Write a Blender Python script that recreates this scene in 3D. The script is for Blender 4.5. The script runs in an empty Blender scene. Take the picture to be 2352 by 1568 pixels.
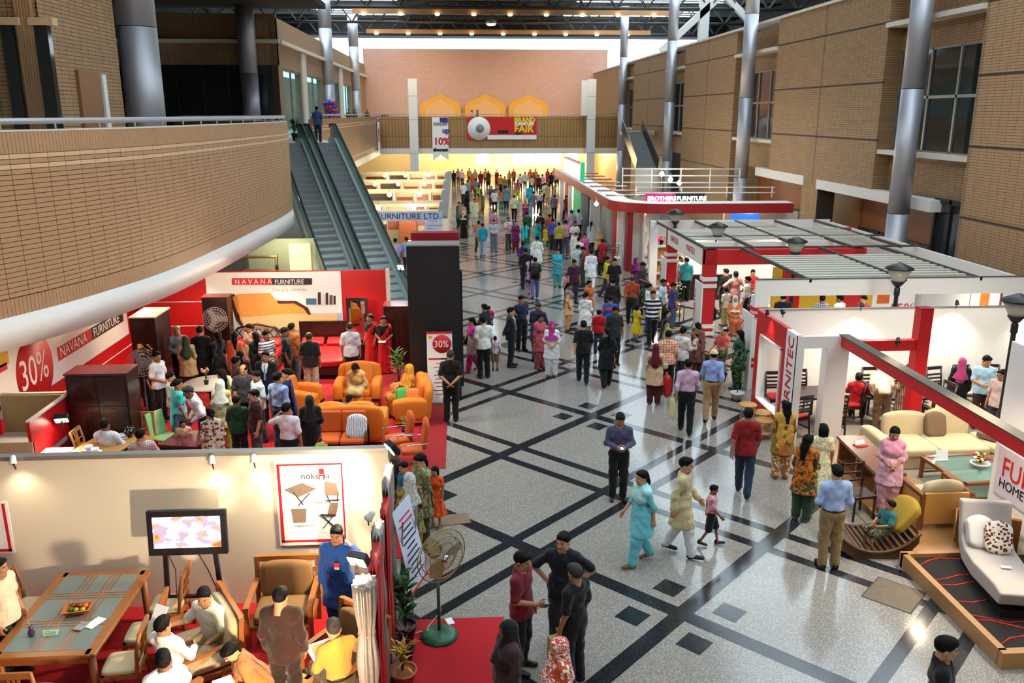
import bpy, bmesh, math, random
import numpy as np
from mathutils import Vector, Matrix
random.seed(7)
SC = bpy.context.scene
COL = SC.collection
PI = math.pi
# ------------------------------------------------------------------ camera
FPX, HX, HY, CAMH = 1960.0, 1050.0, 260.0, 7.0
PITCH = math.atan((784 - HY) / FPX)
YAW = math.atan2((HX - 1176) / FPX, math.cos(PITCH) - (HY - 784) / FPX * math.sin(PITCH))
cd = bpy.data.cameras.new('camera'); cam = bpy.data.objects.new('camera', cd); COL.objects.link(cam)
cd.sensor_width = 36; cd.lens = 36 * FPX / 2352; cd.clip_end = 400
cam.location = (0, 0, CAMH); cam.rotation_euler = (PI / 2 - PITCH, 0, YAW)
cd.dof.use_dof = True; cd.dof.focus_distance = 13.0; cd.dof.aperture_fstop = 2.2
SC.camera = cam
# ------------------------------------------------------------------ view, sky
SC.view_settings.view_transform = 'Standard'; SC.view_settings.look = 'None'
SC.view_settings.gamma = 1; SC.view_settings.use_curve_mapping = False
SC.view_settings.exposure = 0.38
SC.cycles.max_bounces = 6; SC.cycles.diffuse_bounces = 3; SC.cycles.glossy_bounces = 3
SC.cycles.transmission_bounces = 4; SC.cycles.transparent_max_bounces = 6
SC.cycles.use_denoising = True; SC.cycles.use_light_tree = False; SC.cycles.use_adaptive_sampling = True; SC.cycles.adaptive_threshold = .055; SC.cycles.adaptive_min_samples = 12; SC.cycles.sample_clamp_indirect = 4.0
SC.cycles.caustics_reflective = False; SC.cycles.caustics_refractive = False
W = bpy.data.worlds.new('world'); SC.world = W; W.use_nodes = True
_bg = W.node_tree.nodes['Background']; _bg.inputs[0].default_value = (0.72, 0.88, 1.0, 1); _bg.inputs[1].default_value = 2.6
# ------------------------------------------------------------------ daylight through the roof glazing
def area(name, loc, rot, sx, sy, energy, col):
    l = bpy.data.lights.new(name, 'AREA'); l.shape = 'RECTANGLE'; l.size = sx; l.size_y = sy
    l.energy = energy; l.color = col
    o = bpy.data.objects.new(name, l); o.location = loc; o.rotation_euler = rot; COL.objects.link(o); return o
DAY = (0.80, 0.92, 1.0)
area('skylight_west', (-10.5, 54, 17.4), (0, 0, 0), 9, 98, 3600, DAY)
area('skylight_east', (19.5, 54, 17.4), (0, 0, 0), 14, 98, 4600, DAY)
area('skylight_unseen', (3, 14, 17.4), (0, 0, 0), 12, 22, 1450, DAY)  # unseen light over the near hall, set under the solid roof deck

# ------------------------------------------------------------------ pixel -> place helpers (known plane only)
def ray(u, v):
    x = (u - 1176) / FPX; y = (v - 784) / FPX
    Y = math.cos(PITCH) - y * math.sin(PITCH); Z = -(math.sin(PITCH) + y * math.cos(PITCH))
    c, s = math.cos(YAW), math.sin(YAW)
    return Vector((x * c - Y * s, x * s + Y * c, Z))
C0 = Vector((0, 0, CAMH))
def onz(u, v, z=0.0): r = ray(u, v); return C0 + r * ((z - CAMH) / r.z)
def ony(u, v, Y): r = ray(u, v); return C0 + r * (Y / r.y)
def onx(u, v, X): r = ray(u, v); return C0 + r * (X / r.x)
# ------------------------------------------------------------------ materials
def lin(c):
    if isinstance(c, str):
        c = c.lstrip('#'); c = [int(c[i:i + 2], 16) / 255 for i in (0, 2, 4)]
        return tuple(x / 12.92 if x <= 0.04045 else ((x + 0.055) / 1.055) ** 2.4 for x in c)
    return tuple(c)
_MC = {}
def mat(name, col, rough=.6, metal=0., var=.08, vs=6., bump=0., bs=80., coat=0., spec=.5, emit=0., alpha=1., trans=0., sheen=0.):
    col = lin(col)
    k = (name, col, rough, metal, var, vs, bump, bs, coat, emit, alpha, trans)
    if k in _MC: return _MC[k]
    m = bpy.data.materials.new(name); m.use_nodes = True
    nt = m.node_tree; N = nt.nodes; L = nt.links; p = N['Principled BSDF']
    p.inputs['Roughness'].default_value = rough; p.inputs['Metallic'].default_value = metal
    p.inputs['Specular IOR Level'].default_value = spec
    if coat: p.inputs['Coat Weight'].default_value = coat; p.inputs['Coat Roughness'].default_value = .08
    if sheen: p.inputs['Sheen Weight'].default_value = sheen
    if alpha < 1: p.inputs['Alpha'].default_value = alpha
    if trans: p.inputs['Transmission Weight'].default_value = trans
    tc = N.new('ShaderNodeTexCoord')
    nz = N.new('ShaderNodeTexNoise'); nz.inputs['Scale'].default_value = vs; nz.inputs['Detail'].default_value = 3
    L.new(tc.outputs['Object'], nz.inputs['Vector'])
    mx = N.new('ShaderNodeMix'); mx.data_type = 'RGBA'
    mx.inputs[6].default_value = tuple(c * (1 - var) for c in col) + (1,)
    mx.inputs[7].default_value = tuple(min(1, c * (1 + var)) for c in col) + (1,)
    L.new(nz.outputs['Fac'], mx.inputs[0]); L.new(mx.outputs[2], p.inputs['Base Color'])
    if emit:
        p.inputs['Emission Color'].default_value = col + (1,); p.inputs['Emission Strength'].default_value = emit
    if bump:
        b = N.new('ShaderNodeBump'); b.inputs['Strength'].default_value = bump; b.inputs['Distance'].default_value = .004
        n2 = N.new('ShaderNodeTexNoise'); n2.inputs['Scale'].default_value = bs; L.new(tc.outputs['Object'], n2.inputs['Vector'])
        L.new(n2.outputs['Fac'], b.inputs['Height']); L.new(b.outputs['Normal'], p.inputs['Normal'])
    _MC[k] = m; return m
def ramp_mat(name, build, rough=.6, metal=0., coat=0.):
    """build(N, L, tc) returns a colour socket"""
    if name in _MC: return _MC[name]
    m = bpy.data.materials.new(name); m.use_nodes = True
    N = m.node_tree.nodes; L = m.node_tree.links; p = N['Principled BSDF']
    p.inputs['Roughness'].default_value = rough; p.inputs['Metallic'].default_value = metal
    if coat: p.inputs['Coat Weight'].default_value = coat; p.inputs['Coat Roughness'].default_value = .05
    tc = N.new('ShaderNodeTexCoord'); s = build(N, L, tc)
    L.new(s, p.inputs['Base Color']); _MC[name] = m; return m
def mixn(N, L, fac, a, b):
    x = N.new('ShaderNodeMix'); x.data_type = 'RGBA'
    for i, v in ((6, a), (7, b)):
        if isinstance(v, tuple): x.inputs[i].default_value = v + (1,)
        else: L.new(v, x.inputs[i])
    L.new(fac, x.inputs[0]); return x.outputs[2]
def mathn(N, L, op, a, b=None, c=None):
    n = N.new('ShaderNodeMath'); n.operation = op
    for i, v in enumerate((a, b, c)):
        if v is None: continue
        if isinstance(v, (int, float)): n.inputs[i].default_value = v
        else: L.new(v, n.inputs[i])
    return n.outputs[0]
def brick_mat(name, c1, c2, mortar, axis, bw=.4, bh=.085, ms=.007, offset=0., rough=.65, tall=False):
    def b(N, L, tc):
        sp = N.new('ShaderNodeSeparateXYZ'); L.new(tc.outputs['Object'], sp.inputs[0])
        cb = N.new('ShaderNodeCombineXYZ'); L.new(sp.outputs[axis], cb.inputs[0]); L.new(sp.outputs['Z'], cb.inputs[1])
        t = N.new('ShaderNodeTexBrick'); t.offset = offset; t.squash = 1
        t.inputs['Scale'].default_value = 1; t.inputs['Mortar Size'].default_value = ms
        t.inputs['Brick Width'].default_value = bw; t.inputs['Row Height'].default_value = bh
        t.inputs['Color1'].default_value = lin(c1) + (1,); t.inputs['Color2'].default_value = lin(c2) + (1,)
        t.inputs['Mortar'].default_value = lin(mortar) + (1,); L.new(cb.outputs[0], t.inputs['Vector'])
        return t.outputs['Color']
    return ramp_mat(name, b, rough)
def wood_mat(name, c1, c2, scale=6., rough=.4, coat=.2, axis=0):
    def b(N, L, tc):
        mp = N.new('ShaderNodeMapping'); s = [12 * scale / 6] * 3; s[axis] = .8 * scale / 6
        mp.inputs['Scale'].default_value = s; L.new(tc.outputs['Object'], mp.inputs[0])
        n = N.new('ShaderNodeTexNoise'); n.inputs['Scale'].default_value = 3; n.inputs['Detail'].default_value = 4
        n.inputs['Distortion'].default_value = 1.2; L.new(mp.outputs[0], n.inputs['Vector'])
        return mixn(N, L, n.outputs['Fac'], lin(c1), lin(c2))
    return ramp_mat(name, b, rough, 0, coat)
# ------------------------------------------------------------------ meshes
class MB:
    """collects shapes for one mesh"""
    def __init__(s): s.v = []; s.f = []; s.mi = []; s.cur = 0; s.sm = False; s.smf = []
    def add(s, vs, fs):
        o = len(s.v); s.v += [tuple(v) for v in vs]
        for f in fs: s.f.append(tuple(i + o for i in f)); s.mi.append(s.cur); s.smf.append(s.sm)
        return s
    def box(s, c, d, rot=None, r=0.0):
        """centre c, full size d; r = chamfer"""
        x, y, z = (q / 2 for q in d)
        if r <= 0 or r >= min(x, y, z):
            vs = [(a * x, b * y, e * z) for e in (-1, 1) for b in (-1, 1) for a in (-1, 1)]
            fs = [(0, 2, 3, 1), (4, 5, 7, 6), (0, 1, 5, 4), (2, 6, 7, 3), (0, 4, 6, 2), (1, 3, 7, 5)]
        else:
            vs = []; fs = []; idx = {}
            for a in (-1, 1):
                for b in (-1, 1):
                    for e in (-1, 1):
                        for ax in range(3):
                            q = [a * (x - r), b * (y - r), e * (z - r)]
                            q[ax] = (a * x, b * y, e * z)[ax]
                            idx[(a, b, e, ax)] = len(vs); vs.append(tuple(q))
            I = idx
            for ax in range(3):
                o = [i for i in range(3) if i != ax]
                for sg in (-1, 1):
                    q = []
                    for (p0, p1) in ((-1, -1), (1, -1), (1, 1), (-1, 1)):
                        k = [0, 0, 0]; k[ax] = sg; k[o[0]] = p0; k[o[1]] = p1; q.append(I[(k[0], k[1], k[2], ax)])
                    fs.append(tuple(q))
            for ax in range(3):
                o = [i for i in range(3) if i != ax]
                for p0 in (-1, 1):
                    for p1 in (-1, 1):
                        k0 = [0, 0, 0]; k0[ax] = -1; k0[o[0]] = p0; k0[o[1]] = p1; k1 = list(k0); k1[ax] = 1
                        fs.append((I[tuple(k0) + (o[0],)], I[tuple(k1) + (o[0],)], I[tuple(k1) + (o[1],)], I[tuple(k0) + (o[1],)]))
            for a in (-1, 1):
                for b in (-1, 1):
                    for e in (-1, 1): fs.append(tuple(I[(a, b, e, i)] for i in range(3)))
            # outward winding
            out = []
            for f in fs:
                P = [Vector(vs[i]) for i in f]; n = (P[1] - P[0]).cross(P[2] - P[0]); m = sum(P, Vector()) / len(P)
                out.append(f if n.dot(m) >= 0 else f[::-1])
            fs = out
        M = Matrix.Identity(3)
        if rot is not None: M = rot if isinstance(rot, Matrix) else Matrix.Rotation(rot, 3, 'Z')
        c = Vector(c)
        return s.add([M @ Vector(v) + c for v in vs], fs)
    def b2(s, x0, x1, y0, y1, z0, z1, r=0.0):
        return s.box(((x0 + x1) / 2, (y0 + y1) / 2, (z0 + z1) / 2), (abs(x1 - x0), abs(y1 - y0), abs(z1 - z0)), None, r)
    def tube(s, pts, r, n=8, caps=True, close=False):
        pts = [Vector(p) for p in pts]; k = len(pts)
        rs = r if isinstance(r, (list, tuple)) else [r] * k
        vs = []; up = None
        for i, p in enumerate(pts):
            if close: t = pts[(i + 1) % k] - pts[i - 1]
            else: t = pts[min(i + 1, k - 1)] - pts[max(i - 1, 0)]
            t.normalize()
            if up is None: up = t.orthogonal().normalized()
            up = (up - t * up.dot(t)); up = up.normalized() if up.length > 1e-6 else t.orthogonal().normalized()
            w = t.cross(up)
            vs += [p + (up * math.cos(2 * PI * j / n) + w * math.sin(2 * PI * j / n)) * rs[i] for j in range(n)]
        fs = []
        for i in range(k if close else k - 1):
            a = i * n; b = ((i + 1) % k) * n
            fs += [(a + j, a + (j + 1) % n, b + (j + 1) % n, b + j) for j in range(n)]
        if caps and not close: fs += [tuple(range(n - 1, -1, -1)), tuple((k - 1) * n + j for j in range(n))]
        o = s.sm; s.sm = True; s.add(vs, fs); s.sm = o; return s
    def bar(s, a, b, w, h=None, upv=(0, 0, 1), r=0.0):
        a = Vector(a); b = Vector(b); h = h or w; d = b - a; L = d.length; d.normalize()
        u = Vector(upv)
        if abs(d.dot(u)) > .98: u = Vector((0, 1, 0))
        x = d.cross(u).normalized(); z = x.cross(d)
        M = Matrix((x, d, z)).transposed()
        return s.box((a + b) / 2, (w, L, h), M, r)
    def lathe(s, prof, c=(0, 0, 0), n=20, rot=None):
        c = Vector(c); vs = []; fs = []
        for (r, z) in prof:
            for j in range(n): vs.append(Vector((r * math.cos(2 * PI * j / n), r * math.sin(2 * PI * j / n), z)))
        for i in range(len(prof) - 1):
            fs += [(i * n + j, i * n + (j + 1) % n, (i + 1) * n + (j + 1) % n, (i + 1) * n + j) for j in range(n)]
        if prof[0][0] > 1e-4: fs.append(tuple(range(n - 1, -1, -1)))
        if prof[-1][0] > 1e-4: fs.append(tuple((len(prof) - 1) * n + j for j in range(n)))
        if rot is not None: vs = [rot @ v for v in vs]
        o = s.sm; s.sm = True; s.add([v + c for v in vs], fs); s.sm = o; return s
    def prism(s, poly, z0, z1, M=None):
        """poly in local xy, extruded z0..z1, optional 4x4 matrix"""
        n = len(poly); a = sum(poly[i][0] * poly[(i + 1) % n][1] - poly[(i + 1) % n][0] * poly[i][1] for i in range(n))
        if a < 0: poly = poly[::-1]
        vs = [Vector((p[0], p[1], z0)) for p in poly] + [Vector((p[0], p[1], z1)) for p in poly]
        if M is not None: vs = [M @ v for v in vs]
        fs = [tuple(range(n - 1, -1, -1)), tuple(range(n, 2 * n))] + [(i, (i + 1) % n, n + (i + 1) % n, n + i) for i in range(n)]
        return s.add(vs, fs)
    def cushion(s, c, d, rot=None, p=3.2, n=8, puff=.12):
        """soft rounded block"""
        vs = []; fs = []; idx = {}
        x, y, z = (q / 2 for q in d)
        def pt(a, b, e):
            k = (round(a, 4), round(b, 4), round(e, 4))
            if k not in idx:
                q = (abs(a) ** p + abs(b) ** p + abs(e) ** p) ** (1 / p)
                m = max(abs(a), abs(b), abs(e)); f = m / q if q else 1
                pf = 1 + puff * (1 - a * a) * (1 - b * b) if abs(e) > .999 else 1
                idx[k] = len(vs); vs.append(Vector((a * x * (f * .6 + .4), b * y * (f * .6 + .4), e * z * (f * .75 + .25) * pf)))
            return idx[k]
        g = [-1 + 2 * i / n for i in range(n + 1)]
        for ax in range(3):
            for sg in (-1, 1):
                for i in range(n):
                    for j in range(n):
                        q = []
                        for (a, b) in ((g[i], g[j]), (g[i + 1], g[j]), (g[i + 1], g[j + 1]), (g[i], g[j + 1])):
                            k = [0, 0, 0]; k[ax] = sg; k[(ax + 1) % 3] = a; k[(ax + 2) % 3] = b; q.append(pt(*k))
                        fs.append(tuple(q) if sg > 0 else tuple(q[::-1]))
        M = Matrix.Identity(3)
        if rot is not None: M = rot if isinstance(rot, Matrix) else Matrix.Rotation(rot, 3, 'Z')
        c = Vector(c); o = s.sm; s.sm = True; s.add([M @ v + c for v in vs], fs); s.sm = o; return s
    def mesh(s, name='mesh'):
        me = bpy.data.meshes.new(name); me.from_pydata(s.v, [], s.f)
        if any(s.smf): me.polygons.foreach_set('use_smooth', s.smf)
        if any(s.mi): me.polygons.foreach_set('material_index', s.mi)
        me.update(); return me
    def build(s, name, m, parent=None, loc=None, rz=None):
        me = s.mesh(name)
        for q in (m if isinstance(m, (list, tuple)) else [m]): me.materials.append(q)
        return link(name, me, parent, loc, rz)
def link(name, data, parent=None, loc=None, rz=None):
    o = bpy.data.objects.new(name, data); COL.objects.link(o)
    if parent is not None: o.parent = parent
    if loc is not None: o.location = loc
    if rz is not None: o.rotation_euler = (0, 0, rz)
    return o
def empty(name, loc=(0, 0, 0), rz=0.): 
    o = link(name, None, None, loc, rz); o.empty_display_size = .1; return o
def tag(o, label=None, cat=None, group=None, kind=None):
    if label: o['label'] = label
    if cat: o['category'] = cat
    if group: o['group'] = group
    if kind: o['kind'] = kind
    return o
def thing(name, label, cat, loc=(0, 0, 0), rz=0., group=None): return tag(empty(name, loc, rz), label, cat, group)
def struct(name, mb, m, label=None, parent=None):
    o = mb.build(name, m, parent)
    if parent is None: tag(o, label, None, None, 'structure')
    return o
def copy_tree(o, parent=None, loc=None, rz=None, label=None):
    c = o.copy(); COL.objects.link(c); c.parent = parent
    if loc is not None: c.location = loc
    if rz is not None: c.rotation_euler = (0, 0, rz)
    if label: c['label'] = label
    for ch in o.children: copy_tree(ch, c)
    return c
TEXTS = []
def text(name, s, parent, loc, size, m, rot=(PI / 2, 0, 0), align='LEFT', ext=.004, sx=1., shear=0., bold=0.):
    cu = bpy.data.curves.new(name, 'FONT'); cu.body = s; cu.size = size; cu.align_x = align; cu.extrude = ext
    cu.shear = shear; cu.offset = bold; cu.resolution_u = 3; cu.materials.append(m)
    o = link(name, cu, parent, loc); o.rotation_euler = rot; o.scale = (sx, 1, 1); TEXTS.append(o); return o
def spot(name, loc, target, energy, angle=70, col=(1, .82, .6), blend=.6, size=.06, parent=None):
    l = bpy.data.lights.new(name, 'SPOT'); l.energy = energy; l.spot_size = math.radians(angle); l.spot_blend = blend
    l.color = col; l.shadow_soft_size = size
    o = bpy.data.objects.new(name, l); COL.objects.link(o); o.location = loc
    o.rotation_euler = (Vector(target) - Vector(loc)).to_track_quat('-Z', 'Y').to_euler(); return o
def bulb(name, loc, energy, col=(1, .78, .5), size=.08):
    l = bpy.data.lights.new(name, 'POINT'); l.energy = energy; l.color = col; l.shadow_soft_size = size
    o = bpy.data.objects.new(name, l); COL.objects.link(o); o.location = loc; return o
# ================================================================== THE HALL
BR1, BR2, MOR = '#a8845c', '#9c7852', '#463c32'
m_brick_x = brick_mat('brick facing wall', BR1, BR2, MOR, 'X')
m_brick_y = brick_mat('brick side wall', BR1, BR2, MOR, 'Y')
m_brickpc = mat('brick piece', '#b08a64', .6, var=.14, vs=2.5, bump=.15, bs=40)
m_bricklt = mat('pale brick band', '#d3b08a', .6, var=.08)
m_mortar = mat('mortar', MOR, .9)
m_steel = mat('brushed steel', '#b4b4ba', .5, .7, var=.05, vs=1.2)
m_steel_d = mat('dark steel', '#3a3b3e', .4, .8)
m_alu = mat('aluminium profile', '#9c9a94', .45, .6)
m_white = mat('white paint', '#e8e4de', .55, var=.03)
m_offw = mat('cream plaster', '#d9cfc0', .6, var=.05)
m_black = mat('black laminate', '#17161a', .45, var=.1)
m_red = mat('red laminate', '#c4141c', .45, var=.05)
m_redd = mat('deep red laminate', '#8e1420', .45, var=.06)
m_glassd = mat('dark window glass', '#23282a', .06, 0, var=.1, spec=.8)
def glass_mat(name, tint, mixf):
    m = bpy.data.materials.new(name); m.use_nodes = True; N = m.node_tree.nodes; L = m.node_tree.links
    p = N['Principled BSDF']; p.inputs['Base Color'].default_value = lin(tint) + (1,); p.inputs['Roughness'].default_value = .04
    t = N.new('ShaderNodeBsdfTransparent'); t.inputs[0].default_value = lin(tint) + (1,)
    x = N.new('ShaderNodeMixShader'); x.inputs[0].default_value = mixf
    L.new(t.outputs[0], x.inputs[1]); L.new(p.outputs[0], x.inputs[2]); L.new(x.outputs[0], N['Material Output'].inputs[0]); return m
struct('ceiling_shade', MB().b2(-26, -7.6, -6, 54, 12.9, 13.2), mat('dark gallery ceiling', '#2a2622', .9), 'low dark ceiling slab shading the left balcony')  # slab put in to keep skylight off the tower and glazed wall
m_glass = glass_mat('clear pane', '#cfe8e0', .16)
m_glassg = glass_mat('green balustrade pane', '#a3bdb5', .6)
# ---- floor of speckled granite with dark inlay
def granite(name, base, dark, lightc, rough, fac):
    m = bpy.data.materials.new(name); m.use_nodes = True; N = m.node_tree.nodes; L = m.node_tree.links; p = N['Principled BSDF']
    tc = N.new('ShaderNodeTexCoord')
    n1 = N.new('ShaderNodeTexVoronoi'); n1.inputs['Scale'].default_value = 85; L.new(tc.outputs['Object'], n1.inputs['Vector'])
    n2 = N.new('ShaderNodeTexNoise'); n2.inputs['Scale'].default_value = 60; n2.inputs['Detail'].default_value = 3; L.new(tc.outputs['Object'], n2.inputs['Vector'])
    n3 = N.new('ShaderNodeTexNoise'); n3.inputs['Scale'].default_value = .5; L.new(tc.outputs['Object'], n3.inputs['Vector'])
    r = N.new('ShaderNodeValToRGB'); r.color_ramp.elements[0].position = .36; r.color_ramp.elements[1].position = .62
    L.new(n2.outputs['Fac'], r.inputs[0])
    c = mixn(N, L, r.outputs[0], lin(dark), lin(base))
    sep = N.new('ShaderNodeSeparateColor'); L.new(n1.outputs['Color'], sep.inputs[0])
    s = mathn(N, L, 'GREATER_THAN', sep.outputs[0], fac)
    c = mixn(N, L, s, c, lin(lightc))
    L.new(c, p.inputs['Base Color'])
    rr = mathn(N, L, 'MULTIPLY_ADD', n3.outputs['Fac'], .10, rough - .05)
    L.new(rr, p.inputs['Roughness']); p.inputs['Specular IOR Level'].default_value = .55
    return m
m_floor = granite('polished grey granite', '#938d84', '#736e67', '#a8a197', .13, .72)
m_inlay = granite('polished black granite', '#2a2b2e', '#1b1c1f', '#3a3b3e', .14, .9)
m_conc = mat('plain concrete', '#6d675f', .8)
floor = struct('floor', MB().b2(-24, 30, -6, 112, -.3, 0), m_floor, 'polished grey granite floor of the exhibition hall')
XL, XR, YN, YF = -9.0, 9.5, 6.5, 104.0
def strip(kind, c, w):
    """kind 's': x-y=c, 't': x+y=c; clipped to the open aisle"""
    sg = 1 if kind == 's' else -1
    # param by x
    lo, hi = XL, XR
    f = (lambda x: x - c) if kind == 's' else (lambda x: c - x)
    xs = sorted([XL, XR] + [(YN + c) if kind == 's' else (c - YN), (YF + c) if kind == 's' else (c - YF)])
    a, b = xs[1], xs[2]
    if b - a < .3 or not (YN - .1 <= f((a + b) / 2) <= YF + .1): return
    h = .0012 if kind == 's' else .0018
    MB().bar((a, f(a), h - .01), (b, f(b), h - .01), w, .02).build('granite_strip', m_inlay, floor)
P0 = 8.40
for k in range(-14, 4):
    strip('s', -7.62 + P0 * k, .26); strip('s', -11.38 + P0 * k, .2); strip('s', -12.24 + P0 * k, .2)
for k in range(-2, 13):
    strip('t', 13.86 + P0 * k, .26); strip('t', 17.58 + P0 * k, .2); strip('t', 18.50 + P0 * k, .2)
_sq = MB().box((0, 0, 0), (.375, .375, .02), PI / 4).mesh('granite_square'); _sq.materials.append(m_inlay)
nsq = 0
for i in range(-13, 3):
    for j in range(-2, 12):
        s_, t_ = -7.62 + P0 * i, 13.86 + P0 * j
        x_, y_ = (s_ + t_) / 2, (t_ - s_) / 2
        if XL + 1 < x_ < XR - 1 and YN < y_ < 70:
            for dx, dy in ((.71, 0), (-.71, 0), (0, .71), (0, -.71)):
                link('granite_square', _sq, floor, (x_ + dx, y_ + dy, -.0085))
# ---- red carpet and stall floors (thin, on the granite)
m_carpet = mat('red carpet', '#b3121c', .95, var=.12, vs=30, bump=.5, bs=400)
m_carpetd = mat('dark red carpet', '#8f0f18', .95, var=.14, vs=20, bump=.5, bs=300)
# ---- right wall: panels, window bays, columns
RX = 16.0
def rwall():
    w = MB()
    bays = [(26.5, 32.6), (43.9, 50.5), (61.9, 67.2), (79.8, 84.9)]
    edges = [-6] + [e for b in bays for e in b] + [103]
    for i in range(0, len(edges), 2):
        a, b = edges[i], edges[i + 1]
        z0 = 0
        if a == 32.6:
            w.b2(RX, RX + 2.5, 32.6, 43.9, 3.8, 11.6); w.b2(RX, RX + .8, 37.6, 39.4, 0, 3.8)
        else: w.b2(RX, RX + 2.5, a, b, 0, 11.6)
    o = struct('wall_right', w, m_brick_y, 'tall tan brick wall with window bays along the stalls')
    # recessed bay walls
    for a, b in bays:
        q = MB(); q.b2(RX + .6, RX + 1.0, a, b, 9.2, 11.3); q.b2(RX + .6, RX + 1.0, a, b, 4.1, 5.55)
        q.build('bay_brickwork', m_brick_y, o)
        MB().b2(RX - .12, RX + 1.0, a, b, 10.05, 10.22).build('bay_cornice', m_offw, o)
        MB().b2(RX + .05, RX + 1.0, a, b, 5.5, 5.66).build('window_sill', m_offw, o)
    # concrete lintels over the ground floor opening
    MB().b2(RX - .06, RX + .5, 28.2, 37.7, 3.75, 4.15).build('lintel', m_white, o)
    MB().b2(RX - .06, RX + .5, 39.2, 45.8, 3.78, 4.2).build('lintel', m_white, o)
    # panel joints, recessed dark strips
    for a, b in ((-2, 26.5), (32.6, 43.9), (50.5, 61.9), (67.2, 79.8)):
        for zz in (3.8, 6.0, 8.12, 10.25):
            if zz == 3.8 and a == 32.6: continue
            MB().b2(RX - .006, RX + .05, a, b, zz - .03, zz + .03).build('panel_joint', m_mortar, o)
        MB().b2(RX - .006, RX + .05, (a + b) / 2 - .02, (a + b) / 2 + .02, 3.9, 11.5).build('panel_joint', m_mortar, o)
    MB().b2(RX - .06, RX + 2.5, -6, 103, 11.5, 11.62).build('coping', m_offw, o)
    return o
wall_right = rwall()
# windows in the bays
nwin = 0
for a, b in [(26.5, 32.6), (43.9, 50.5), (61.9, 67.2), (79.8, 84.9)]:
    nwin += 1
    f = MB()
    for yy in (a + .04, (a + b) / 2 - .9, (a + b) / 2 + .9, b - .04): f.b2(RX + .62, RX + .74, yy - .05, yy + .05, 5.6, 9.25)
    for zz in (5.66, 7.55, 9.2): f.b2(RX + .62, RX + .74, a, b, zz - .05, zz + .05)
    wn = struct('window_%d' % nwin, f, m_alu, 'tall aluminium framed window bay in the brick wall')
    for y0, y1 in ((a, (a + b) / 2 - .9), ((a + b) / 2 + .9, b), ((a + b) / 2 - .9, (a + b) / 2 + .9)):
        for z0, z1 in ((5.7, 7.5), (7.6, 9.15)):
            MB().b2(RX + .68, RX + .70, y0 + .05, y1 - .05, z0, z1).build('pane', m_glassd, wn)
# ground floor glazed door next to the near column
nwin += 1
f = MB()
for yy in (26.6, 27.6, 28.5): f.b2(RX + .3, RX + .45, yy - .06, yy + .06, 0, 4.2)
f.b2(RX + .3, RX + .45, 26.6, 28.5, 4.05, 4.2)
wn = struct('window_%d' % nwin, f, m_steel_d, 'ground floor glazed doorway beside the near steel column')
for y0, y1 in ((26.66, 27.54), (27.66, 28.44)): MB().b2(RX + .36, RX + .38, y0, y1, 0, 4.05).build('pane', m_glassd, wn)
m_bronze = mat('warm timber panelling', '#8a4a1e', .45, var=.25, vs=3)
rb = MB().b2(RX + 1.6, RX + 1.9, 26, 50, 0, 4.2)
rec = struct('wall_recess', rb, m_bronze, 'dark timber wall inside the ground floor recess')
for i, yy in enumerate((31.5, 33.6, 35.6, 41, 43)):
    MB().b2(RX + 1.5, RX + 1.62, yy - .9, yy + .9, 0, 2.2).build('door_panel', m_black, rec)
def column(x, y, r, z0, z1, label, n=28):
    t = thing('steel_column', label, 'column', (x, y, z0), 0, 'clad steel columns'); t['kind'] = 'structure'; del t['category']
    hs = [0]; q = 3.6
    while q < z1 - z0: hs.append(q); q += 4.2
    hs.append(z1 - z0)
    for a, b in zip(hs, hs[1:]):
        MB().lathe([(r, a + .012), (r, b - .012)], n=n).build('casing', m_steel, t)
    MB().lathe([(r * .985, 0), (r * .985, z1 - z0)], n=n).build('joint_core', m_steel_d, t)
    return t
for i, (yy, lb) in enumerate(((29.3, 'silver steel column by the near window bay of the brick wall'), (46.6, 'second silver steel column along the right brick wall'),
                              (63.6, 'third silver steel column along the right brick wall'), (82.2, 'farthest silver steel column on the right brick wall'))):
    column(RX - .55, yy, .36, 0, 16.4, lb)
column(-8.45, 24.6, .5, 5.6, 16.4, 'thick silver steel column behind the balcony rail')
column(-12.0, 52.6, .5, 5.6, 16.4, 'silver steel column at the corner of the dark glazed wall')
column(-10.2, 71.5, .5, 5.6, 16.4, 'silver column halfway along the upper left gallery')
column(-10.2, 90.5, .5, 5.6, 16.4, 'silver column at the far end of the upper left gallery')
# ---- individual bricks of the nearest part of the right wall
_bk = MB().box((0, 0, 0), (.016, .386, .075), None, .004).mesh('brick'); _bk.materials.append(m_brickpc)
rest = MB(); cnt = 0
cells = []
for r_ in range(int((11.4) / .085)):
    zz = .0425 + r_ * .085
    if any(abs(zz - j) < .075 for j in (3.8, 6.0, 8.12, 10.25)): continue
    for c_ in range(14):
        yy = 26.3 - .2 - c_ * .4 + 0.2 - .2
        if yy < 20.9: continue
        u_ = (RX, yy, zz); cells.append((yy * yy + RX * RX + (zz - 7) ** 2, u_))
cells = [c for c in cells if 3.2 < c[1][2] < 10.6 or c[1][1] > 22.5]
cells.sort()
vis = [c for c in cells if c[1][1] > 22.4]
for k, (d_, p) in enumerate(vis):
    if k < 290: link('brick', _bk, wall_right, (p[0] - .006, p[1], p[2]))
    else: rest.box((p[0] - .006, p[1], p[2]), (.016, .386, .075))
tag(rest.build('brickwork', m_brickpc, wall_right), None, None, None, 'stuff')
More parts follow.
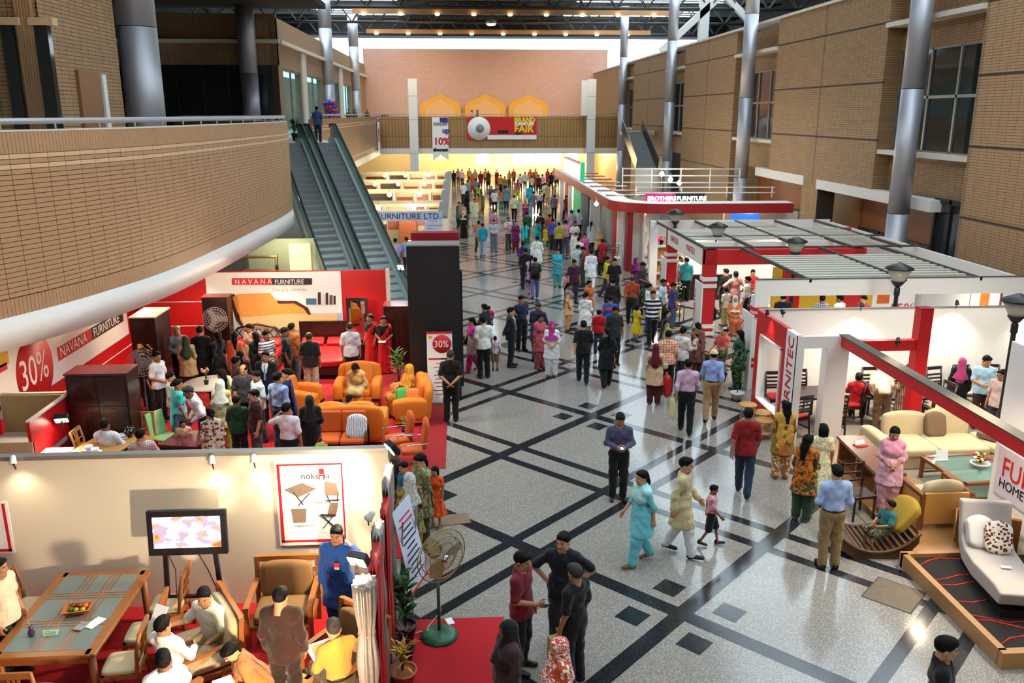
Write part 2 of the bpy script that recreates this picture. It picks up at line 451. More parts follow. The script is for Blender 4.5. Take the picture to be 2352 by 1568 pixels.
# ---- left balcony with curved brick parapet
ctrl = [(-11.2, 9.2), (-9.6, 11.2), (-8.5, 12.9), (-7.73, 14.46), (-7.03, 16.33), (-6.42, 19.1), (-6.16, 22.66), (-6.02, 26.05), (-5.92, 29.17), (-6.13, 32.2), (-7.1, 34.9), (-9.0, 36.4), (-11.5, 36.8), (-14, 36.9)]
def catmull(P, n=12):
    P = [Vector(p) for p in P]; out = []
    for i in range(1, len(P) - 2):
        a, b, c, d = P[i - 1:i + 3]
        for k in range(n):
            t = k / n; out.append(.5 * ((2 * b) + (c - a) * t + (2 * a - 5 * b + 4 * c - d) * t * t + (3 * b - a - 3 * c + d) * t ** 3))
    out.append(P[-2]); return out
dense = catmull(ctrl, 24)
def resample(P, step):
    out = [P[0].copy()]; acc = 0
    for a, b in zip(P, P[1:]):
        L = (b - a).length
        while acc + L >= step:
            t = (step - acc) / L; a = a + (b - a) * t; L = (b - a).length; out.append(a.copy()); acc = 0
        acc += L
    return out
curve = resample(dense, .4)
def nrm(C, i):
    t = (C[min(i + 1, len(C) - 1)] - C[max(i - 1, 0)]).normalized(); return Vector((t.y, -t.x))   # towards the hall (+x)
def ribbon(mb, C, off0, off1, z0, z1):
    """closed band along curve C between outward offsets off0<off1"""
    n = len(C); vs = []
    for i, p in enumerate(C):
        q = nrm(C, i)
        for o, z in ((off0, z0), (off1, z0), (off1, z1), (off0, z1)): vs.append((p.x + q.x * o, p.y + q.y * o, z))
    fs = []
    for i in range(n - 1):
        for k in range(4): fs.append((i * 4 + k, i * 4 + (k + 1) % 4, i * 4 + 4 + (k + 1) % 4, i * 4 + 4 + k))
    fs += [(3, 2, 1, 0), tuple((n - 1) * 4 + k for k in range(4))]
    # orientation
    mb.add(vs, [f[::-1] for f in fs]); return mb
BZ0, BZ1, UF = 3.64, 6.70, 5.6
balc = struct('wall_balcony', ribbon(MB(), curve, -.22, -.02, BZ0, BZ1), m_mortar, 'curved tan brick parapet of the upper left balcony')
f_ = MB(); f_.sm = True
fas = struct('trim_1', ribbon(f_, curve, -.6, .02, 3.1, BZ0 + .01), m_white, 'cream curved fascia under the brick balcony')
# inner slab
poly = [(p.x - .2 * nrm(curve, i).x, p.y) for i, p in enumerate(curve)] + [(-24, 36.9), (-24, 9.2)]
struct('floor_upper', MB().prism(poly, 3.15, UF), m_offw, 'upper balcony floor slab')
rows = []
zc = BZ1 - .36
SOLD_T = (zc, BZ1); SOLD_B = (BZ0, BZ0 + .315)
zz = zc; k = 0
allb = []
while zz - .085 > SOLD_B[1] - .01:
    zz -= .085; rows.append((zz + .0425, k in (0, 2))); k += 1
for i in range(len(curve) - 1):
    m_ = (curve[i] + curve[i + 1]) / 2; t = (curve[i + 1] - curve[i]); ang = math.atan2(t.y, t.x)
    for (zr, pale) in rows: allb.append(((m_ - Vector((0, 0))).length, m_, ang, zr, pale))
inview = [b for b in allb if b[1].y > 13.9]
inview.sort(key=lambda b: b[0] + abs(b[3] - 5.2) * .3)
_bb = MB().box((0, 0, 0), (.39, .034, .076), None, .004).mesh('brick'); _bb.materials.append(m_brickpc)
_bp = MB().box((0, 0, 0), (.39, .036, .076), None, .004).mesh('brick'); _bp.materials.append(m_bricklt)
rest = MB(); restp = MB()
for k, (d_, p, a_, zr, pale) in enumerate(inview):
    if k < 300:
        o = link('brick', _bp if pale else _bb, balc, (p.x, p.y, zr), a_)
    else: (restp if pale else rest).box((p.x, p.y, zr), (.39, .034, .076), a_)
for b in allb:
    if b[1].y <= 13.9: (restp if b[4] else rest).box((b[1].x, b[1].y, b[3]), (.39, .034, .076), b[2])
fine = resample(dense, .08)
for i in range(len(fine) - 1):
    m_ = (fine[i] + fine[i + 1]) / 2; t = fine[i + 1] - fine[i]; a_ = math.atan2(t.y, t.x)
    rest.box((m_.x, m_.y, (SOLD_T[0] + SOLD_T[1]) / 2), (.072, .034, .35), a_)
    rest.box((m_.x, m_.y, (SOLD_B[0] + SOLD_B[1]) / 2), (.072, .034, .305), a_)
tag(rest.build('brickwork', m_brickpc, balc), None, None, None, 'stuff')
tag(restp.build('pale_brickwork', m_bricklt, balc), None, None, None, 'stuff')
ribbon(MB(), curve, -.24, .0, BZ1, BZ1 + .03).build('coping', m_offw, balc)
# steel rail of the balcony
rl = thing('balcony_rail', 'thick polished steel handrail along the curved brick balcony', 'handrail', (0, 0, 0))
ins = [Vector((p.x - .1 * nrm(curve, i).x, p.y - .1 * nrm(curve, i).y, BZ1 + .17)) for i, p in enumerate(curve)]
MB().tube(ins, .055, 10).build('rail', m_steel, rl)
for i in range(2, len(ins) - 1, 3):
    p = ins[i]; MB().tube([(p.x, p.y, BZ1), (p.x, p.y, BZ1 + .17)], .022, 8).build('post', m_steel, rl)
# ---- brick tower on the left balcony
tw = MB(); tw.b2(-16, -8.6, 19.3, 23.4, UF, 17)
tower = struct('wall_tower', tw, m_brick_x, 'tan brick tower with narrow slit windows on the upper floor')
MB().b2(-8.62, -8.58, 19.3, 23.4, UF, 17).build('side_brickwork', m_brick_y, tower)
for (u0, u1, nm) in ((12, 40, 0), (88, 118, 1)):
    a = ony(u0, 150, 19.2).x; b = ony(u1, 150, 19.2).x
    MB().b2(a, b, 19.22, 19.4, UF, 8.75).build('slit_window', m_glassd, tower)
    MB().b2(a - .08, b + .15, 19.16, 19.4, 8.75, 8.9).build('lintel', m_bricklt, tower)
for u0, u1 in ((45, 85),):
    a = ony(u0, 150, 19.2).x; b = ony(u1, 150, 19.2).x
    for i in range(6): MB().lathe([(.055, UF), (.055, 17)], (a + (b - a) * (i + .5) / 6, 19.3, 0), 8).build('rib', m_brickpc, tower)
dr = MB().b2(-8.58, -8.5, 20.7, 21.9, UF, 7.95)
d1 = struct('door_1', dr, mat('oak door', '#8a5f38', .5, var=.2), 'timber door in the brick tower on the balcony')
MB().b2(-8.56, -8.46, 21.95, 22.15, UF, 7.9).build('notice_strip', m_white, d1)
# ---- dark glazed wall at the back of the balcony, facing the hall
gw = MB(); gw.b2(-24, -10.5, 53.6, 54, 9.75, 12.6); 
glz = struct('wall_glazed', gw, m_brick_x, 'brick band above the dark glazed screen of the upper floor')
MB().b2(-24, -10.3, 53.2, 53.9, 10.95, 11.15).build('cornice', m_offw, glz)
for i in range(9):
    x0 = -24 + i * 1.5
    MB().b2(x0 + .03, x0 + 1.47, 53.7, 53.74, UF, 9.75).build('pane', m_glassd, glz)
    MB().b2(x0 - .03, x0 + .03, 53.64, 53.8, UF, 9.75).build('mullion', m_steel_d, glz)
# ---- left gallery wall with windows
LX = -10.5
lw = MB(); lw.b2(LX - .4, LX, 53.6, 103, 9.6, 12.4)
for a, b in ((53.6, 55), (61, 63), (70.2, 72.8), (80, 82.7), (89, 92), (98, 103)): lw.b2(LX - .4, LX, a, b, UF, 9.6)
wall_left = struct('wall_left', lw, m_brick_y, 'brick wall with shop windows along the upper left gallery')
MB().b2(LX - .1, LX + .3, 53.6, 103, 10.95, 11.15).build('cornice', m_offw, wall_left)
for a, b in ((61.2, 62.8), (80.2, 82.5)):
    MB().b2(LX - .05, LX + .12, a, b, UF, 10.9).build('pilaster', m_offw, wall_left)
m_shop = mat('warm lit shop interior', '#e8cf9a', .7, emit=.35)
for i, (a, b) in enumerate(((55, 61), (63, 70.2), (72.8, 80), (82.7, 89), (92, 98))):
    nwin += 1
    f = MB(); 
    for yy in (a, (a + b) / 2, b): f.b2(LX - .2, LX - .08, yy - .05, yy + .05, UF, 9.6)
    f.b2(LX - .2, LX - .08, a, b, 9.5, 9.6)
    wn = struct('window_%d' % nwin, f, m_alu, 'shop window of the upper left gallery')
    for y0, y1 in ((a, (a + b) / 2), ((a + b) / 2, b)): MB().b2(LX - .15, LX - .13, y0 + .05, y1 - .05, UF, 9.5).build('pane', m_glass, wn)
sh = struct('wall_shops', MB().b2(-15, -14.7, 54, 103, UF, 10), mat('grey shop interior', '#6f6a62', .8), 'dim interior behind the gallery shop windows')
MB().b2(-14.75, -14.6, 57.5, 60, 6.2, 8.2).build('lit_display', m_shop, sh)
MB().b2(-14.75, -14.6, 66, 67.2, 5.8, 8).build('lit_display', m_shop, sh)
# gallery slab + parapet along the hall
GX = -7.5
struct('floor_gallery', MB().b2(-20, GX - .12, 42.5, 103, 3.2, UF), m_offw, 'upper gallery floor slab')
gp = MB(); gp.b2(GX - .2, GX, 46.2, 86.8, BZ0, BZ1)
gpar = struct('wall_gallery', gp, m_brick_y, 'straight brick parapet of the far left gallery')
MB().b2(GX - .02, GX + .015, 46.2, 86.8, BZ0 + .3, BZ0 + .36).build('pale_band', m_bricklt, gpar)
for zz in (BZ1 - .42, BZ1 - .6): MB().b2(GX - .02, GX + .015, 46.2, 86.8, zz, zz + .07).build('pale_band', m_bricklt, gpar)
MB().b2(GX - .25, GX + .05, 46.2, 86.9, 3.15, BZ0).build('fascia', m_offw, gpar)
gr = thing('gallery_rail', 'steel handrail on the far left gallery parapet', 'handrail')
MB().tube([(GX - .1, 46.2, BZ1 + .2), (GX - .1, 86.8, BZ1 + .2)], .045, 8).build('rail', m_steel, gr)
for i in range(21): MB().tube([(GX - .1, 46.4 + i * 2, BZ1), (GX - .1, 46.4 + i * 2, BZ1 + .2)], .02, 6).build('post', m_steel, gr)
# ---- bridge across the far end
BY = 87.0
bp = MB(); bp.b2(GX, 17, BY, BY + .3, BZ0, BZ1)
bridge = struct('wall_bridge', bp, brick_mat('ribbed bridge tiles', '#a5814f', '#9a7848', '#55452f', 'X', .32, 1.6, .02), 'ribbed tan parapet of the bridge across the hall')
MB().b2(GX, 17, BY - .06, BY + .5, 3.1, BZ0).build('fascia', m_white, bridge)
struct('floor_bridge', MB().b2(GX, 17, BY + .3, 103, 3.3, UF), m_offw, 'bridge floor slab')
br = thing('bridge_rail', 'thin steel handrail along the far bridge', 'handrail')
MB().tube([(GX, BY + .1, BZ1 + .2), (16, BY + .1, BZ1 + .2)], .04, 8).build('rail', m_steel, br)
for i in range(13): MB().tube([(GX + .3 + i * 1.8, BY + .1, BZ1), (GX + .3 + i * 1.8, BY + .1, BZ1 + .2)], .02, 6).build('post', m_steel, br)
for (xx, lb, w_) in ((-4.25, 'white square post in front of the bridge beside the hanging banner', .85), (13.15, 'white square post in front of the bridge near the escalator', .8)):
    t = thing('bridge_post', lb, 'column', (xx, BY - .7, 0)); t['kind'] = 'structure'; del t['category']
    MB().b2(-w_ / 2, w_ / 2, -.4, .4, 0, 10.2).build('shaft', m_white, t)
    for zz in (3.2, 6.4, 8.6): MB().b2(-w_ / 2 - .01, w_ / 2 + .01, -.41, .41, zz - .02, zz + .02).build('joint', m_alu, t)
    if xx > 0: MB().b2(-1.0, -w_ / 2, -.3, .3, 6.8, 10.1).build('side_fin', m_white, t)
# ---- far wall with three arches
m_pink = brick_mat('pinkish far wall tiles', '#bd9482', '#b78e7c', '#ae8675', 'X', .5, .25, .012)
fw = MB(); fw.b2(-10.6, 17.5, 103, 103.5, UF, 14.1)
wall_far = struct('wall_far', fw, m_pink, 'large pinkish tiled end wall with three pointed arches')
m_arch = mat('mustard arch moulding', '#d89a2c', .6, var=.06)
m_archin = mat('peach arch panel', '#d6a067', .6)
for i, (u0, u1) in enumerate(((965, 1058), (1068, 1160), (1168, 1258))):
    a, b = ony(u0, 240, 103).x, ony(u1, 240, 103).x; c = (a + b) / 2; w2 = (b - a) / 2
    def archp(s, h):
        P = [(x * w2 * s, z * h) for x, z in ((-1, 0), (-1, 1.75), (-.97, 1.98), (-.88, 2.18), (-.72, 2.36), (-.5, 2.52), (-.28, 2.7), (-.12, 2.88), (0, 3.02))]
        return P + [(-x, z) for x, z in P[-2::-1]]
    t = thing('wall_arch', ('leftmost', 'middle', 'rightmost')[i] + ' mustard pointed arch on the pink end wall', 'arch', (c, 102.9, UF), 0, 'pointed arches on the end wall')
    M = Matrix.Rotation(PI / 2, 4, 'X')
    MB().prism(archp(1, 1.18), -.1, .25, M).build('moulding', m_arch, t)
    MB().prism(archp(.74, .98), .2, .3, M).build('panel', m_archin, t)
# lamp glow above arches
# ---- ground floor under the bridge: bright shop end
m_cream = mat('bright cream wall', '#f0dcae', .6, var=.04)
ew = MB(); ew.b2(-12, 17.5, 103, 103.4, 0, 3.3)
wall_end = struct('wall_end', ew, m_cream, 'bright cream shop wall under the bridge')
MB().b2(3.9, 5.9, 92, 94, 0, 3.3).build('pier', m_cream, wall_end)
m_lit = mat('lit shopfront glass', '#ffd98a', .4, emit=7.0)
for (a, b) in ((6.3, 9.0), (9.3, 12.3), (12.8, 14.2), (2.2, 3.6)):
    MB().b2(a, b, 102.88, 102.98, 1.2, 3.1).build('lit_pane', m_lit, wall_end)
m_grid = mat('ochre lattice screen', '#c9a06a', .6)
for i in range(12):
    MB().b2(-4.4 + i * .62, -4.32 + i * .62, 96.9, 97, 2.1, 3.1).build('lattice_bar', m_grid, wall_end)
for zz in (2.1, 2.6, 3.05): MB().b2(-4.4, 2.5, 96.9, 97, zz, zz + .07).build('lattice_bar', m_grid, wall_end)
for i, xx in enumerate((-2, 4, 9, 14)):
    bulb('downlight', (xx, 96, 2.95), 1500, (1, .76, .42), .15)
for i, xx in enumerate((-4, 2, 8)):
    bulb('downlight', (xx, 89.5, 2.9), 1300, (1, .76, .42), .15)
# ---- roof
m_roof = mat('dark roof deck', '#1e1b1a', .9)
rf = MB(); rf.b2(-5.6, 11.8, -6, 108, 17.5, 17.8); rf.b2(-26, -15.2, -6, 108, 17.5, 17.8); rf.b2(27, 32, -6, 108, 17.5, 17.8)
ceil = struct('ceiling', rf, m_roof, 'dark roof deck between the glazed strips')
MB().b2(-26, 32, 104.4, 108, 15.6, 17.6).build('end_fascia', m_roof, ceil)
MB().b2(-26, -25.7, -6, 108, 0, 17.6).build('outer_wall', m_roof, ceil)
MB().b2(31.7, 32, -6, 108, 0, 17.6).build('outer_wall', m_roof, ceil)
MB().b2(-26, 32, -6.3, -6, 0, 17.6).build('rear_wall', m_offw, ceil)
# glazing bars
for i in range(46):
    yy = 12 + i * 2.05
    for a, b in ((-15.2, -5.6), (11.8, 27)): MB().b2(a, b, yy - .05, yy + .05, 17.5, 17.62).build('glazing_bar', m_steel_d, ceil)
m_truss = mat('dark truss tube', '#24221f', .6)
m_trussw = mat('pale painted truss', '#b4b2ad', .6)
m_beam = mat('ochre lit beam', '#a5774a', .6)
def truss(y, z0, z1, x0, x1, n, m, label, wbr=.09):
    t = thing('roof_truss', label, 'roof truss', (0, y, 0), 0, 'steel roof trusses')
    MB().tube([(x0, 0, z0), (x1, 0, z0)], .13, 8).build('lower_chord', m, t)
    MB().tube([(x0, .8, z1), (x1, .8, z1)], .11, 8).build('upper_chord', m, t)
    MB().tube([(x0, -.8, z1), (x1, -.8, z1)], .11, 8).build('upper_chord', m, t)
    st = (x1 - x0) / n; w = MB()
    for i in range(n):
        a = x0 + i * st
        for s in (-.8, .8):
            w.tube([(a, 0, z0), (a + st / 2, s, z1)], wbr * .6, 5, False); w.tube([(a + st / 2, s, z1), (a + st, 0, z0)], wbr * .6, 5, False)
    w.build('web', m, t)
for i, yy in enumerate((34, 44, 54, 64, 74, 86, 98)):
    truss(yy, 15.3, 17.0, -25, 31, 22, m_truss, ('nearest', 'second', 'third', 'fourth', 'fifth', 'sixth', 'farthest')[i] + ' dark triangular steel truss under the roof')
for i, (yy, zz) in enumerate(((80, 15.6), (92, 15.0))):
    t = thing('lamp_beam', ('upper', 'lower')[i] + ' ochre beam with small downlights below the roof', 'beam', (0, yy, zz), 0, 'ochre beams with downlights')
    MB().b2(-9, 20, -.15, .15, -.2, .2).build('beam', m_beam, t)
    for k in range(9):
        l = MB().lathe([(.16, -.32), (.2, -.2)], (-8 + k * 3.2, -.2, 0), 10).build('downlight', mat('lit lamp face', '#fff0c8', .5, emit=12), t)
    for k in range(2): spot('beam_spot', (-4 + k * 14, yy + (1 if i else 0), zz - .4), (-3 + k * 12, 103, 8), 1500, 110, (1, .75, .45), 1., .2)
hb = thing('high_bay_lamp', 'dazzling white lamp hanging below the roof', 'lamp', ony(1128, 50, 84))
MB().lathe([(.05, .9), (.05, .35), (.25, .3), (.55, -.15), (.5, -.2)], n=16).build('reflector', m_alu, hb)
MB().lathe([(.02, -.35), (.3, -.3), (.42, -.16), (.3, -.1)], n=16).build('bulb', mat('white lamp glow', '#f4fbff', .5, emit=60), hb)
MB().tube([(0, 0, .9), (0, 0, 3)], .02, 5).build('hanger', m_truss, hb)
# pale A-frame bracing behind the right wall
t = thing('roof_brace', 'pale angular steel bracing behind the right brick wall', 'bracing', (22, 74, 0))
MB().bar((-5, 0, 12), (0, 0, 16.5), .5, .5).build('strut', m_trussw, t); MB().bar((5, 0, 12), (0, 0, 16.5), .5, .5).build('strut', m_trussw, t); MB().bar((-1.5, 0, 11), (-1.5, 0, 16.5), .8, .5).build('post', m_trussw, t)
# ================================================================== PEOPLE: bodies and clothes grown as smooth distance fields
class Field:
    def __init__(s, lo, hi, h):
        s.lo = np.array(lo, np.float32); s.h = h
        n = np.ceil((np.array(hi) - s.lo) / h).astype(int) + 1
        s.ax = [s.lo[i] + h * np.arange(n[i], dtype=np.float32) for i in range(3)]
        s.F = np.full(n, 1.0, np.float32)
    def _sub(s, lo, hi, m):
        sl = []
        for i in range(3):
            a = int(max(0, math.floor((lo[i] - m - s.lo[i]) / s.h))); b = int(min(len(s.ax[i]), math.ceil((hi[i] + m - s.lo[i]) / s.h) + 1))
            if b <= a: return None
            sl.append(slice(a, b))
        return tuple(sl)
    def _g(s, sl):
        return s.ax[0][sl[0]][:, None, None], s.ax[1][sl[1]][None, :, None], s.ax[2][sl[2]][None, None, :]
    def _merge(s, sl, d, k, sub=False):
        a = s.F[sl]
        if sub:
            d = -d; 
            if k > 0: h = np.maximum(k - np.abs(a - d), 0) / k; s.F[sl] = np.maximum(a, d) + h * h * k * .25
            else: s.F[sl] = np.maximum(a, d)
            return
        if k > 0: h = np.maximum(k - np.abs(a - d), 0) / k; s.F[sl] = np.minimum(a, d) - h * h * k * .25
        else: s.F[sl] = np.minimum(a, d)
    def cone(s, a, b, ra, rb, k=.03, sub=False, flat=None):
        a = np.array(a, np.float32); b = np.array(b, np.float32); R = max(ra, rb)
        sl = s._sub(np.minimum(a, b) - R, np.maximum(a, b) + R, k + 3 * s.h)
        if sl is None: return s
        X, Y, Z = s._g(sl); d = b - a; L = float(d @ d) + 1e-9
        t = np.clip(((X - a[0]) * d[0] + (Y - a[1]) * d[1] + (Z - a[2]) * d[2]) / L, 0, 1)
        px, py, pz = X - a[0] - t * d[0], Y - a[1] - t * d[1], Z - a[2] - t * d[2]
        if flat: py = py / flat
        D = np.sqrt(px * px + py * py + pz * pz) - (ra + (rb - ra) * t)
        if flat: D = D * min(1, flat)
        s._merge(sl, D, k, sub); return s
    def ell(s, c, r, k=.03, sub=False, M=None):
        c = np.array(c, np.float32); R = max(r)
        rr = np.array([R] * 3 if M is not None else r)
        sl = s._sub(c - rr, c + rr, k + 3 * s.h)
        if sl is None: return s
        X, Y, Z = s._g(sl); X = X - c[0]; Y = Y - c[1]; Z = Z - c[2]
        if M is not None:
            X, Y, Z = (M[0][0] * X + M[1][0] * Y + M[2][0] * Z, M[0][1] * X + M[1][1] * Y + M[2][1] * Z, M[0][2] * X + M[1][2] * Y + M[2][2] * Z)
        q = np.sqrt((X / r[0]) ** 2 + (Y / r[1]) ** 2 + (Z / r[2]) ** 2)
        s._merge(sl, (q - 1) * min(r), k, sub); return s
    def skirt(s, p1, p0, r1, r0, k=.03, folds=0, amp=.05, ph=0., clip=None):
        """elliptic flared tube from p1 (top) to p0 (bottom)"""
        p1 = np.array(p1); p0 = np.array(p0); m = max(r1 + r0) * 1.1
        sl = s._sub(np.minimum(p0, p1) - [m, m, 0], np.maximum(p0, p1) + [m, m, 0], .06)
        if sl is None: return s
        X, Y, Z = s._g(sl); t = np.clip((Z - p0[2]) / (p1[2] - p0[2]), 0, 1)
        cx = p0[0] + (p1[0] - p0[0]) * t; cy = p0[1] + (p1[1] - p0[1]) * t
        rx = r0[0] + (r1[0] - r0[0]) * t; ry = r0[1] + (r1[1] - r0[1]) * t
        x = (X - cx) / rx; y = (Y - cy) / ry; q = np.sqrt(x * x + y * y)
        if folds: q = q / (1 + amp * (1 - t) * np.sin(folds * np.arctan2(y, x) + ph))
        D = (q - 1) * np.minimum(rx, ry)
        D = np.maximum(D, np.maximum(p0[2] - Z, Z - p1[2] - .02)); s._merge(sl, D.astype(np.float32), k); return s
    def cut(s, p, n):
        n = np.array(n, np.float32); n /= np.linalg.norm(n)
        s.F = np.maximum(s.F, (s.ax[0][:, None, None] - p[0]) * n[0] + (s.ax[1][None, :, None] - p[1]) * n[1] + (s.ax[2][None, None, :] - p[2]) * n[2]); return s
    def ruffle(s, amp, f=1.):
        X, Y, Z = s.ax[0][:, None, None], s.ax[1][None, :, None], s.ax[2][None, None, :]
        s.F = s.F + amp * (np.sin(21 * f * X + 9 * f * Z) * np.sin(17 * f * Y - 6 * f * Z + 1) + .8 * np.sin(37 * f * Z + 23 * f * X + 19 * f * Y) + .6 * np.sin(29 * f * Z - 33 * f * X + 27 * f * Y + 2)); return s
    def net(s):
        F = s.F; F[0] = F[-1] = 1; F[:, 0] = F[:, -1] = 1; F[:, :, 0] = F[:, :, -1] = 1
        S = F < 0; sh = tuple(np.array(F.shape) - 1)
        acc = np.zeros(sh + (3,), np.float32); cnt = np.zeros(sh, np.float32); ed = []
        for ax in range(3):
            a = [slice(None)] * 3; b = [slice(None)] * 3; a[ax] = slice(0, -1); b[ax] = slice(1, None)
            Fa, Fb = F[tuple(a)], F[tuple(b)]; E = S[tuple(a)] != S[tuple(b)]
            I = np.argwhere(E); T = Fa[E] / (Fa[E] - Fb[E]); ed.append((I, Fa[E] < 0))
            P = I.astype(np.float32); P[:, ax] += T
            o = [i for i in range(3) if i != ax]
            for da in (0, 1):
                for db in (0, 1):
                    C = I.copy(); C[:, o[0]] -= da; C[:, o[1]] -= db
                    ok = (C[:, o[0]] >= 0) & (C[:, o[1]] >= 0) & (C[:, o[0]] < sh[o[0]]) & (C[:, o[1]] < sh[o[1]])
                    C = C[ok]; np.add.at(acc, tuple(C.T), P[ok]); np.add.at(cnt, tuple(C.T), 1)
        A = cnt > 0; idx = np.full(sh, -1, np.int64); idx[A] = np.arange(A.sum())
        V = acc[A] / cnt[A][:, None] * s.h + s.lo
        Q = []
        for ax in range(3):
            I, neg = ed[ax]; o = [i for i in range(3) if i != ax]
            def g(da, db):
                C = I.copy(); C[:, o[0]] -= da; C[:, o[1]] -= db; return idx[tuple(C.T)]
            q = np.stack([g(1, 1), g(0, 1), g(0, 0), g(1, 0)], 1)
            if ax == 1: q = q[:, ::-1]
            q[~neg] = q[~neg][:, ::-1]; Q.append(q)
        return V, np.concatenate(Q)
def mk(name, V, Q, mats=1, mi=None):
    me = bpy.data.meshes.new(name)
    me.vertices.add(len(V)); me.vertices.foreach_set('co', np.asarray(V, np.float32).ravel())
    me.loops.add(len(Q) * 4); me.loops.foreach_set('vertex_index', np.asarray(Q, np.int32).ravel())
    me.polygons.add(len(Q)); me.polygons.foreach_set('loop_start', np.arange(0, len(Q) * 4, 4, dtype=np.int32))
    try: me.polygons.foreach_set('loop_total', np.full(len(Q), 4, np.int32))
    except Exception: pass
    me.polygons.foreach_set('use_smooth', np.ones(len(Q), bool))
    if mi is not None: me.polygons.foreach_set('material_index', np.asarray(mi, np.int32))
    me.update(calc_edges=True)
    for i in range(mats): me.materials.append(None)
    return me
def rotm(yaw, pitch, roll=0.): return np.array(Matrix.Rotation(yaw, 3, 'Z') @ Matrix.Rotation(pitch, 3, 'X') @ Matrix.Rotation(roll, 3, 'Y'))
# ---- head
def head_mesh(f):
    g = Field((-.11, -.15, -.19), (.11, .14, .14), .0075)
    w = .94 if f else 1.
    g.ell((0, .012, .028), (.075 * w, .095, .088), 0); g.ell((0, -.018, -.03), (.06 * w, .072, .085), .03)
    g.cone((-.035 * w, -.03, -.075), (.035 * w, -.03, -.075), .034, .034, .03); g.ell((0, -.066, -.092), (.024, .024, .02), .02)
    for sx in (-1, 1):
        g.cone((sx * .046, -.068, -.025), (sx * .02, -.08, -.03), .014, .012, .02)
        g.ell((sx * .075 * w, .012, -.012), (.011, .02, .033), .006)
        g.cone((sx * .048, -.078, .024), (sx * .016, -.09, .024), .007, .008, .012)
        g.ell((sx * .031, -.1, .006), (.016, .014, .011), .01, True)
        g.ell((sx * .031, -.082, .006), (.013, .011, .011), .002)
    g.cone((0, -.09, .012), (0, -.108, -.026), .008, .013, .012)
    g.cone((-.02, -.085, -.056), (.02, -.085, -.056), .009, .009, .006)
    g.cone((0, .012, -.05), (0, .022, -.17), .05 if f else .057, .052 if f else .06, .03)
    V, Q = g.net(); c = V[Q].mean(1); x, y, z = np.abs(c[:, 0]), c[:, 1], c[:, 2]
    mi = np.zeros(len(Q), int); fr = y < -.068
    mi[fr & (x > .019) & (x < .044) & (z > -.003) & (z < .015)] = 1
    mi[fr & (x > .025) & (x < .037) & (z > -.003) & (z < .015)] = 2
    mi[fr & (x > .013) & (x < .052) & (z > .021) & (z < .031)] = 2
    mi[fr & (x < .024) & (z > -.064) & (z < -.049)] = 3
    return V, Q, mi
def hand_mesh(curl):
    """fingers along -Z, palm facing +X side inwards (mirrored for the other hand); thumb towards -Y"""
    g = Field((-.06, -.09, -.2), (.07, .06, .03), .0055)
    g.cone((0, 0, .02), (0, 0, -.01), .026, .026, .0); g.ell((0, -.002, -.05), (.018, .042, .052), .012)
    for i, (yy, L) in enumerate(((-.03, .068), (-.01, .078), (.011, .072), (.03, .056))):
        p = np.array([0, yy, -.085]); a = curl * .5
        for s in range(3):
            q = p + L / 3 * np.array([math.sin(a), .08 * (i - 1.5) * .3, -math.cos(a)])
            g.cone(p, q, .0095 - .0006 * s, .0088 - .0006 * s, .004); p = q; a += curl * .55
    p = np.array([.004, -.03, -.03]); q = p + [.016, -.034, -.024]; g.cone(p, q, .012, .011, .008); g.cone(q, q + [.012, -.008, -.03], .0105, .009, .003)
    return g.net()
_HM = {}
def head_of(f):
    if ('h', f) not in _HM: _HM[('h', f)] = head_mesh(f)
    return _HM[('h', f)]
def hand_of(c):
    if ('p', c) not in _HM: _HM[('p', c)] = hand_mesh(c)
    return _HM[('p', c)]
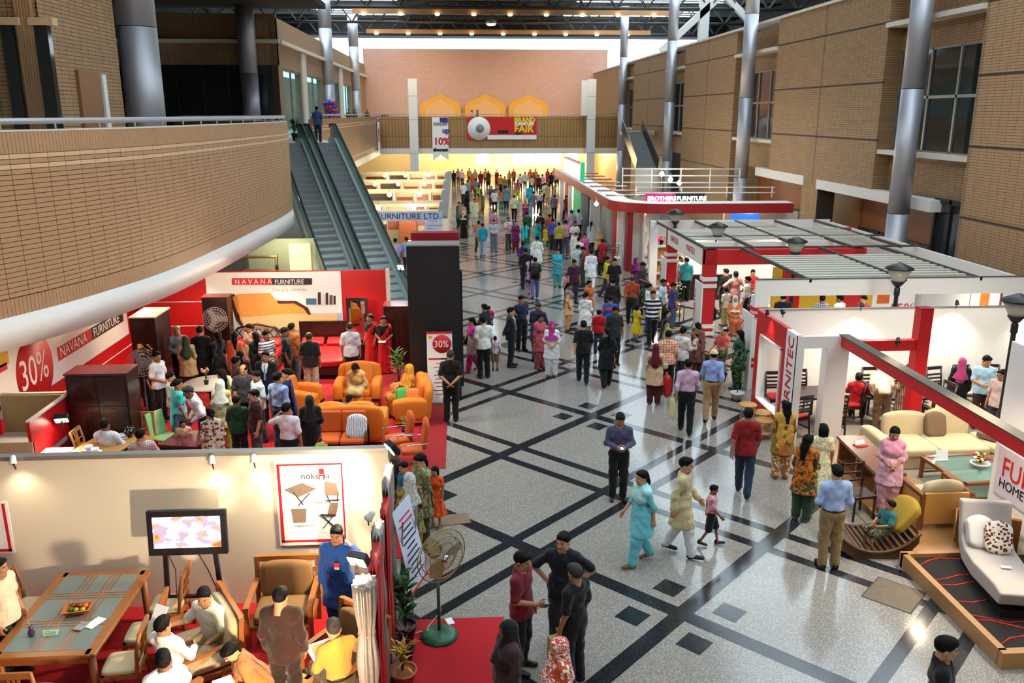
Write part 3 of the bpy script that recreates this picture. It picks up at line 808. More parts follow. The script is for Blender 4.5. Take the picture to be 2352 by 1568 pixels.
# ---- skeletons; facing -Y, height 1.70
def skel(pose, f, hy=0., hp=0.):
    sw = .158 if f else .18
    J = dict(pel=[0, 0, .94], wai=[0, 0, 1.07], che=[0, .005, 1.27], nec=[0, .02, 1.45], hed=[0, -.002, 1.588])
    for s, n in ((1, 'L'), (-1, 'R')):
        J['sh' + n] = [s * (sw - .012), .012, 1.375]; J['el' + n] = [s * (sw + .045), .03, 1.125]; J['wr' + n] = [s * (sw + .05), -.045, .885]
        J['hip' + n] = [s * .09, 0, .92]; J['kn' + n] = [s * .1, -.015, .50]; J['an' + n] = [s * .1, .03, .085]; J['to' + n] = [s * .125, -.15, .035]
    lean = 0.
    def both(el, wr):
        for s, n in ((1, 'L'), (-1, 'R')): J['el' + n] = [s * el[0], el[1], el[2]]; J['wr' + n] = [s * wr[0], wr[1], wr[2]]
    sit = pose.startswith('sit')
    if pose in ('walk', 'walk2'):
        a, b = ('L', 'R') if pose == 'walk' else ('R', 'L'); s = 1 if a == 'L' else -1
        J['kn' + a] = [s * .095, -.13, .52]; J['an' + a] = [s * .09, -.2, .095]; J['to' + a] = [s * .11, -.38, .055]
        J['kn' + b] = [-s * .095, .04, .5]; J['an' + b] = [-s * .09, .24, .14]; J['to' + b] = [-s * .1, .08, .045]
        J['el' + a] = [s * (sw + .04), .11, 1.12]; J['wr' + a] = [s * (sw + .05), .11, .88]
        J['el' + b] = [-s * (sw + .05), -.05, 1.13]; J['wr' + b] = [-s * (sw + .03), -.23, .95]; lean = .04
    elif pose == 'clasp': both((sw + .06, .01, 1.13), (.055, -.19, 1.0))
    elif pose == 'phone': both((sw + .06, -.03, 1.14), (.075, -.28, 1.14))
    elif pose == 'akimbo': both((sw + .22, .07, 1.17), (.2, -.0, .99))
    elif pose == 'back': both((sw + .05, .1, 1.13), (.05, .19, .98))
    elif pose == 'call': J['elL'] = [sw + .2, -.1, 1.25]; J['wrL'] = [.21, -.06, 1.44]
    elif pose == 'hold': J['elR'] = [-sw - .05, -.01, 1.13]; J['wrR'] = [-.12, -.26, 1.1]
    elif pose == 'carry': both((sw + .06, -.05, 1.14), (.06, -.26, 1.1))
    elif pose == 'point': J['elR'] = [-sw - .12, -.16, 1.2]; J['wrR'] = [-sw - .1, -.42, 1.16]
    elif pose == 'bend': both((sw + .03, -.05, 1.13), (.14, -.17, .96)); lean = .95
    elif pose == 'stoop': both((sw + .04, -.03, 1.13), (.1, -.24, 1.02)); lean = .4
    if sit:
        dz = -.42
        for k in J:
            if k[:2] not in ('hi', 'kn', 'an', 'to'): J[k][2] += dz
        for s, n in ((1, 'L'), (-1, 'R')):
            w = .1 if f else .14
            J['hip' + n] = [s * .095, 0, .5]; J['kn' + n] = [s * w, -.45, .5]; J['an' + n] = [s * w, -.42, .085]; J['to' + n] = [s * (w + .02), -.6, .035]
            J['el' + n] = [s * (sw + .07), -.08, .73]; J['wr' + n] = [s * .1, -.3, .63]
        lean = {'sit': -.12, 'sitlean': .5, 'sitbook': .2}.get(pose, 0)
        if pose == 'sitbook': J['elR'] = [-sw - .1, -.12, .8]; J['wrR'] = [-sw - .28, -.3, .82]
    if lean:
        p = np.array(J['pel']); R = rotm(0, lean)
        for k in J:
            if k[:2] not in ('hi', 'kn', 'an', 'to', 'pe'): J[k] = list(p + R @ (np.array(J[k]) - p))
    J = {k: np.array(v, float) for k, v in J.items()}
    J['R'] = rotm(hy, hp + lean * .8); J['T'] = rotm(0, lean); J['f'] = f; J['sit'] = sit; J['lean'] = lean
    return J
def torso(g, J, inf=0., bust=True, k=.05):
    T = J['T']; f = J['f']; TM = T if abs(J['lean']) > .01 else None
    a = (lambda p: J['pel'] + T @ np.array(p))
    if f:
        g.ell(a((0, .0, .34)), (.145 + inf, .098 + inf, .16 + inf), k, M=TM); g.ell(a((0, 0, .13)), (.125 + inf, .092 + inf, .14 + inf), k, M=TM)
        g.ell(a((0, .005, -.01)), (.168 + inf, .12 + inf, .13 + inf), k, M=TM)
        for s in (-1, 1): g.ell(a((s * .062, -.066, .32)), (.062 + inf * .7, .056 + inf * .7, .065 + inf * .7), .07, M=TM)
    else:
        g.ell(a((0, .0, .35)), (.172 + inf, .108 + inf, .17 + inf), k, M=TM); g.ell(a((0, -.008, .13)), (.148 + inf, .108 + inf, .15 + inf), k, M=TM)
        g.ell(a((0, .005, -.01)), (.158 + inf, .112 + inf, .12 + inf), k, M=TM)
    g.cone(J['shL'], J['shR'], .045 + inf, .045 + inf, .05); g.cone(J['che'], J['nec'], .085 + inf, .05 + inf * .6, .05)
    for n in 'LR': g.cone(J['nec'] + J['T'] @ np.array([0, .01, -.03]), J['sh' + n], .05 + inf * .8, .046 + inf, .05)
def arms(g, J, inf, frac=1., k=.035, flare=0.):
    for n in 'LR':
        a, b, c = J['sh' + n], J['el' + n], J['wr' + n]; q = .86 if J['f'] else 1
        if frac <= .5: e = a + (b - a) * (frac / .5); g.cone(a, e, .053 * q + inf, .05 * q + inf + flare, k)
        else:
            g.cone(a, b, .052 * q + inf, .043 * q + inf, k); e = b + (c - b) * ((frac - .5) / .5); g.cone(b, e, .043 * q + inf, .032 * q + inf + flare, k)
def legs(g, J, inf, frac=1., k=.04, rad=(.086, .06, .042)):
    for n in 'LR':
        a, b, c = J['hip' + n], J['kn' + n], J['an' + n]; g.cone(a, b, rad[0] + inf, rad[1] + inf, k)
        if frac > .5: g.cone(b, b + (c - b) * (frac - .5) * 2, rad[1] + inf, rad[2] + inf, k)
def bounds(J, m=.28):
    P = np.array([v for k, v in J.items() if isinstance(v, np.ndarray) and v.shape == (3,)]); lo = P.min(0) - m; hi = P.max(0) + m; lo[2] = -.02; return lo, hi
HS = .018
def neckhole(g, J, r=.071):
    n0 = J['nec']; T = J['T']; g.cone(n0 + T @ np.array([0, -.012, -.012]), n0 + T @ np.array([0, -.03, .25]), r, r * 1.6, .0, True)
def template(outfit, pose, f, hair, hy=0., hp=0., curl=.45):
    """-> list of (part name, mesh, slot key)"""
    J = skel(pose, f, hy, hp); lo, hi = bounds(J); out = []
    # -- body
    g = Field(lo, hi, .016); torso(g, J, -.012); arms(g, J, -.002); legs(g, J, -.012, 1, rad=(.082, .058, .042))
    for n in 'LR': g.cone(J['an' + n], J['an' + n] + [0, 0, -.04], .04, .04, .03); g.cone(J['an' + n] + [0, .02, -.05], J['to' + n], .036, .026, .03)
    g.cone(J['che'], J['nec'], .075, .052, .04)
    V, Q = g.net(); mi = np.zeros(len(Q), int)
    hv, hq, hm = head_of(f); hv = hv * 1.06 @ J['R'].T + J['hed']; Q = np.concatenate([Q, hq + len(V)]); V = np.concatenate([V, hv]); mi = np.concatenate([mi, hm])
    for n, s in (('L', 1), ('R', -1)):
        pv, pq = hand_of(curl); pv = pv.copy() * (.92 if f else 1.03)
        pv[:, 0] *= -s; 
        if s > 0: pq = pq[:, ::-1]
        d = J['wr' + n] - J['el' + n]; d /= np.linalg.norm(d)
        zc = -d; xc = np.array([s * 1.0, 0, 0]) if abs(d[0]) < .8 else np.array([0, -1.0, 0]) * -1
        yc = np.cross(zc, xc); yc /= np.linalg.norm(yc); xc = np.cross(yc, zc); B = np.stack([xc * 1.0, yc, zc], 1)
        if s < 0: B = np.stack([-xc, -np.cross(zc, xc) * -1, zc], 1); B[:, 0] = -B[:, 0] if False else B[:, 0]
        if np.linalg.det(B) < 0: B[:, 1] = -B[:, 1]
        pv = pv @ B.T + J['wr' + n]; Q = np.concatenate([Q, pq + len(V)]); V = np.concatenate([V, pv]); mi = np.concatenate([mi, np.zeros(len(pq), int)])
    out.append(('body', mk('person_body', V, Q, 4, mi), 'skin'))
    def part(name, g, key):
        V, Q = g.net()
        if len(Q): out.append((name, mk(name, V, Q), key))
    a = (lambda p: J['pel'] + J['T'] @ np.array(p)); up = J['T'] @ np.array([0, 0, 1.])
    # -- clothes
    male_legs = outfit in ('shirt', 'tee', 'tucked', 'longtucked', 'suit', 'blazer')
    if male_legs:
        g = Field(lo, hi, HS); legs(g, J, .012, 1., rad=(.094, .07, .058)); 
        g.ell(a((0, .005, 0)), (.166, .12, .12), .04); g.cut(a((0, 0, .1)), up); g.ruffle(.004)
        part('trousers', g, 'bottom')
    if outfit in ('shirt', 'tee', 'tucked', 'longtucked'):
        g = Field(lo, hi, HS); torso(g, J, .017); arms(g, J, .01, .42 if outfit in ('shirt', 'tee', 'tucked') else .97, flare=.008 if outfit != 'longtucked' else .004)
        if outfit in ('shirt', 'tee'): g.skirt(a((0, .002, .12)), a((0, .004, -.12)), (.178, .13), (.205, .158), .04) if abs(J['lean']) < .3 and not J['sit'] else None
        g.cut(a((0, 0, .055 if outfit in ('tucked', 'longtucked') else -.11)), -up); g.ruffle(.0042); neckhole(g, J)
        part('shirt', g, 'top')
        if outfit != 'tee':
            g = Field(J['nec'] - .13, J['nec'] + .13, .009); n0 = J['nec']
            g.cone(n0 + J['T'] @ np.array([0, .01, -.02]), n0 + J['T'] @ np.array([0, .012, .035]), .086, .078, 0); g.cut(n0 + J['T'] @ np.array([0, 0, .02]), J['T'] @ np.array([0, -.45, 1.])); g.cut(n0 + J['T'] @ np.array([0, 0, -.05]), J['T'] @ np.array([0, .2, -1.]))
            part('collar', g, 'top')
        if outfit in ('tucked', 'longtucked'):
            g = Field(lo, hi, .014); g.ell(a((0, .003, .06)), (.176, .128, .13), 0); g.cut(a((0, 0, .072)), up); g.cut(a((0, 0, .036)), -up); part('belt', g, 'belt')
    elif outfit in ('suit', 'blazer'):
        g = Field(lo, hi, HS); torso(g, J, .03); arms(g, J, .022, .95, flare=.004); g.skirt(a((0, 0, .1)), a((0, .005, -.16)), (.178, .135), (.2, .155), .04)
        g.cut(a((0, 0, -.15)), -up); g.cone(a((0, -.175, .13)), a((0, -.13, .5)), .012, .1, .0, True); neckhole(g, J, .068); g.ruffle(.0035)
        part('jacket', g, 'top')
        g = Field(lo, hi, HS); torso(g, J, .012); g.cut(a((0, 0, .05)), -up); neckhole(g, J, .058); part('shirt', g, 'shirt')
        g = Field(lo, hi, .012); g.cone(a((0, -.15, .14)), a((0, -.105, .47)), .028, .014, 0, flat=.5); part('necktie', g, 'tie')
    elif outfit in ('kurta', 'salwar', 'panjabi'):
        g = Field(lo, hi, HS); legs(g, J, .02 if f else .012, 1., rad=(.1, .085, .06) if f else (.094, .08, .066)); g.ell(a((0, .005, 0)), (.17, .122, .12), .04); g.cut(a((0, 0, .08)), up); g.ruffle(.004); part('trousers', g, 'bottom')
        g = Field(lo, hi, HS); torso(g, J, .018); arms(g, J, .016, .95 if outfit == 'panjabi' else (.62 if f else .95), flare=.01)
        zb = .56 if not f else .58
        if J['sit']:
            for n in 'LR': g.cone(J['hip' + n], J['kn' + n], .115, .105, .06)
            g.cone(J['knL'], J['knR'], .085, .085, .05)
        else: g.skirt(a((0, 0, .12)), (0, (J['anL'][1] + J['anR'][1]) * .25, zb), (.155 if f else .168, .118 if f else .125), (.25, .2), .05, 7, .05); [g.cone(J['hip' + n], J['hip' + n] + (J['kn' + n] - J['hip' + n]) * .85, .12, .125, .06) for n in 'LR']; g.cut((0, 0, zb), (0, 0, -1))
        g.ruffle(.0045); neckhole(g, J); part('tunic', g, 'top')
    elif outfit in ('sari', 'abaya', 'dress'):
        g = Field(lo, hi, HS)
        if outfit == 'sari':
            g.ell(a((0, 0, .33)), (.16, .115, .16), .04); torso(g, J, .012); arms(g, J, .012, .34); g.cut(a((0, 0, .16)), -up); neckhole(g, J, .08); part('blouse', g, 'blouse')
            g = Field(lo, hi, HS)
            if J['sit']:
                for n in 'LR': g.cone(J['hip' + n], J['kn' + n], .12, .11, .06); g.cone(J['kn' + n], J['an' + n], .11, .1, .06)
                g.ell(a((0, 0, 0)), (.18, .14, .13), .05)
            else: g.skirt(a((0, 0, .13)), (0, 0, .03), (.15, .115), (.235, .21), .03, 9, .06)
            g.ruffle(.003); part('skirt', g, 'top')
            g = Field(lo, hi, HS); torso(g, J, .03); g.cut(a((.03, 0, .3)), J['T'] @ np.array([-1., 0, .75])); g.cut(a((.21, 0, .35)), (1, 0, -.6)); g.cut(a((0, 0, .0)), -up); g.ruffle(.004)
            g.cone(J['shL'] + [-.05, .1, .02], J['pel'] + [.06, .2, -.25], .1, .13, .05, flat=.3); part('drape', g, 'scarf')
        else:
            torso(g, J, .03 if outfit == 'abaya' else .015); arms(g, J, .03 if outfit == 'abaya' else .014, .97 if outfit == 'abaya' else .3, flare=.02)
            if J['sit']:
                for n in 'LR': g.cone(J['hip' + n], J['kn' + n], .12, .11, .06); g.cone(J['kn' + n], J['an' + n], .11, .1, .06)
            elif outfit == 'abaya': g.skirt(a((0, 0, .14)), (0, 0, .02), (.18, .14), (.27, .24), .05, 8, .05)
            else: g.skirt(a((0, 0, .15)), (0, 0, .42), (.13, .1), (.3, .27), .03, 10, .07)
            g.ruffle(.003); neckhole(g, J); part('gown', g, 'top')
    elif outfit == 'shorts':
        g = Field(lo, hi, HS); legs(g, J, .016, .5, rad=(.1, .085, .06)); g.ell(a((0, .005, 0)), (.17, .122, .12), .04); g.cut(a((0, 0, .1)), up)
        for n in 'LR': pass
        part('shorts', g, 'bottom')
        g = Field(lo, hi, HS); torso(g, J, .017); arms(g, J, .016, .42, flare=.01); g.skirt(a((0, 0, .12)), a((0, 0, -.1)), (.16, .12), (.185, .14), .04); g.cut(a((0, 0, -.09)), -up); neckhole(g, J); part('shirt', g, 'top')
    # -- shoes
    if outfit != 'abaya' and not (outfit == 'sari'):
        g = Field((lo[0], lo[1], -.02), (hi[0], hi[1], .4), .012)
        for n in 'LR':
            an, to = J['an' + n], J['to' + n]; g.cone(an + [0, .035, -.045], to + [0, 0, .004], .044, .034, .02); g.cone(an + [0, .03, -.035], an + [0, .02, .01], .047, .044, .02)
        part('shoes', g, 'shoes')
    # -- hair, scarves
    R = J['R']; hc = J['hed']
    def hw(p): return hc + R @ np.array(p)
    hlo, hhi = hc - [.3, .35, .62], hc + [.3, .35, .2]
    if hair in ('short', 'bald', 'long', 'bun', 'tail', 'cap', 'bob'):
        g = Field(hlo if hair in ('long', 'tail') else hc - .2, hhi if hair in ('long', 'tail') else hc + .2, .0105)
        g.ell(hw((0, .018, .036)), (.0865, .108, .1), 0, M=R); 
        if hair not in ('bald', 'cap'): g.ell(hw((.01, -.045, .088)), (.066, .055, .034), .03, M=R)
        if hair == 'cap': g.cut(hw((0, 0, .06)), R @ np.array([0, 0, 1.]))
        p0 = hw((0, -.084, .068)); g.cut(p0, R @ np.array([0, -.60, -.8]) if f else R @ np.array([0, -.72, -.69]))
        if hair == 'bald': g.ell(hw((0, -.02, .14)), (.09, .11, .085), .0, True, M=R)
        if hair == 'long': g.cone(hw((0, .05, .02)), hw((0, .085, -.12)), .082, .075, .04, flat=.75); g.cone(hw((0, .085, -.12)), hw((0, .1, -.32)), .075, .045, .03, flat=.6)
        if hair == 'bob': g.cone(hw((-.05, .04, 0)), hw((-.055, .045, -.1)), .05, .04, .04); g.cone(hw((.05, .04, 0)), hw((.055, .045, -.1)), .05, .04, .04); g.cone(hw((0, .06, 0)), hw((0, .07, -.09)), .06, .05, .04)
        if hair == 'bun': g.ell(hw((0, .125, -.01)), (.048, .042, .045), .02)
        if hair == 'tail': q0 = hw((0, .105, .0)); q1 = q0 + [0, .03, -.1]; g.cone(q0, q1, .035, .034, .03); g.cone(q1, q1 + [0, .0, -.27], .032, .016, .02)
        g.ruffle(.0026, 6.); part('hair', g, 'hair')
        if hair == 'cap':
            g = Field(hc - .24, hc + .24, .0105); g.ell(hw((0, .014, .045)), (.098, .118, .1), 0, M=R); g.cut(hw((0, 0, .042)), R @ np.array([0, 0, -1.])); g.ell(hw((0, -.12, .05)), (.075, .085, .014), .01, M=R); part('cap', g, 'cap')
    if hair == 'hijab':
        g = Field(hlo, hhi, .0125); g.ell(hw((0, .012, .025)), (.097, .118, .11), 0, M=R); g.cone(hw((0, -.005, -.03)), hw((0, .01, -.15)), .088, .085, .04)
        g.skirt(J['nec'] + [0, .0, .05], J['nec'] + [0, -.03, -.27], (.085, .085), (.225, .2), .06, 6, .05); g.cone(hw((0, .1, 0)), J['nec'] + [0, .12, -.3], .06, .1, .05, flat=.5)
        g.ell(hw((0, -.115, -.02)), (.056, .075, .078), .008, True, M=R); part('headscarf', g, 'scarf')
    if outfit == 'salwar' and hair != 'hijab':
        g = Field(lo, hi, HS); torso(g, J, .028); g.cut(a((0, 0, .29)), J['T'] @ np.array([0, .5, -1.])); neckhole(g, J, .06)
        for s, n in ((1, 'L'), (-1, 'R')): g.cone(J['sh' + n] + [-s * .05, .08, .03], a((s * .1, .17, -.18 if s > 0 else -.05)), .07, .08, .03, flat=.35)
        g.ruffle(.004); part('scarf', g, 'scarf')
    return out
_TC = {}
m_eyew = mat('eye white', '#a39a90', .4); m_iris = mat('dark brow and iris', '#1a120d', .5); m_lips = mat('lips', '#7a3a32', .5)
SKINS = [mat('brown skin', '#a87654', .55, var=.06, spec=.4), mat('tan skin', '#c08d68', .55, var=.06, spec=.4), mat('deep brown skin', '#86593e', .55, var=.06, spec=.4)]
m_hair = mat('black hair', '#0b0908', .65, var=.4, vs=40, bump=.5, bs=160, spec=.15); m_hairg = mat('greying hair', '#3a3633', .65, var=.5, vs=60, spec=.15); m_hairw = mat('white hair', '#a8a39c', .55, var=.2, vs=60)
m_shoe = mat('black leather', '#14110f', .35); m_sandal = mat('tan sandal', '#6b4a30', .5); m_beltm = mat('dark belt', '#1a1310', .4)
def cloth(c, pat=None, c2=None, sc=1.):
    key = ('cloth', str(c), pat, str(c2), sc)
    if key in _MC: return _MC[key]
    m = bpy.data.materials.new('cloth ' + (pat or 'plain')); m.use_nodes = True; N = m.node_tree.nodes; L = m.node_tree.links; p = N['Principled BSDF']
    p.inputs['Roughness'].default_value = .85; p.inputs['Specular IOR Level'].default_value = .25; p.inputs['Sheen Weight'].default_value = .15
    tc = N.new('ShaderNodeTexCoord'); a = lin(c); b = lin(c2 or c)
    n = N.new('ShaderNodeTexNoise'); n.inputs['Scale'].default_value = 9; n.inputs['Detail'].default_value = 3; L.new(tc.outputs['Object'], n.inputs['Vector'])
    base = mixn(N, L, n.outputs['Fac'], tuple(x * .86 for x in a), tuple(min(1, x * 1.12) for x in a))
    if pat:
        sp = N.new('ShaderNodeSeparateXYZ'); L.new(tc.outputs['Object'], sp.inputs[0])
        def stripe(ax, fr, duty):
            s = mathn(N, L, 'FRACT', mathn(N, L, 'MULTIPLY', sp.outputs[ax], fr)); return mathn(N, L, 'LESS_THAN', s, duty)
        if pat == 'hstripe': fac = stripe('Z', 14 * sc, .45)
        elif pat == 'vstripe': fac = stripe('X', 26 * sc, .4)
        elif pat == 'check': fac = mathn(N, L, 'MULTIPLY', mathn(N, L, 'ADD', stripe('Z', 16 * sc, .45), stripe('X', 16 * sc, .45)), .5)
        elif pat == 'block': fac = stripe('Z', 3.2 * sc, .3)
        else:
            v = N.new('ShaderNodeTexVoronoi' if pat == 'floral' else 'ShaderNodeTexNoise'); v.inputs['Scale'].default_value = 16 * sc if pat == 'floral' else 7 * sc
            L.new(tc.outputs['Object'], v.inputs['Vector'])
            if pat == 'floral': fac = mathn(N, L, 'LESS_THAN', v.outputs['Distance'], .42)
            else:
                v.inputs['Distortion'].default_value = 3; fac = mathn(N, L, 'GREATER_THAN', v.outputs['Fac'], .52)
        base = mixn(N, L, fac, base, b)
    mp = N.new('ShaderNodeMapping'); mp.inputs['Scale'].default_value = (9, 9, 5); L.new(tc.outputs['Object'], mp.inputs[0])
    nw = N.new('ShaderNodeTexNoise'); nw.inputs['Scale'].default_value = 1.; nw.inputs['Detail'].default_value = 2; nw.inputs['Distortion'].default_value = 1.2; L.new(mp.outputs[0], nw.inputs['Vector'])
    bp = N.new('ShaderNodeBump'); bp.inputs['Strength'].default_value = .75; bp.inputs['Distance'].default_value = .035; L.new(nw.outputs['Fac'], bp.inputs['Height']); L.new(bp.outputs[0], p.inputs['Normal'])
    L.new(base, p.inputs['Base Color']); _MC[key] = m; return m
def person(label, pos, face, outfit, pose='stand', f=0, hair='short', top='#dddddd', bottom='#1c1c20', scarf=None, h=1.68, skin=0, hairm=None, shoes=None, hy=0., hp=0., group=None, blouse=None, shirt='#d8dde2', tie='#5a86a8', cap='#d8bf90', z=0., name='person', curl=.45):
    """pos: (x, y) of the feet; face: 0 looks at the camera side (-Y), 90 to +X"""
    key = (outfit, pose, f, hair, round(hy, 2), round(hp, 2), curl)
    if key not in _TC: _TC[key] = template(*key)
    t = thing(name, label, 'person', (pos[0], pos[1], z), math.radians(face), group); s = h / 1.70; t.scale = (s, s, s)
    mm = lambda c: c if isinstance(c, bpy.types.Material) else cloth(c) if isinstance(c, str) else cloth(*c)
    for (pn, me, slot) in _TC[key]:
        o = link(pn, me, t)
        m = {'skin': SKINS[skin], 'top': mm(top), 'bottom': mm(bottom), 'belt': m_beltm, 'shoes': shoes or m_shoe, 'hair': hairm or m_hair, 'scarf': mm(scarf or top), 'shirt': mm(shirt), 'tie': mm(tie), 'blouse': mm(blouse or top), 'cap': mm(cap)}[slot]
        o.material_slots[0].link = 'OBJECT'; o.material_slots[0].material = m
        if slot == 'skin':
            for i, q in ((1, m_eyew), (2, m_iris), (3, m_lips)):
                o.material_slots[i].link = 'OBJECT'; o.material_slots[i].material = q
    return t
# ================================================================== STALLS
m_floodw = mat('lit flood lamp glass', '#fff2d8', .4, emit=30)
m_gold = mat('amber lamp glow', '#ffdca0', .5, emit=14)
m_walnut = wood_mat('walnut', '#5a3216', '#8a5228', 6, .35, .3)
m_teak = wood_mat('teak', '#7a4620', '#a8682f', 6, .4, .25)
m_teakz = wood_mat('teak upright', '#7a4620', '#a8682f', 6, .4, .25, 2)
m_dark = wood_mat('dark mahogany', '#1c0d0c', '#2b1412', 6, .35, .3, 2)
m_mah = wood_mat('mahogany top', '#4a1a20', '#5f242a', 6, .25, .5)
m_pine = wood_mat('honey wood', '#b5803f', '#cf9a55', 6, .45, .2)
m_ora = mat('orange upholstery', '#d9781a', .8, var=.08, vs=4, bump=.3, bs=200)
m_orad = mat('burnt orange upholstery', '#c8581a', .8, var=.08, vs=4, bump=.3, bs=200)
m_beige = mat('beige upholstery', '#c9b48c', .85, var=.06, vs=5, bump=.3, bs=220)
m_grey = mat('light grey upholstery', '#b3a89e', .9, var=.06, vs=5, bump=.3, bs=240)
m_brownc = mat('brown upholstery', '#7a5a34', .85, var=.1, vs=6, bump=.3, bs=240)
m_chrome = mat('chrome', '#c9c9cc', .15, 1.)
m_ink = mat('black print', '#1a1a1c', .6, var=.02); m_inkr = mat('red print', '#c8161e', .6, var=.03); m_inkw = mat('white print', '#f2f0ee', .6, var=.02); m_inkg = mat('grey print', '#8a8a8e', .6, var=.02)
WARM = (1, .80, .55)
def partition(label, x0, x1, y0, y1, z0, z1, m): return struct('stall_partition', MB().b2(x0, x1, y0, y1, z0, z1), m, label)
def flood(label, loc, target, energy, post=True, ang=110, group='flood lamps on the stalls', sc=1.):
    d = (Vector(target) - Vector(loc)).normalized(); t = thing('flood_lamp', label, 'lamp', loc, 0, group)
    q = d.to_track_quat('-Z', 'Y').to_matrix()
    MB().box(q @ Vector((0, 0, .05)), (.22 * sc, .16 * sc, .09 * sc), q, .01).build('housing', m_steel_d, t)
    MB().box(q @ Vector((0, 0, .0)), (.19 * sc, .13 * sc, .015), q).build('glass', m_floodw, t)
    MB().bar((0, 0, .05), (0, 0, -.14), .04, .02).build('bracket', m_steel_d, t)
    spot('flood_light', Vector(loc) + d * .08, target, energy, ang, WARM, .8, .09); return t
def clipspot(label, loc, target, energy, ang=75, col=WARM, m=None, group='small clip spotlights'):
    d = (Vector(target) - Vector(loc)).normalized(); q = d.to_track_quat('-Z', 'Y').to_matrix()
    t = thing('clip_spotlight', label, 'lamp', loc, 0, group)
    MB().lathe([(.02, .12), (.035, .1), (.045, .03), (.055, 0)], (0, 0, 0), 12, q).build('shade', m or m_black, t)
    MB().lathe([(.0, .02), (.05, .012), (.05, .002)], (0, 0, 0), 12, q).build('lamp_face', m_floodw, t)
    MB().bar((0, 0, .02), (0, .05, -.1), .015).build('clip', m_black, t)
    if energy: spot('clip_light', Vector(loc) + d * .03, target, energy, ang, col, .7, .05)
    return t
# ---------------------------------------------------------------- near left stall (cream wall, TV, dining set)
WY = 11.4
m_cw = mat('cream stall wall', '#e6dac4', .7, var=.03, vs=1.5)
partition('cream rear wall of the near left stall', -10, -1.05, WY, WY + .06, 0, 2.37, m_cw)
MB().b2(-10, -1.0, WY - .03, WY + .1, 2.36, 2.42).build('stall_top_rail', m_alu)['kind'] = 'structure'
MB().b2(-10, -1.0, 5.0, WY, 0, .012).build('floor_carpet_stall', m_carpet)['kind'] = 'structure'
# draped side of the stall
m_silver = mat('silver satin drape', '#8f867d', .4, .4, var=.25, vs=12, bump=.4, bs=30)
m_reds = mat('red satin drape', '#b01a18', .45, .1, var=.2, vs=12)
def drape(label, x, y, z0, z1, w, m, tie, dep=.16):
    t = thing('gathered_drape', label, 'curtain', (x, y, z0), 0, 'satin drapes on the stall side'); b = MB(); b.sm = True; n = 66; rows = 26; H = z1 - z0
    vs = []
    for r in range(rows + 1):
        z = H * r / rows; p = 1.0
        for tz in tie: p *= 1 - .3 * math.exp(-((z / H - tz) * 9) ** 2)
        for k in range(n):
            a = 2 * PI * k / n; rr = 1 + .13 * math.sin(11 * a + .4 * math.sin(r * .5)) + .07 * math.sin(4 * a + r * .2)
            vs.append((dep / 2 * p * rr * math.cos(a), w / 2 * p * rr * math.sin(a), z))
    fs = [(r * n + k, r * n + (k + 1) % n, (r + 1) * n + (k + 1) % n, (r + 1) * n + k) for r in range(rows) for k in range(n)]
    fs += [tuple(range(n - 1, -1, -1)), tuple(rows * n + k for k in range(n))]
    b.add(vs, fs); b.build('cloth', m, t)
    for tz in tie: MB().lathe([(dep * .38, H * tz - .02), (dep * .42, H * tz), (dep * .38, H * tz + .02)], (0, 0, 0), 14).build('tie_band', m, t)
    return t
drape('silver satin drape gathered on the post under the bright flood lamp', -1.06, 8.15, 0, 2.22, .3, m_silver, (.38, .72), .24)
drape('red satin drape between two silver ones on the stall side', -1.0, 8.75, 0, 2.2, .7, m_reds, (.5,), .12)
drape('second silver drape behind the red satin one', -1.02, 9.3, 0, 2.25, .45, m_silver, (.45, .75), .14)
drape('narrow red drape near the stall corner', -.98, 9.9, 0, 2.25, .6, m_reds, (.6,), .1)
drape('pale drape hanging at the corner of the cream wall', -1.0, 10.6, 0, 2.35, .9, m_silver, (.65,), .12)
flood('bright flood lamp on the silver draped post', (-1.15, 8.3, 2.36), (-2.4, 5.6, .6), 130, True, 150)
flood('flood lamp at the corner of the cream wall', (-1.0, 11.0, 2.55), (-4.2, 9.4, .5), 480, True, 150)
for i, (u, v) in enumerate(((30, 1065), (487, 1065), (583, 1062))):
    p = ony(u, v, WY - .12); clipspot(('first', 'middle', 'last')[i] + ' white clip lamp along the top of the cream wall', p, (p.x + .2, 10.3, .2), 26, 140, WARM, m_white, 'white clip lamps on the cream wall')
flood('flood lamp low on the front end of the draped side', (-1.2, 6.5, 1.45), (-5.6, 11.4, 1.4), 800, True, 125)
for i, (u, v) in enumerate(((845, 1192), (890, 1158))):
    p = onx(u, v, -1.08); clipspot(('lower', 'upper')[i] + ' small white bulb fixed to the draped side', p, (p.x - 1.5, p.y, .4), 0, 100, WARM, m_white, 'white bulbs on the draped side')
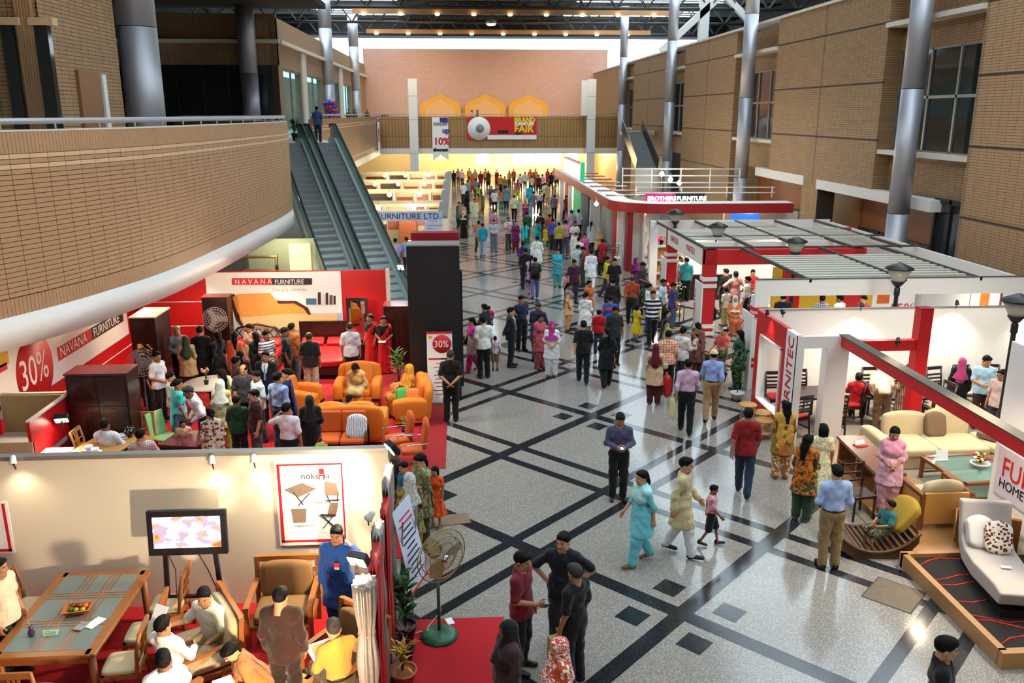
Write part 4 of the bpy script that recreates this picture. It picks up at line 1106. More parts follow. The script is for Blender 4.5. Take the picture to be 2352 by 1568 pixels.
# TV on its stand
t = thing('television', 'flat television showing a bright film on a black floor stand', 'television', (-3.75, 10.8, -.1))
rx = Matrix.Rotation(math.radians(-6), 3, 'X')
MB().box((0, 0, 1.6), (1.06, .07, .64), rx, .012).build('casing', m_black, t)
def scr(N, L, tc):
    mp = N.new('ShaderNodeMapping'); mp.inputs['Scale'].default_value = (3, 1, 5); L.new(tc.outputs['Object'], mp.inputs[0])
    n = N.new('ShaderNodeTexNoise'); n.inputs['Scale'].default_value = 1.3; n.inputs['Detail'].default_value = 3; L.new(mp.outputs[0], n.inputs['Vector'])
    r = N.new('ShaderNodeValToRGB'); r.color_ramp.elements[0].color = (.45, .12, .07, 1); r.color_ramp.elements[1].color = (1, .97, .96, 1)
    for p_, c_ in ((.38, (.8, .4, .06, 1)), (.47, (.35, .35, .75, 1)), (.52, (.95, .85, .85, 1))): e = r.color_ramp.elements.new(p_); e.color = c_
    r.color_ramp.elements[0].position = .3; r.color_ramp.elements[-1].position = .6
    L.new(n.outputs['Fac'], r.inputs[0])
    p = N['Principled BSDF']; L.new(r.outputs[0], p.inputs['Emission Color']); p.inputs['Emission Strength'].default_value = .6; return r.outputs[0]
MB().box(rx @ Vector((0, -.038, 0)) + Vector((0, 0, 1.61)), (.9, .006, .44), rx).build('screen', ramp_mat('television picture', scr, .3), t)
for s in (-1, 1): MB().bar((s * .33, .02, 1.35), (s * .4, 0, 0), .06, .05).build('leg', m_black, t)
MB().bar((-.36, 0, .62), (.36, 0, .62), .05, .04).build('shelf_bar', m_black, t); MB().bar((-.4, 0, .06), (.4, 0, .06), .05, .04).build('shelf_bar', m_black, t)
MB().tube([(.1, 0, 1.3), (.2, .05, 1.0), (.28, .08, .7), (.5, .1, .3), (.75, .1, .02), (1.1, .05, .012)], .008, 5).build('cable', m_black, t)
MB().tube([(-.3, 0, 1.3), (-.24, .06, 1.0), (-.27, .08, .6)], .006, 5).build('cable', m_black, t)
# poster with folding furniture
t = thing('furniture_poster', 'white poster with red brushed border showing folding furniture', 'poster', (-2.17, WY - .012, 1.6))
MB().b2(-.49, .49, -.006, .006, -.66, .66).build('sheet', m_inkw, t)
for x0, x1, z0, z1 in ((-.46, .46, .585, .61), (-.46, .46, -.61, -.575), (-.46, -.42, -.6, .6), (.44, .46, -.6, .6)): MB().b2(x0, x1, -.010, -.004, z0, z1).build('border', m_inkr, t)
text('lettering', 'noks  ia', t, (-.13, -.012, .38), .13, m_ink, ext=.001)
ic = MB(); ic.b2(.13, .2, -.011, -.007, .45, .53); ic.b2(.12, .2, -.011, -.007, .42, .44); ic.b2(.12, .135, -.011, -.007, .36, .43); ic.b2(.185, .2, -.011, -.007, .36, .43); ic.build('chair_mark', m_inkr, t)
m_pb = mat('brown print', '#7a6656', .6, var=.2, vs=30)
pic = MB(); pic.add([(-.38, -.011, .22), (-.12, -.011, .32), (.08, -.011, .22), (-.18, -.011, .1)], [(0, 3, 2, 1)])
pic.add([(.2, -.011, .33), (.36, -.011, .3), (.4, -.011, .12), (.2, -.011, .12)], [(0, 3, 2, 1)])
pic.add([(-.3, -.011, -.08), (-.08, -.011, -.08), (-.1, -.011, -.3), (-.28, -.011, -.3)], [(0, 3, 2, 1)])
pic.add([(.26, -.011, .0), (.38, -.011, .0), (.33, -.011, -.22), (.2, -.011, -.22)], [(0, 3, 2, 1)]); pic.build('furniture_picture', m_pb, t)
for a, b in (((-.25, .18), (-.12, -.02)), ((-.02, .16), (-.2, -.04)), ((.22, .12), (.26, .0)), ((.38, .12), (.36, .02)), ((.2, .04), (.4, .04)), ((.12, -.18), (.34, -.42)), ((.3, -.2), (.14, -.4)), ((.12, -.18), (.32, -.2))): MB().bar((a[0], -.011, a[1]), (b[0], -.011, b[1]), .014, .004, (0, 1, 0)).build('leg_picture', m_ink, t)
for s, x, z in (('Folding Table', .02, .0), ('Magazine Rack', -.26, -.36), ('Folding Chair', .08, -.2)): text('caption', s, t, (x, -.012, z), .045, m_ink, ext=.001)
t = thing('edge_poster', 'red framed poster at the far edge of the cream wall', 'poster', (-6.88, WY - .012, 1.4)); MB().b2(-.4, .5, -.006, .006, -.45, .35).build('sheet', m_inkw, t); MB().b2(.42, .46, -.01, -.004, -.42, .32).build('border', m_inkr, t); MB().b2(-.4, .46, -.01, -.004, -.42, -.38).build('border', m_inkr, t)
# slanted notice hung on the drapes, towards the aisle
t = thing('notice_board', 'long white notice with red heading leaning outside the draped stall', 'notice', (-.74, 10.75, 0), math.radians(72))
rx = Matrix.Rotation(math.radians(-12), 3, 'X')
MB().box((0, 0, 1.25), (.62, .01, 1.2), rx).build('sheet', mat('pale notice paper', '#c9cfe2', .6), t)
for i in range(11): MB().box(rx @ Vector((0, -.012, .42 - i * .085)) + Vector((0, 0, 1.25)), (.36 + .1 * math.sin(i * 2.1), .004, .022), rx).build('text_line', m_inkr if i < 2 else m_ink, t)
MB().box(rx @ Vector((0, -.01, -.59)) + Vector((0, 0, 1.25)), (.62, .006, .03), rx).build('red_edge', m_inkr, t); MB().bar((-.25, .1, 0), (-.25, .0, 1.7), .02).build('leg', m_alu, t); MB().bar((.25, .1, 0), (.25, .0, 1.7), .02).build('leg', m_alu, t)
# ---------------------------------------------------------------- red sided stall with orange sofas (mid left)
NX0, NY1, NX1 = -9.4, 24.7, -1.0
MB().b2(NX0, NX1, 12.6, NY1, 0, .012).build('floor_carpet_red_stall', m_carpet)['kind'] = 'structure'
MB().b2(-1.0, -.35, 16.2, 20.2, 0, .012).build('floor_carpet_edge', m_carpetd)['kind'] = 'structure'
backw = partition('red and white rear wall of the red stall', NX0, -2.15, NY1, NY1 + .08, 0, 2.6, m_red)
MB().b2(-2.15, -2.05, NY1 - .1, NY1 + .15, 0, 2.62).build('end_post', m_offw, backw)
MB().b2(NX0, -7.3, NY1 - .012, NY1, 1.72, 1.74).build('joint', m_inkw, backw); MB().b2(NX0, -7.3, NY1 - .012, NY1, 1.0, 1.02).build('joint', m_inkw, backw)
# printed sheet
pw = thing('sofa_print', 'large white wall print of an orange chaise longue', 'wall print', (0, NY1 - .03, 0))
MB().b2(-7.3, -3.45, -.012, .012, .55, 2.58).build('sheet', mat('white print sheet', '#ecebea', .5, var=.02), pw)
MB().b2(-5.0, -3.46, -.02, -.01, .7, 1.35).build('blue_panel', mat('pale blue print', '#b9c3d8', .6), pw)
def nv(u, v): p = ony(u, v, NY1 - .05); return (p.x, p.z)
def flat(name, pts, m, parent, y=-.022, th=.008):
    P = [nv(u, v) for u, v in pts]; M = Matrix.Translation((0, y, 0)) @ Matrix.Rotation(PI / 2, 4, 'X')
    MB().prism(P, 0, th, M).build(name, m, parent)
m_os = mat('orange printed fabric', '#e39a4a', .6, var=.1); m_os2 = mat('pale orange printed fabric', '#ecc28a', .6, var=.08); m_fr = mat('brown printed wood', '#4a1f14', .5)
flat('print_frame', [(526, 680), (538, 674), (545, 700), (552, 735), (570, 757), (560, 757), (543, 735), (533, 705)], m_fr, pw)
flat('print_back', [(534, 682), (545, 675), (620, 672), (636, 690), (640, 725), (560, 735), (545, 715)], m_os, pw, -.03)
flat('print_roll', [(548, 700), (640, 688), (652, 700), (650, 720), (556, 727)], m_os, pw, -.04)
flat('print_side', [(640, 690), (680, 695), (705, 712), (712, 722), (650, 724)], m_os, pw, -.034)
flat('print_seat', [(556, 728), (650, 720), (775, 720), (775, 760), (560, 755)], m_os2, pw, -.036)
flat('print_rail', [(636, 690), (680, 690), (708, 706), (715, 722), (708, 722), (698, 708), (676, 696), (640, 697)], m_fr, pw, -.042)
for i, (u, w_, h_, c) in enumerate(((703, 24, 14, '#3a6a8a'), (730, 7, 28, '#22222a'), (740, 6, 24, '#d8d8dc'), (748, 6, 27, '#2a2a33'), (757, 7, 22, '#55555c'), (766, 5, 20, '#2a2a33'))):
    flat('print_book', [(u, 699 - h_), (u + w_, 699 - h_), (u + w_, 699), (u, 699)], mat('book print', c, .6), pw)
sg = thing('name_sign', 'red and black shop name board on the white print wall', 'sign', (0, NY1 - .06, 0))
flat('red_board', [(533, 638), (625, 638), (625, 653), (533, 653)], m_inkr, sg); flat('black_board', [(625, 638), (717, 638), (717, 653), (625, 653)], m_ink, sg)
p = nv(540, 651); text('lettering', 'N A V A N A', sg, (p[0], -.034, p[1] - .005), .19, m_inkw, ext=.002)
p = nv(632, 651); text('lettering', 'FURNITURE', sg, (p[0], -.034, p[1] - .005), .185, m_inkw, ext=.002, sx=.86)
p = nv(625, 668); text('lettering', 'Changing Lifestyles', sg, (p[0], -.034, p[1]), .15, m_inkg, ext=.001, shear=.25, sx=.85)
# slanting left wall print
lwp = thing('discount_print', 'white wall print offering thirty percent with a red disc', 'wall print', (NX0 + .03, 0, 0))
partition('red left wall of the red stall', NX0 - .08, NX0, 12.6, NY1, 0, 2.6, m_red)
MB().b2(-.012, .012, 12.8, 24.0, .98, 2.58).build('sheet', mat('white print sheet', '#ecebea', .5, var=.02), lwp)
MB().b2(NX0, NX0 + .012, 12.8, NY1, .62, .64).build('stall_wall_joint', m_inkw)['kind'] = 'structure'
RYX = (PI / 2, 0, PI / 2)
MB().lathe([(.82, -.004), (.82, .004)], (.016, 18.6, 1.55), 40, Matrix.Rotation(PI / 2, 3, 'Y')).build('disc', m_inkr, lwp)
text('lettering', '30%', lwp, (.024, 17.9, 1.25), .95, m_inkw, RYX, ext=.002, sx=.8)
text('lettering', 'Up to', lwp, (.02, 16.6, 1.15), .36, m_ink, RYX, ext=.001)
text('lettering', 'DISCOUNT', lwp, (.02, 19.4, 2.2), .3, m_ink, RYX, ext=.001, shear=.2)
MB().b2(.012, .018, 19.7, 21.6, 1.42, 1.74).build('red_board', m_inkr, lwp); MB().b2(.012, .018, 21.6, 23.7, 1.42, 1.74).build('black_board', m_ink, lwp)
text('lettering', 'NAVANA', lwp, (.022, 19.8, 1.47), .36, m_inkw, RYX, ext=.001); text('lettering', 'FURNITURE', lwp, (.022, 21.7, 1.47), .33, m_inkw, RYX, ext=.001)
MB().b2(.012, .018, 16.2, 17.6, 2.0, 2.4).build('yellow_board', mat('gold print', '#d8a818', .6), lwp)
MB().b2(.012, .018, 16.3, 17.5, 1.9, 2.05).build('red_board', m_inkr, lwp)
# reception box, red sided
t = thing('reception_booth', 'open topped red sided reception box in the corner of the red stall', 'counter', (0, 0, 0))
b = MB(); b.b2(-9.3, -7.95, 17.0, 17.06, .6, 1.5); b.b2(-8.01, -7.95, 15.3, 17.06, .75, 1.5); b.b2(-9.3, -7.95, 15.3, 15.36, .6, 1.1); b.build('outer_panel', m_red, t)
MB().b2(-9.3, -8.02, 15.37, 16.98, .6, .72).build('inner_floor', m_white, t)
MB().b2(-9.3, -8.02, 16.94, 16.995, .72, 1.5).build('inner_panel', mat('tan board', '#a89a6a', .7), t); MB().b2(-9.3, -7.94, 15.28, 15.3, .6, 1.12).build('front_board', mat('tan board', '#c9b58a', .7), t)
MB().b2(-9.3, -7.93, 16.985, 17.07, 1.5, 1.53).build('edge', m_offw, t); MB().b2(-8.02, -7.93, 15.3, 17.07, 1.5, 1.53).build('edge', m_offw, t)
MB().b2(-9.3, -7.97, 15.32, 17.0, 0, .6).build('base', m_redd, t)
t = thing('pedestal_unit', 'small red sided display pedestal beside the reception box', 'pedestal', (-7.62, 15.4, 0))
MB().b2(-.28, .2, -.35, .3, 0, .8).build('body', m_red, t); MB().b2(-.28, .2, -.37, -.35, 0, .8).build('front', m_offw, t); MB().b2(-.3, .22, -.38, .32, .8, .84).build('top', m_offw, t)
flood('black flood lamp shining down on the red pedestal', (-7.75, 16.1, 1.25), (-7.6, 15.4, .5), 60, sc=1.2)
# lamps for the red stall
for i, (x, y) in enumerate(((-7.4, 24.4), (-5.2, 24.4), (-3.0, 24.4))):
    clipspot(('left', 'middle', 'right')[i] + ' clip spotlight on top of the sofa print wall', (x, y, 2.72), (x + .2, y - 2.4, .3), 260, 150, WARM)
flood('flood lamp at the top corner of the red stall', (-9.0, 24.3, 2.7), (-6.5, 20, .5), 220)
flood('round white spotlight on a stand behind the dark panel', ony(920, 614, 24.6), (-4.5, 19.5, .5), 300)
for x, y in ((-7.0, 21.6), (-4.2, 21.6)): spot('stall_fill_light', (x, y, 3.05), (x + .2, 24.7, 1.3), 200, 110, WARM, .9, .15)  # added spots without fixtures, put in to brighten the print wall
for x, y in ((-7.6, 17.5), (-4.6, 17.2), (-4.6, 21), (-1.6, 18.5)):
    spot('stall_fill_light', (x, y + .1, 3.05), (x - .1, y - .3, 0), 190, 140, WARM, .9, .15)  # unseen downward spots filling the stall, no fixtures built
# ---------------------------------------------------------------- black panel on the aisle edge
pan = partition('tall black panel standing beside the escalator foot', -1.28, .0, 20.6, 21.3, 0, 3.92, m_black)
MB().b2(-1.28, .0, 20.58, 21.3, 3.9, 3.93).build('top_edge', m_alu, pan); MB().b2(.0, .06, 21.0, 21.25, .2, 3.2).build('side_batten', m_black, pan)
partition('red panel behind the tall black panel', -1.25, .0, 22.2, 22.6, 0, 4.0, m_redd)
t = thing('roll_up_banner', 'white roll up banner with red thirty percent disc before the black panel', 'banner', (-.52, 20.2, 0))
MB().b2(-.31, .31, -.01, .01, .06, 1.82).build('sheet', m_inkw, t); MB().b2(-.33, .33, -.06, .06, 0, .06).build('base', m_alu, t); MB().b2(-.32, .32, -.02, .02, 1.82, 1.86).build('top_bar', m_inkr, t)
MB().lathe([(.23, -.004), (.23, .004)], (.06, -.016, 1.56), 28, Matrix.Rotation(PI / 2, 3, 'X')).build('disc', m_inkr, t); text('lettering', '30%', t, (-.14, -.026, 1.48), .24, m_inkw, ext=.001, sx=.9)
MB().b2(-.28, .02, -.014, -.009, 1.16, 1.2).build('red_board', m_inkr, t); MB().b2(.02, .28, -.014, -.009, 1.16, 1.2).build('black_board', m_ink, t)
for i in range(9): MB().b2(-.1 - .06 * (i % 2), .14 + .05 * (i % 3), -.014, -.009, 1.06 - i * .1, 1.075 - i * .1).build('text_line', m_inkr if i == 1 else m_ink, t)
MB().b2(-.26, -.18, -.014, -.009, 1.7, 1.76).build('gold_mark', mat('gold print', '#d8a818', .6), t)
# ---------------------------------------------------------------- escalators
ed = Vector((-.2980497, .85741779, .41952486)); eu = Vector((ed.x, ed.y, 0)).normalized(); er = Vector((eu.y, -eu.x, 0))
B0 = Vector((-1.93, 31.78, .9)) - Vector((0, 0, .92))     # floor point under the right handrail foot
slope = ed.z / math.hypot(ed.x, ed.y)
m_step = mat('ribbed grey step', '#85898a', .5, .2, var=.1); m_black2 = mat('black rubber handrail', '#0c0c0d', .5)
m_skirt = mat('grey green steel skirting', '#a9b5b0', .45, .1)
def escalator(label, w0, w1):
    """between lateral offsets w0<w1 (to the left of the right handrail), run up to the gallery"""
    t = thing('escalator', label, 'escalator', B0, 0, 'pair of escalators up to the gallery')
    rise = 5.55; run = rise / slope; n = 27; st = run / n; hgt = rise / n
    def pt(s, w, z): q = eu * s - er * w; return (q.x, q.y, z)
    ang = math.atan2(eu.y, eu.x) - PI / 2
    me = MB().box((0, 0, 0), (w1 - w0 - .34, st, hgt), ang).mesh('step'); me.materials.append(m_step)
    for i in range(n):
        q = pt((i + .5) * st, (w0 + w1) / 2, (i + .5) * hgt + .1); link('step', me, t, q)
    for w in (w0, w1):
        s0, s1 = -1.2, run + 1.5
        prof = lambda dz: [pt(-1.2, w, dz), pt(0, w, dz), pt(run, w, rise + dz), pt(run + 1.5, w, rise + dz)]
        hp = prof(.95); MB().tube([pt(-1.3, w, .8)] + hp + [pt(run + 1.6, w, rise + .8)], .045, 8).build('handrail', m_black2, t)
        lo_ = prof(.28); hi_ = prof(.92); k = MB()
        for i in range(3):
            a, b, c, d = Vector(lo_[i]), Vector(lo_[i + 1]), Vector(hi_[i + 1]), Vector(hi_[i]); o = er * .008
            k.add([a - o, b - o, c - o, d - o, a + o, b + o, c + o, d + o], [(0, 1, 2, 3), (7, 6, 5, 4), (0, 4, 5, 1), (3, 2, 6, 7)])
        k.build('glass_balustrade', m_glassg, t)
        k = MB(); zl = prof(-.25); zh = prof(.3)
        sgn = 1 if w == w0 else -1
        for i in range(3):
            a, b, c, d = Vector(zl[i]), Vector(zl[i + 1]), Vector(zh[i + 1]), Vector(zh[i]); o = er * .13
            k.add([a - o, b - o, c - o, d - o, a + o, b + o, c + o, d + o], [(0, 1, 2, 3), (7, 6, 5, 4), (0, 4, 5, 1), (3, 2, 6, 7), (0, 3, 7, 4), (1, 5, 6, 2)])
        k.build('skirting', m_skirt, t)
    # underside truss casing
    k = MB(); zl = [pt(-.6, w0, -.02), pt(run, w0, rise - 1.0), pt(run + 1.5, w0, rise - 1.0)]; zr = [pt(-.6, w1, -.02), pt(run, w1, rise - 1.0), pt(run + 1.5, w1, rise - 1.0)]
    up = [pt(-.6, w0, 0), pt(run, w0, rise), pt(run + 1.5, w0, rise)]; upr = [pt(-.6, w1, 0), pt(run, w1, rise), pt(run + 1.5, w1, rise)]
    for i in range(2): k.add([zl[i], zl[i + 1], zr[i + 1], zr[i], up[i], up[i + 1], upr[i + 1], upr[i]], [(0, 3, 2, 1), (0, 1, 5, 4), (3, 7, 6, 2), (4, 5, 6, 7)])
    k.build('truss_casing', m_skirt, t); return t
escalator('right hand escalator of the pair climbing to the gallery', 0.0, 1.27)
escalator('left hand escalator of the pair half hidden by the brick balcony', 1.63, 2.9)
# landing slab where the escalators arrive
q = B0 + eu * 12.1; pl = [(q + er * .3), (q - er * 3.4), (q - er * 3.4 + eu * 6), (q + er * .3 + eu * 6)]
struct('floor_landing', MB().prism([(p.x, p.y) for p in pl], 4.6, UF), m_offw, 'landing at the top of the escalators')
# ---------------------------------------------------------------- bridge banners
t = thing('fair_banner', 'wide red fair banner with a white disc on the bridge', 'banner', (0, BY - .1, 0))
def bq(u, v): p = ony(u, v, BY - .1); return p.x, p.z
def brect(name, u0, v0, u1, v1, m, par, y=0.):
    a, b = bq(u0, v0); c, d = bq(u1, v1); MB().b2(min(a, c), max(a, c), y - .02, y, min(b, d), max(b, d)).build(name, m, par)
brect('sheet', 1072, 269, 1232, 320, m_inkr, t); brect('white_strip', 1120, 310, 1232, 320, m_inkw, t, -.02)
a, b = bq(1100, 295); MB().lathe([(1.12, -.01), (1.12, .01)], (a, -.04, b), 32, Matrix.Rotation(PI / 2, 3, 'X')).build('disc', m_inkw, t)
MB().lathe([(.42, -.01), (.42, .01)], (a + .1, -.06, b), 24, Matrix.Rotation(PI / 2, 3, 'X')).build('disc_emblem', m_inkg, t)
m_iny = mat('yellow print', '#e8dc20', .6)
for s, u, v, sz, m in (('BRAND', 1181, 280, .62, m_iny), ('FURNITURE', 1182, 287, .36, m_inkw), ('FAIR', 1181, 303, .95, m_iny), ('2011', 1183, 309, .34, m_ink)):
    a, b = bq(u, v); text('lettering', s, t, (a, -.04, b), sz, m, ext=.004, bold=.03)
brect('black_mark', 1143, 299, 1168, 306, m_ink, t, -.03)
t = thing('discount_banner', 'white swallow tailed banner reading ten percent discount on the bridge', 'banner', (0, BY - .12, 0))
a0, b0 = bq(992, 269); a1, b1 = bq(1031, 369); c1 = bq(1012, 356)[1]
MB().prism([(a0, b0), (a1, b0), (a1, b1), ((a0 + a1) / 2, c1), (a0, b1)], 0, .02, Matrix.Rotation(PI / 2, 4, 'X')).build('sheet', m_inkw, t)
m_inkp = mat('purple print', '#3a2a8a', .6)
a, b = bq(1010, 283); MB().b2(a, a + .8, -.03, -.02, b, b + .55).build('purple_mark', m_inkp, t)
for s, u, v, sz, m in (('NADIA', 996, 288, .42, m_inkg), ('up', 1016, 305, .7, m_inkp), ('10%', 996, 332, .95, m_inkr), ('discount', 995, 347, .42, m_ink)):
    a, b = bq(u, v); text('lettering', s, t, (a, -.035, b), sz, m, ext=.004, bold=.035)
t = thing('side_banner', 'narrow white and red banner on the gallery parapet', 'banner', (GX + .07, 0, 0)); MB().b2(0, .02, 82.2, 84.6, 3.4, 6.6).build('sheet', m_inkw, t); MB().b2(.02, .03, 82.8, 84, 4.4, 5.6).build('red_print', m_inkr, t)
MB().b2(.02, .03, 82.4, 84.4, 6.2, 6.5).build('red_print', m_inkr, t)
# distant stair at the right end of the bridge
t = thing('far_staircase', 'grey stair flight descending from the right end of the bridge', 'staircase', (0, 0, 0))
a = ony(1430, 290, BY - .5); b = ony(1505, 370, BY - 6)
for i in range(16):
    f_ = i / 15; MB().b2(13.3, 14.8, 70 - f_ * 5.6 - .4, 70 - f_ * 5.6, UF - f_ * 2.6 - .2, UF - f_ * 2.6).build('step', m_step, t)
for s in (0, 1):
    MB().bar((13.25 + s * 1.6, 70.2, UF + .45), (13.25 + s * 1.6, 63.9, UF - 2.3), .06, .95).build('balustrade', m_steel_d, t)
MB().lathe([(.95, 0), (.95, 3.0)], (14.0, 63.2, 0), 24).build('landing_drum', m_offw, t); MB().b2(13.3, 15.9, 70, 71.5, UF - .3, UF).build('upper_landing', m_offw, t)
# ================================================================== RIGHT HAND STALLS
m_wht = mat('white stall board', '#ece7e0', .6, var=.02)
m_slat = mat('grey white slat', '#b9b4a6', .6)
m_slatd = mat('dark slat edge', '#4a463c', .7)
m_plinth = wood_mat('light wood plinth', '#9a6a38', '#b48450', 6, .45, .2)
m_carpetg = mat('grey stall carpet', '#8a8074', .95, var=.1, vs=20)
m_carpetb = mat('dark patterned carpet', '#1c1412', .95, var=.3, vs=10)
# ---- near furniture stall
wl = partition('white rear wall of the near right stall', 7.15, 15.9, 19.5, 19.58, 0, 2.46, m_wht)
MB().b2(7.1, 16, 9.4, 19.5, 0, .012).build('floor_stall_carpet', m_carpetg)['kind'] = 'structure'
MB().b2(7.15, 15.9, 19.48, 19.6, 2.44, 2.47).build('top_edge', m_alu, wl)
# red front panel with a framed opening, seen from the aisle
t = partition('red and white front panel with a square opening', 7.12, 7.22, 19.2, 19.56, 0, 2.46, m_red)
b = MB(); b.b2(7.12, 7.22, 17.85, 19.2, 1.95, 2.46); b.b2(7.12, 7.22, 17.85, 19.2, 0, .35); b.b2(7.12, 7.22, 17.62, 17.85, 0, 2.46); b.build('red_surround', m_red, t)
b = MB(); b.b2(7.08, 7.3, 17.85, 17.88, .35, 1.95); b.b2(7.08, 7.3, 19.17, 19.2, .35, 1.95); b.b2(7.08, 7.3, 17.85, 19.2, .35, .38); b.b2(7.08, 7.3, 17.85, 19.2, 1.92, 1.95); b.build('reveal', m_wht, t)
MB().b2(7.1, 7.22, 17.0, 17.62, 0, 2.46).build('white_strip', m_wht, t)
text('lettering', 'FURNITEC', t, (7.09, 17.18, .45), .42, m_inkr, (0, -PI / 2, 0) if 0 else (PI / 2, -PI / 2, -PI / 2), ext=.003)
# portal
b = MB(); b.b2(7.1, 8.22, 16.95, 17.05, 2.2, 2.46); b.b2(7.75, 8.22, 16.95, 17.25, 0, 2.2); b.b2(7.1, 7.24, 16.95, 17.05, 0, 2.2)
struct('stall_portal', b, m_wht, 'white portal frame next to the red lettered panel')
# red beam with post
t = thing('red_beam', 'long red beam running towards the camera above the sofas', 'beam', (0, 0, 0)); t['kind'] = 'structure'; del t['category']
MB().b2(8.02, 8.2, 8.5, 17.05, 2.24, 2.46).build('beam', m_red, t); MB().b2(8.0, 8.22, 8.5, 17.05, 2.46, 2.48).build('top_batten', m_slatd, t)
p = onz(2098, 1010, .012)
t = thing('red_post', 'tall red square post rising above the red beam', 'post', (9.55, 16.6, 0)); t['kind'] = 'structure'; del t['category']
MB().b2(-.13, .13, -.13, .13, 0, 3.12).build('shaft', m_red, t); MB().b2(-.13, .13, -.13, .13, 3.12, 3.14).build('cap', m_redd, t)
MB().b2(-1.5, .0, -.08, .08, 2.24, 2.46).build('cross_arm', m_red, t)
# white sign wall at the right edge
sgw = partition('white sign wall at the edge of the near right stall', 9.38, 9.5, 8.0, 13.5, .13, 3.25, m_wht)
st = thing('company_sign', 'pale lilac sign with red letters on the white end wall', 'sign', (9.37, 0, 0))
MB().b2(-.02, 0, 8.6, 13.35, .55, 1.42).build('plate', mat('lilac sign plate', '#cfc6d2', .5), st)
text('lettering', 'FURNITEC', st, (-.03, 13.2, .93), .5, m_inkr, (PI / 2, 0, -PI / 2), ext=.003, sx=.9); text('lettering', 'HOME & OFFICE', st, (-.03, 13.22, .72), .24, m_ink, (PI / 2, 0, -PI / 2), ext=.002)
# plinths
t = thing('display_plinth', 'light wood edged plinth with dark patterned carpet under the grey chaise', 'platform', (0, 0, 0)); t['kind'] = 'structure'; del t['category']
MB().b2(6.98, 16, 8.3, 9.36, 0, .0).build('x', m_plinth, t) if 0 else None
b = MB(); b.b2(6.95, 7.05, 9.3, 11.85, 0, .24); b.b2(6.95, 12, 9.22, 9.34, 0, .24); b.b2(6.95, 8.7, 11.8, 11.9, 0, .24); b.build('wood_edge', m_plinth, t)
MB().b2(7.05, 12, 9.34, 11.8, .0, .17).build('carpet', m_carpetb, t)
for i in range(7):
    y0 = 9.5 + i * .36; P = [(7.1 + k * .22, y0 + .1 * math.sin(k * 1.1 + i) + .14 * math.sin(k * .35 + i * 2), .172) for k in range(9)]
    MB().tube(P, .012, 4).build('carpet_line', mat('red carpet thread', '#c02818', .9), t)
t = thing('display_plinth', 'low wooden plinth step carrying the beige sofas', 'platform', (0, 0, 0)); t['kind'] = 'structure'; del t['category']
MB().b2(7.3, 8.75, 11.9, 16.9, 0, .12).build('board', m_plinth, t); MB().b2(8.75, 15.9, 13.25, 16.9, 0, .12).build('board', m_carpetg, t)
# ---- white framed booth behind (fascia, trellis roof)
BX0, BX1, BY0, BY1, BH = 7.5, 14.75, 20.85, 33.2, 2.92
fr = thing('trellis_booth', 'large white and red exhibition booth with slatted trellis roof', 'booth', (0, 0, 0)); fr['kind'] = 'structure'; del fr['category']
MB().b2(BX0, BX1 + 1, BY0, BY0 + .1, 2.5, BH).build('front_fascia', m_wht, fr); MB().b2(BX0, BX1 + 1, BY0 - .01, BY0 + .11, BH, BH + .02).build('top_batten', m_slatd, fr)
MB().b2(BX0, BX0 + .36, BY0, BY0 + .3, 0, 2.5).build('corner_column', m_wht, fr)
for z in (.62, .78, 1.95, 2.12): MB().b2(BX0 - .03, BX0 + .39, BY0 - .03, BY0 + .33, z, z + .09).build('red_band', m_red, fr)
MB().b2(BX0 - .06, BX0 - .02, BY0 - .1, BY0 + .75, 0, 2.02).build('lettered_side', m_wht, fr); text('lettering', 'PARTEX', fr, (BX0 - .065, BY0 + .55, .7), .3, m_inkr, (PI / 2, -PI / 2, -PI / 2), ext=.002)
MB().b2(BX1, BX1 + .08, BY0, BY1, 0, BH - .1).build('right_wall', m_wht, fr); MB().b2(BX0, BX1, BY1, BY1 + .08, 2.3, BH).build('rear_fascia', m_wht, fr); MB().b2(9.0, BX1, BY1, BY1 + .08, 0, 2.3).build('rear_wall', m_wht, fr)
MB().b2(BX0, BX0 + .3, BY1 - .2, BY1 + .08, 0, BH).build('corner_column', m_wht, fr)
# red portal inside
RPX, RPY = 7.75, 26.3
b = MB(); b.b2(RPX, 12.9, RPY, RPY + .2, 2.36, 2.84); b.build('red_beam', m_red, fr)
for (x, y, n) in ((RPX, RPY, 0), (RPX, 31.2, 1), (12.6, RPY, 2)):
    MB().b2(x, x + .38, y, y + .3, 0, 2.84).build('red_column', m_red, fr)
    if n < 2:
        for z in (1.62, 1.84): MB().b2(x - .04, x + .42, y - .04, y + .34, z, z + .12).build('white_band', m_wht, fr)
        for z in (.06, .3): MB().b2(x - .04, x + .42, y - .04, y + .34, z, z + .12).build('white_band', m_wht, fr)
        MB().b2(x - .06, x - .02, y - .05, y + .8, .1, 1.75).build('lettered_side', m_wht, fr); text('lettering', 'PARTEX', fr, (x - .065, y + .6, .55), .26, m_inkr, (PI / 2, -PI / 2, -PI / 2), ext=.002)
MB().b2(RPX - .02, RPX + .04, RPY + .3, 31.2, 2.3, 2.84).build('side_fascia', m_wht, fr)
for yy in (27.4, 29.6): text('lettering', 'PARTEX', fr, (RPX - .03, yy + 1.1, 2.5), .3, m_inkr, (PI / 2, 0, -PI / 2), ext=.002); 
MB().b2(RPX, BX1, 31.3, 31.4, 2.5, 2.84).build('red_beam', m_red, fr)
for x in (9.2, 10.8, 12.3, 13.8): MB().b2(x, x + .5, 31.28, 31.42, 2.48, 2.86).build('white_panel', m_wht, fr)
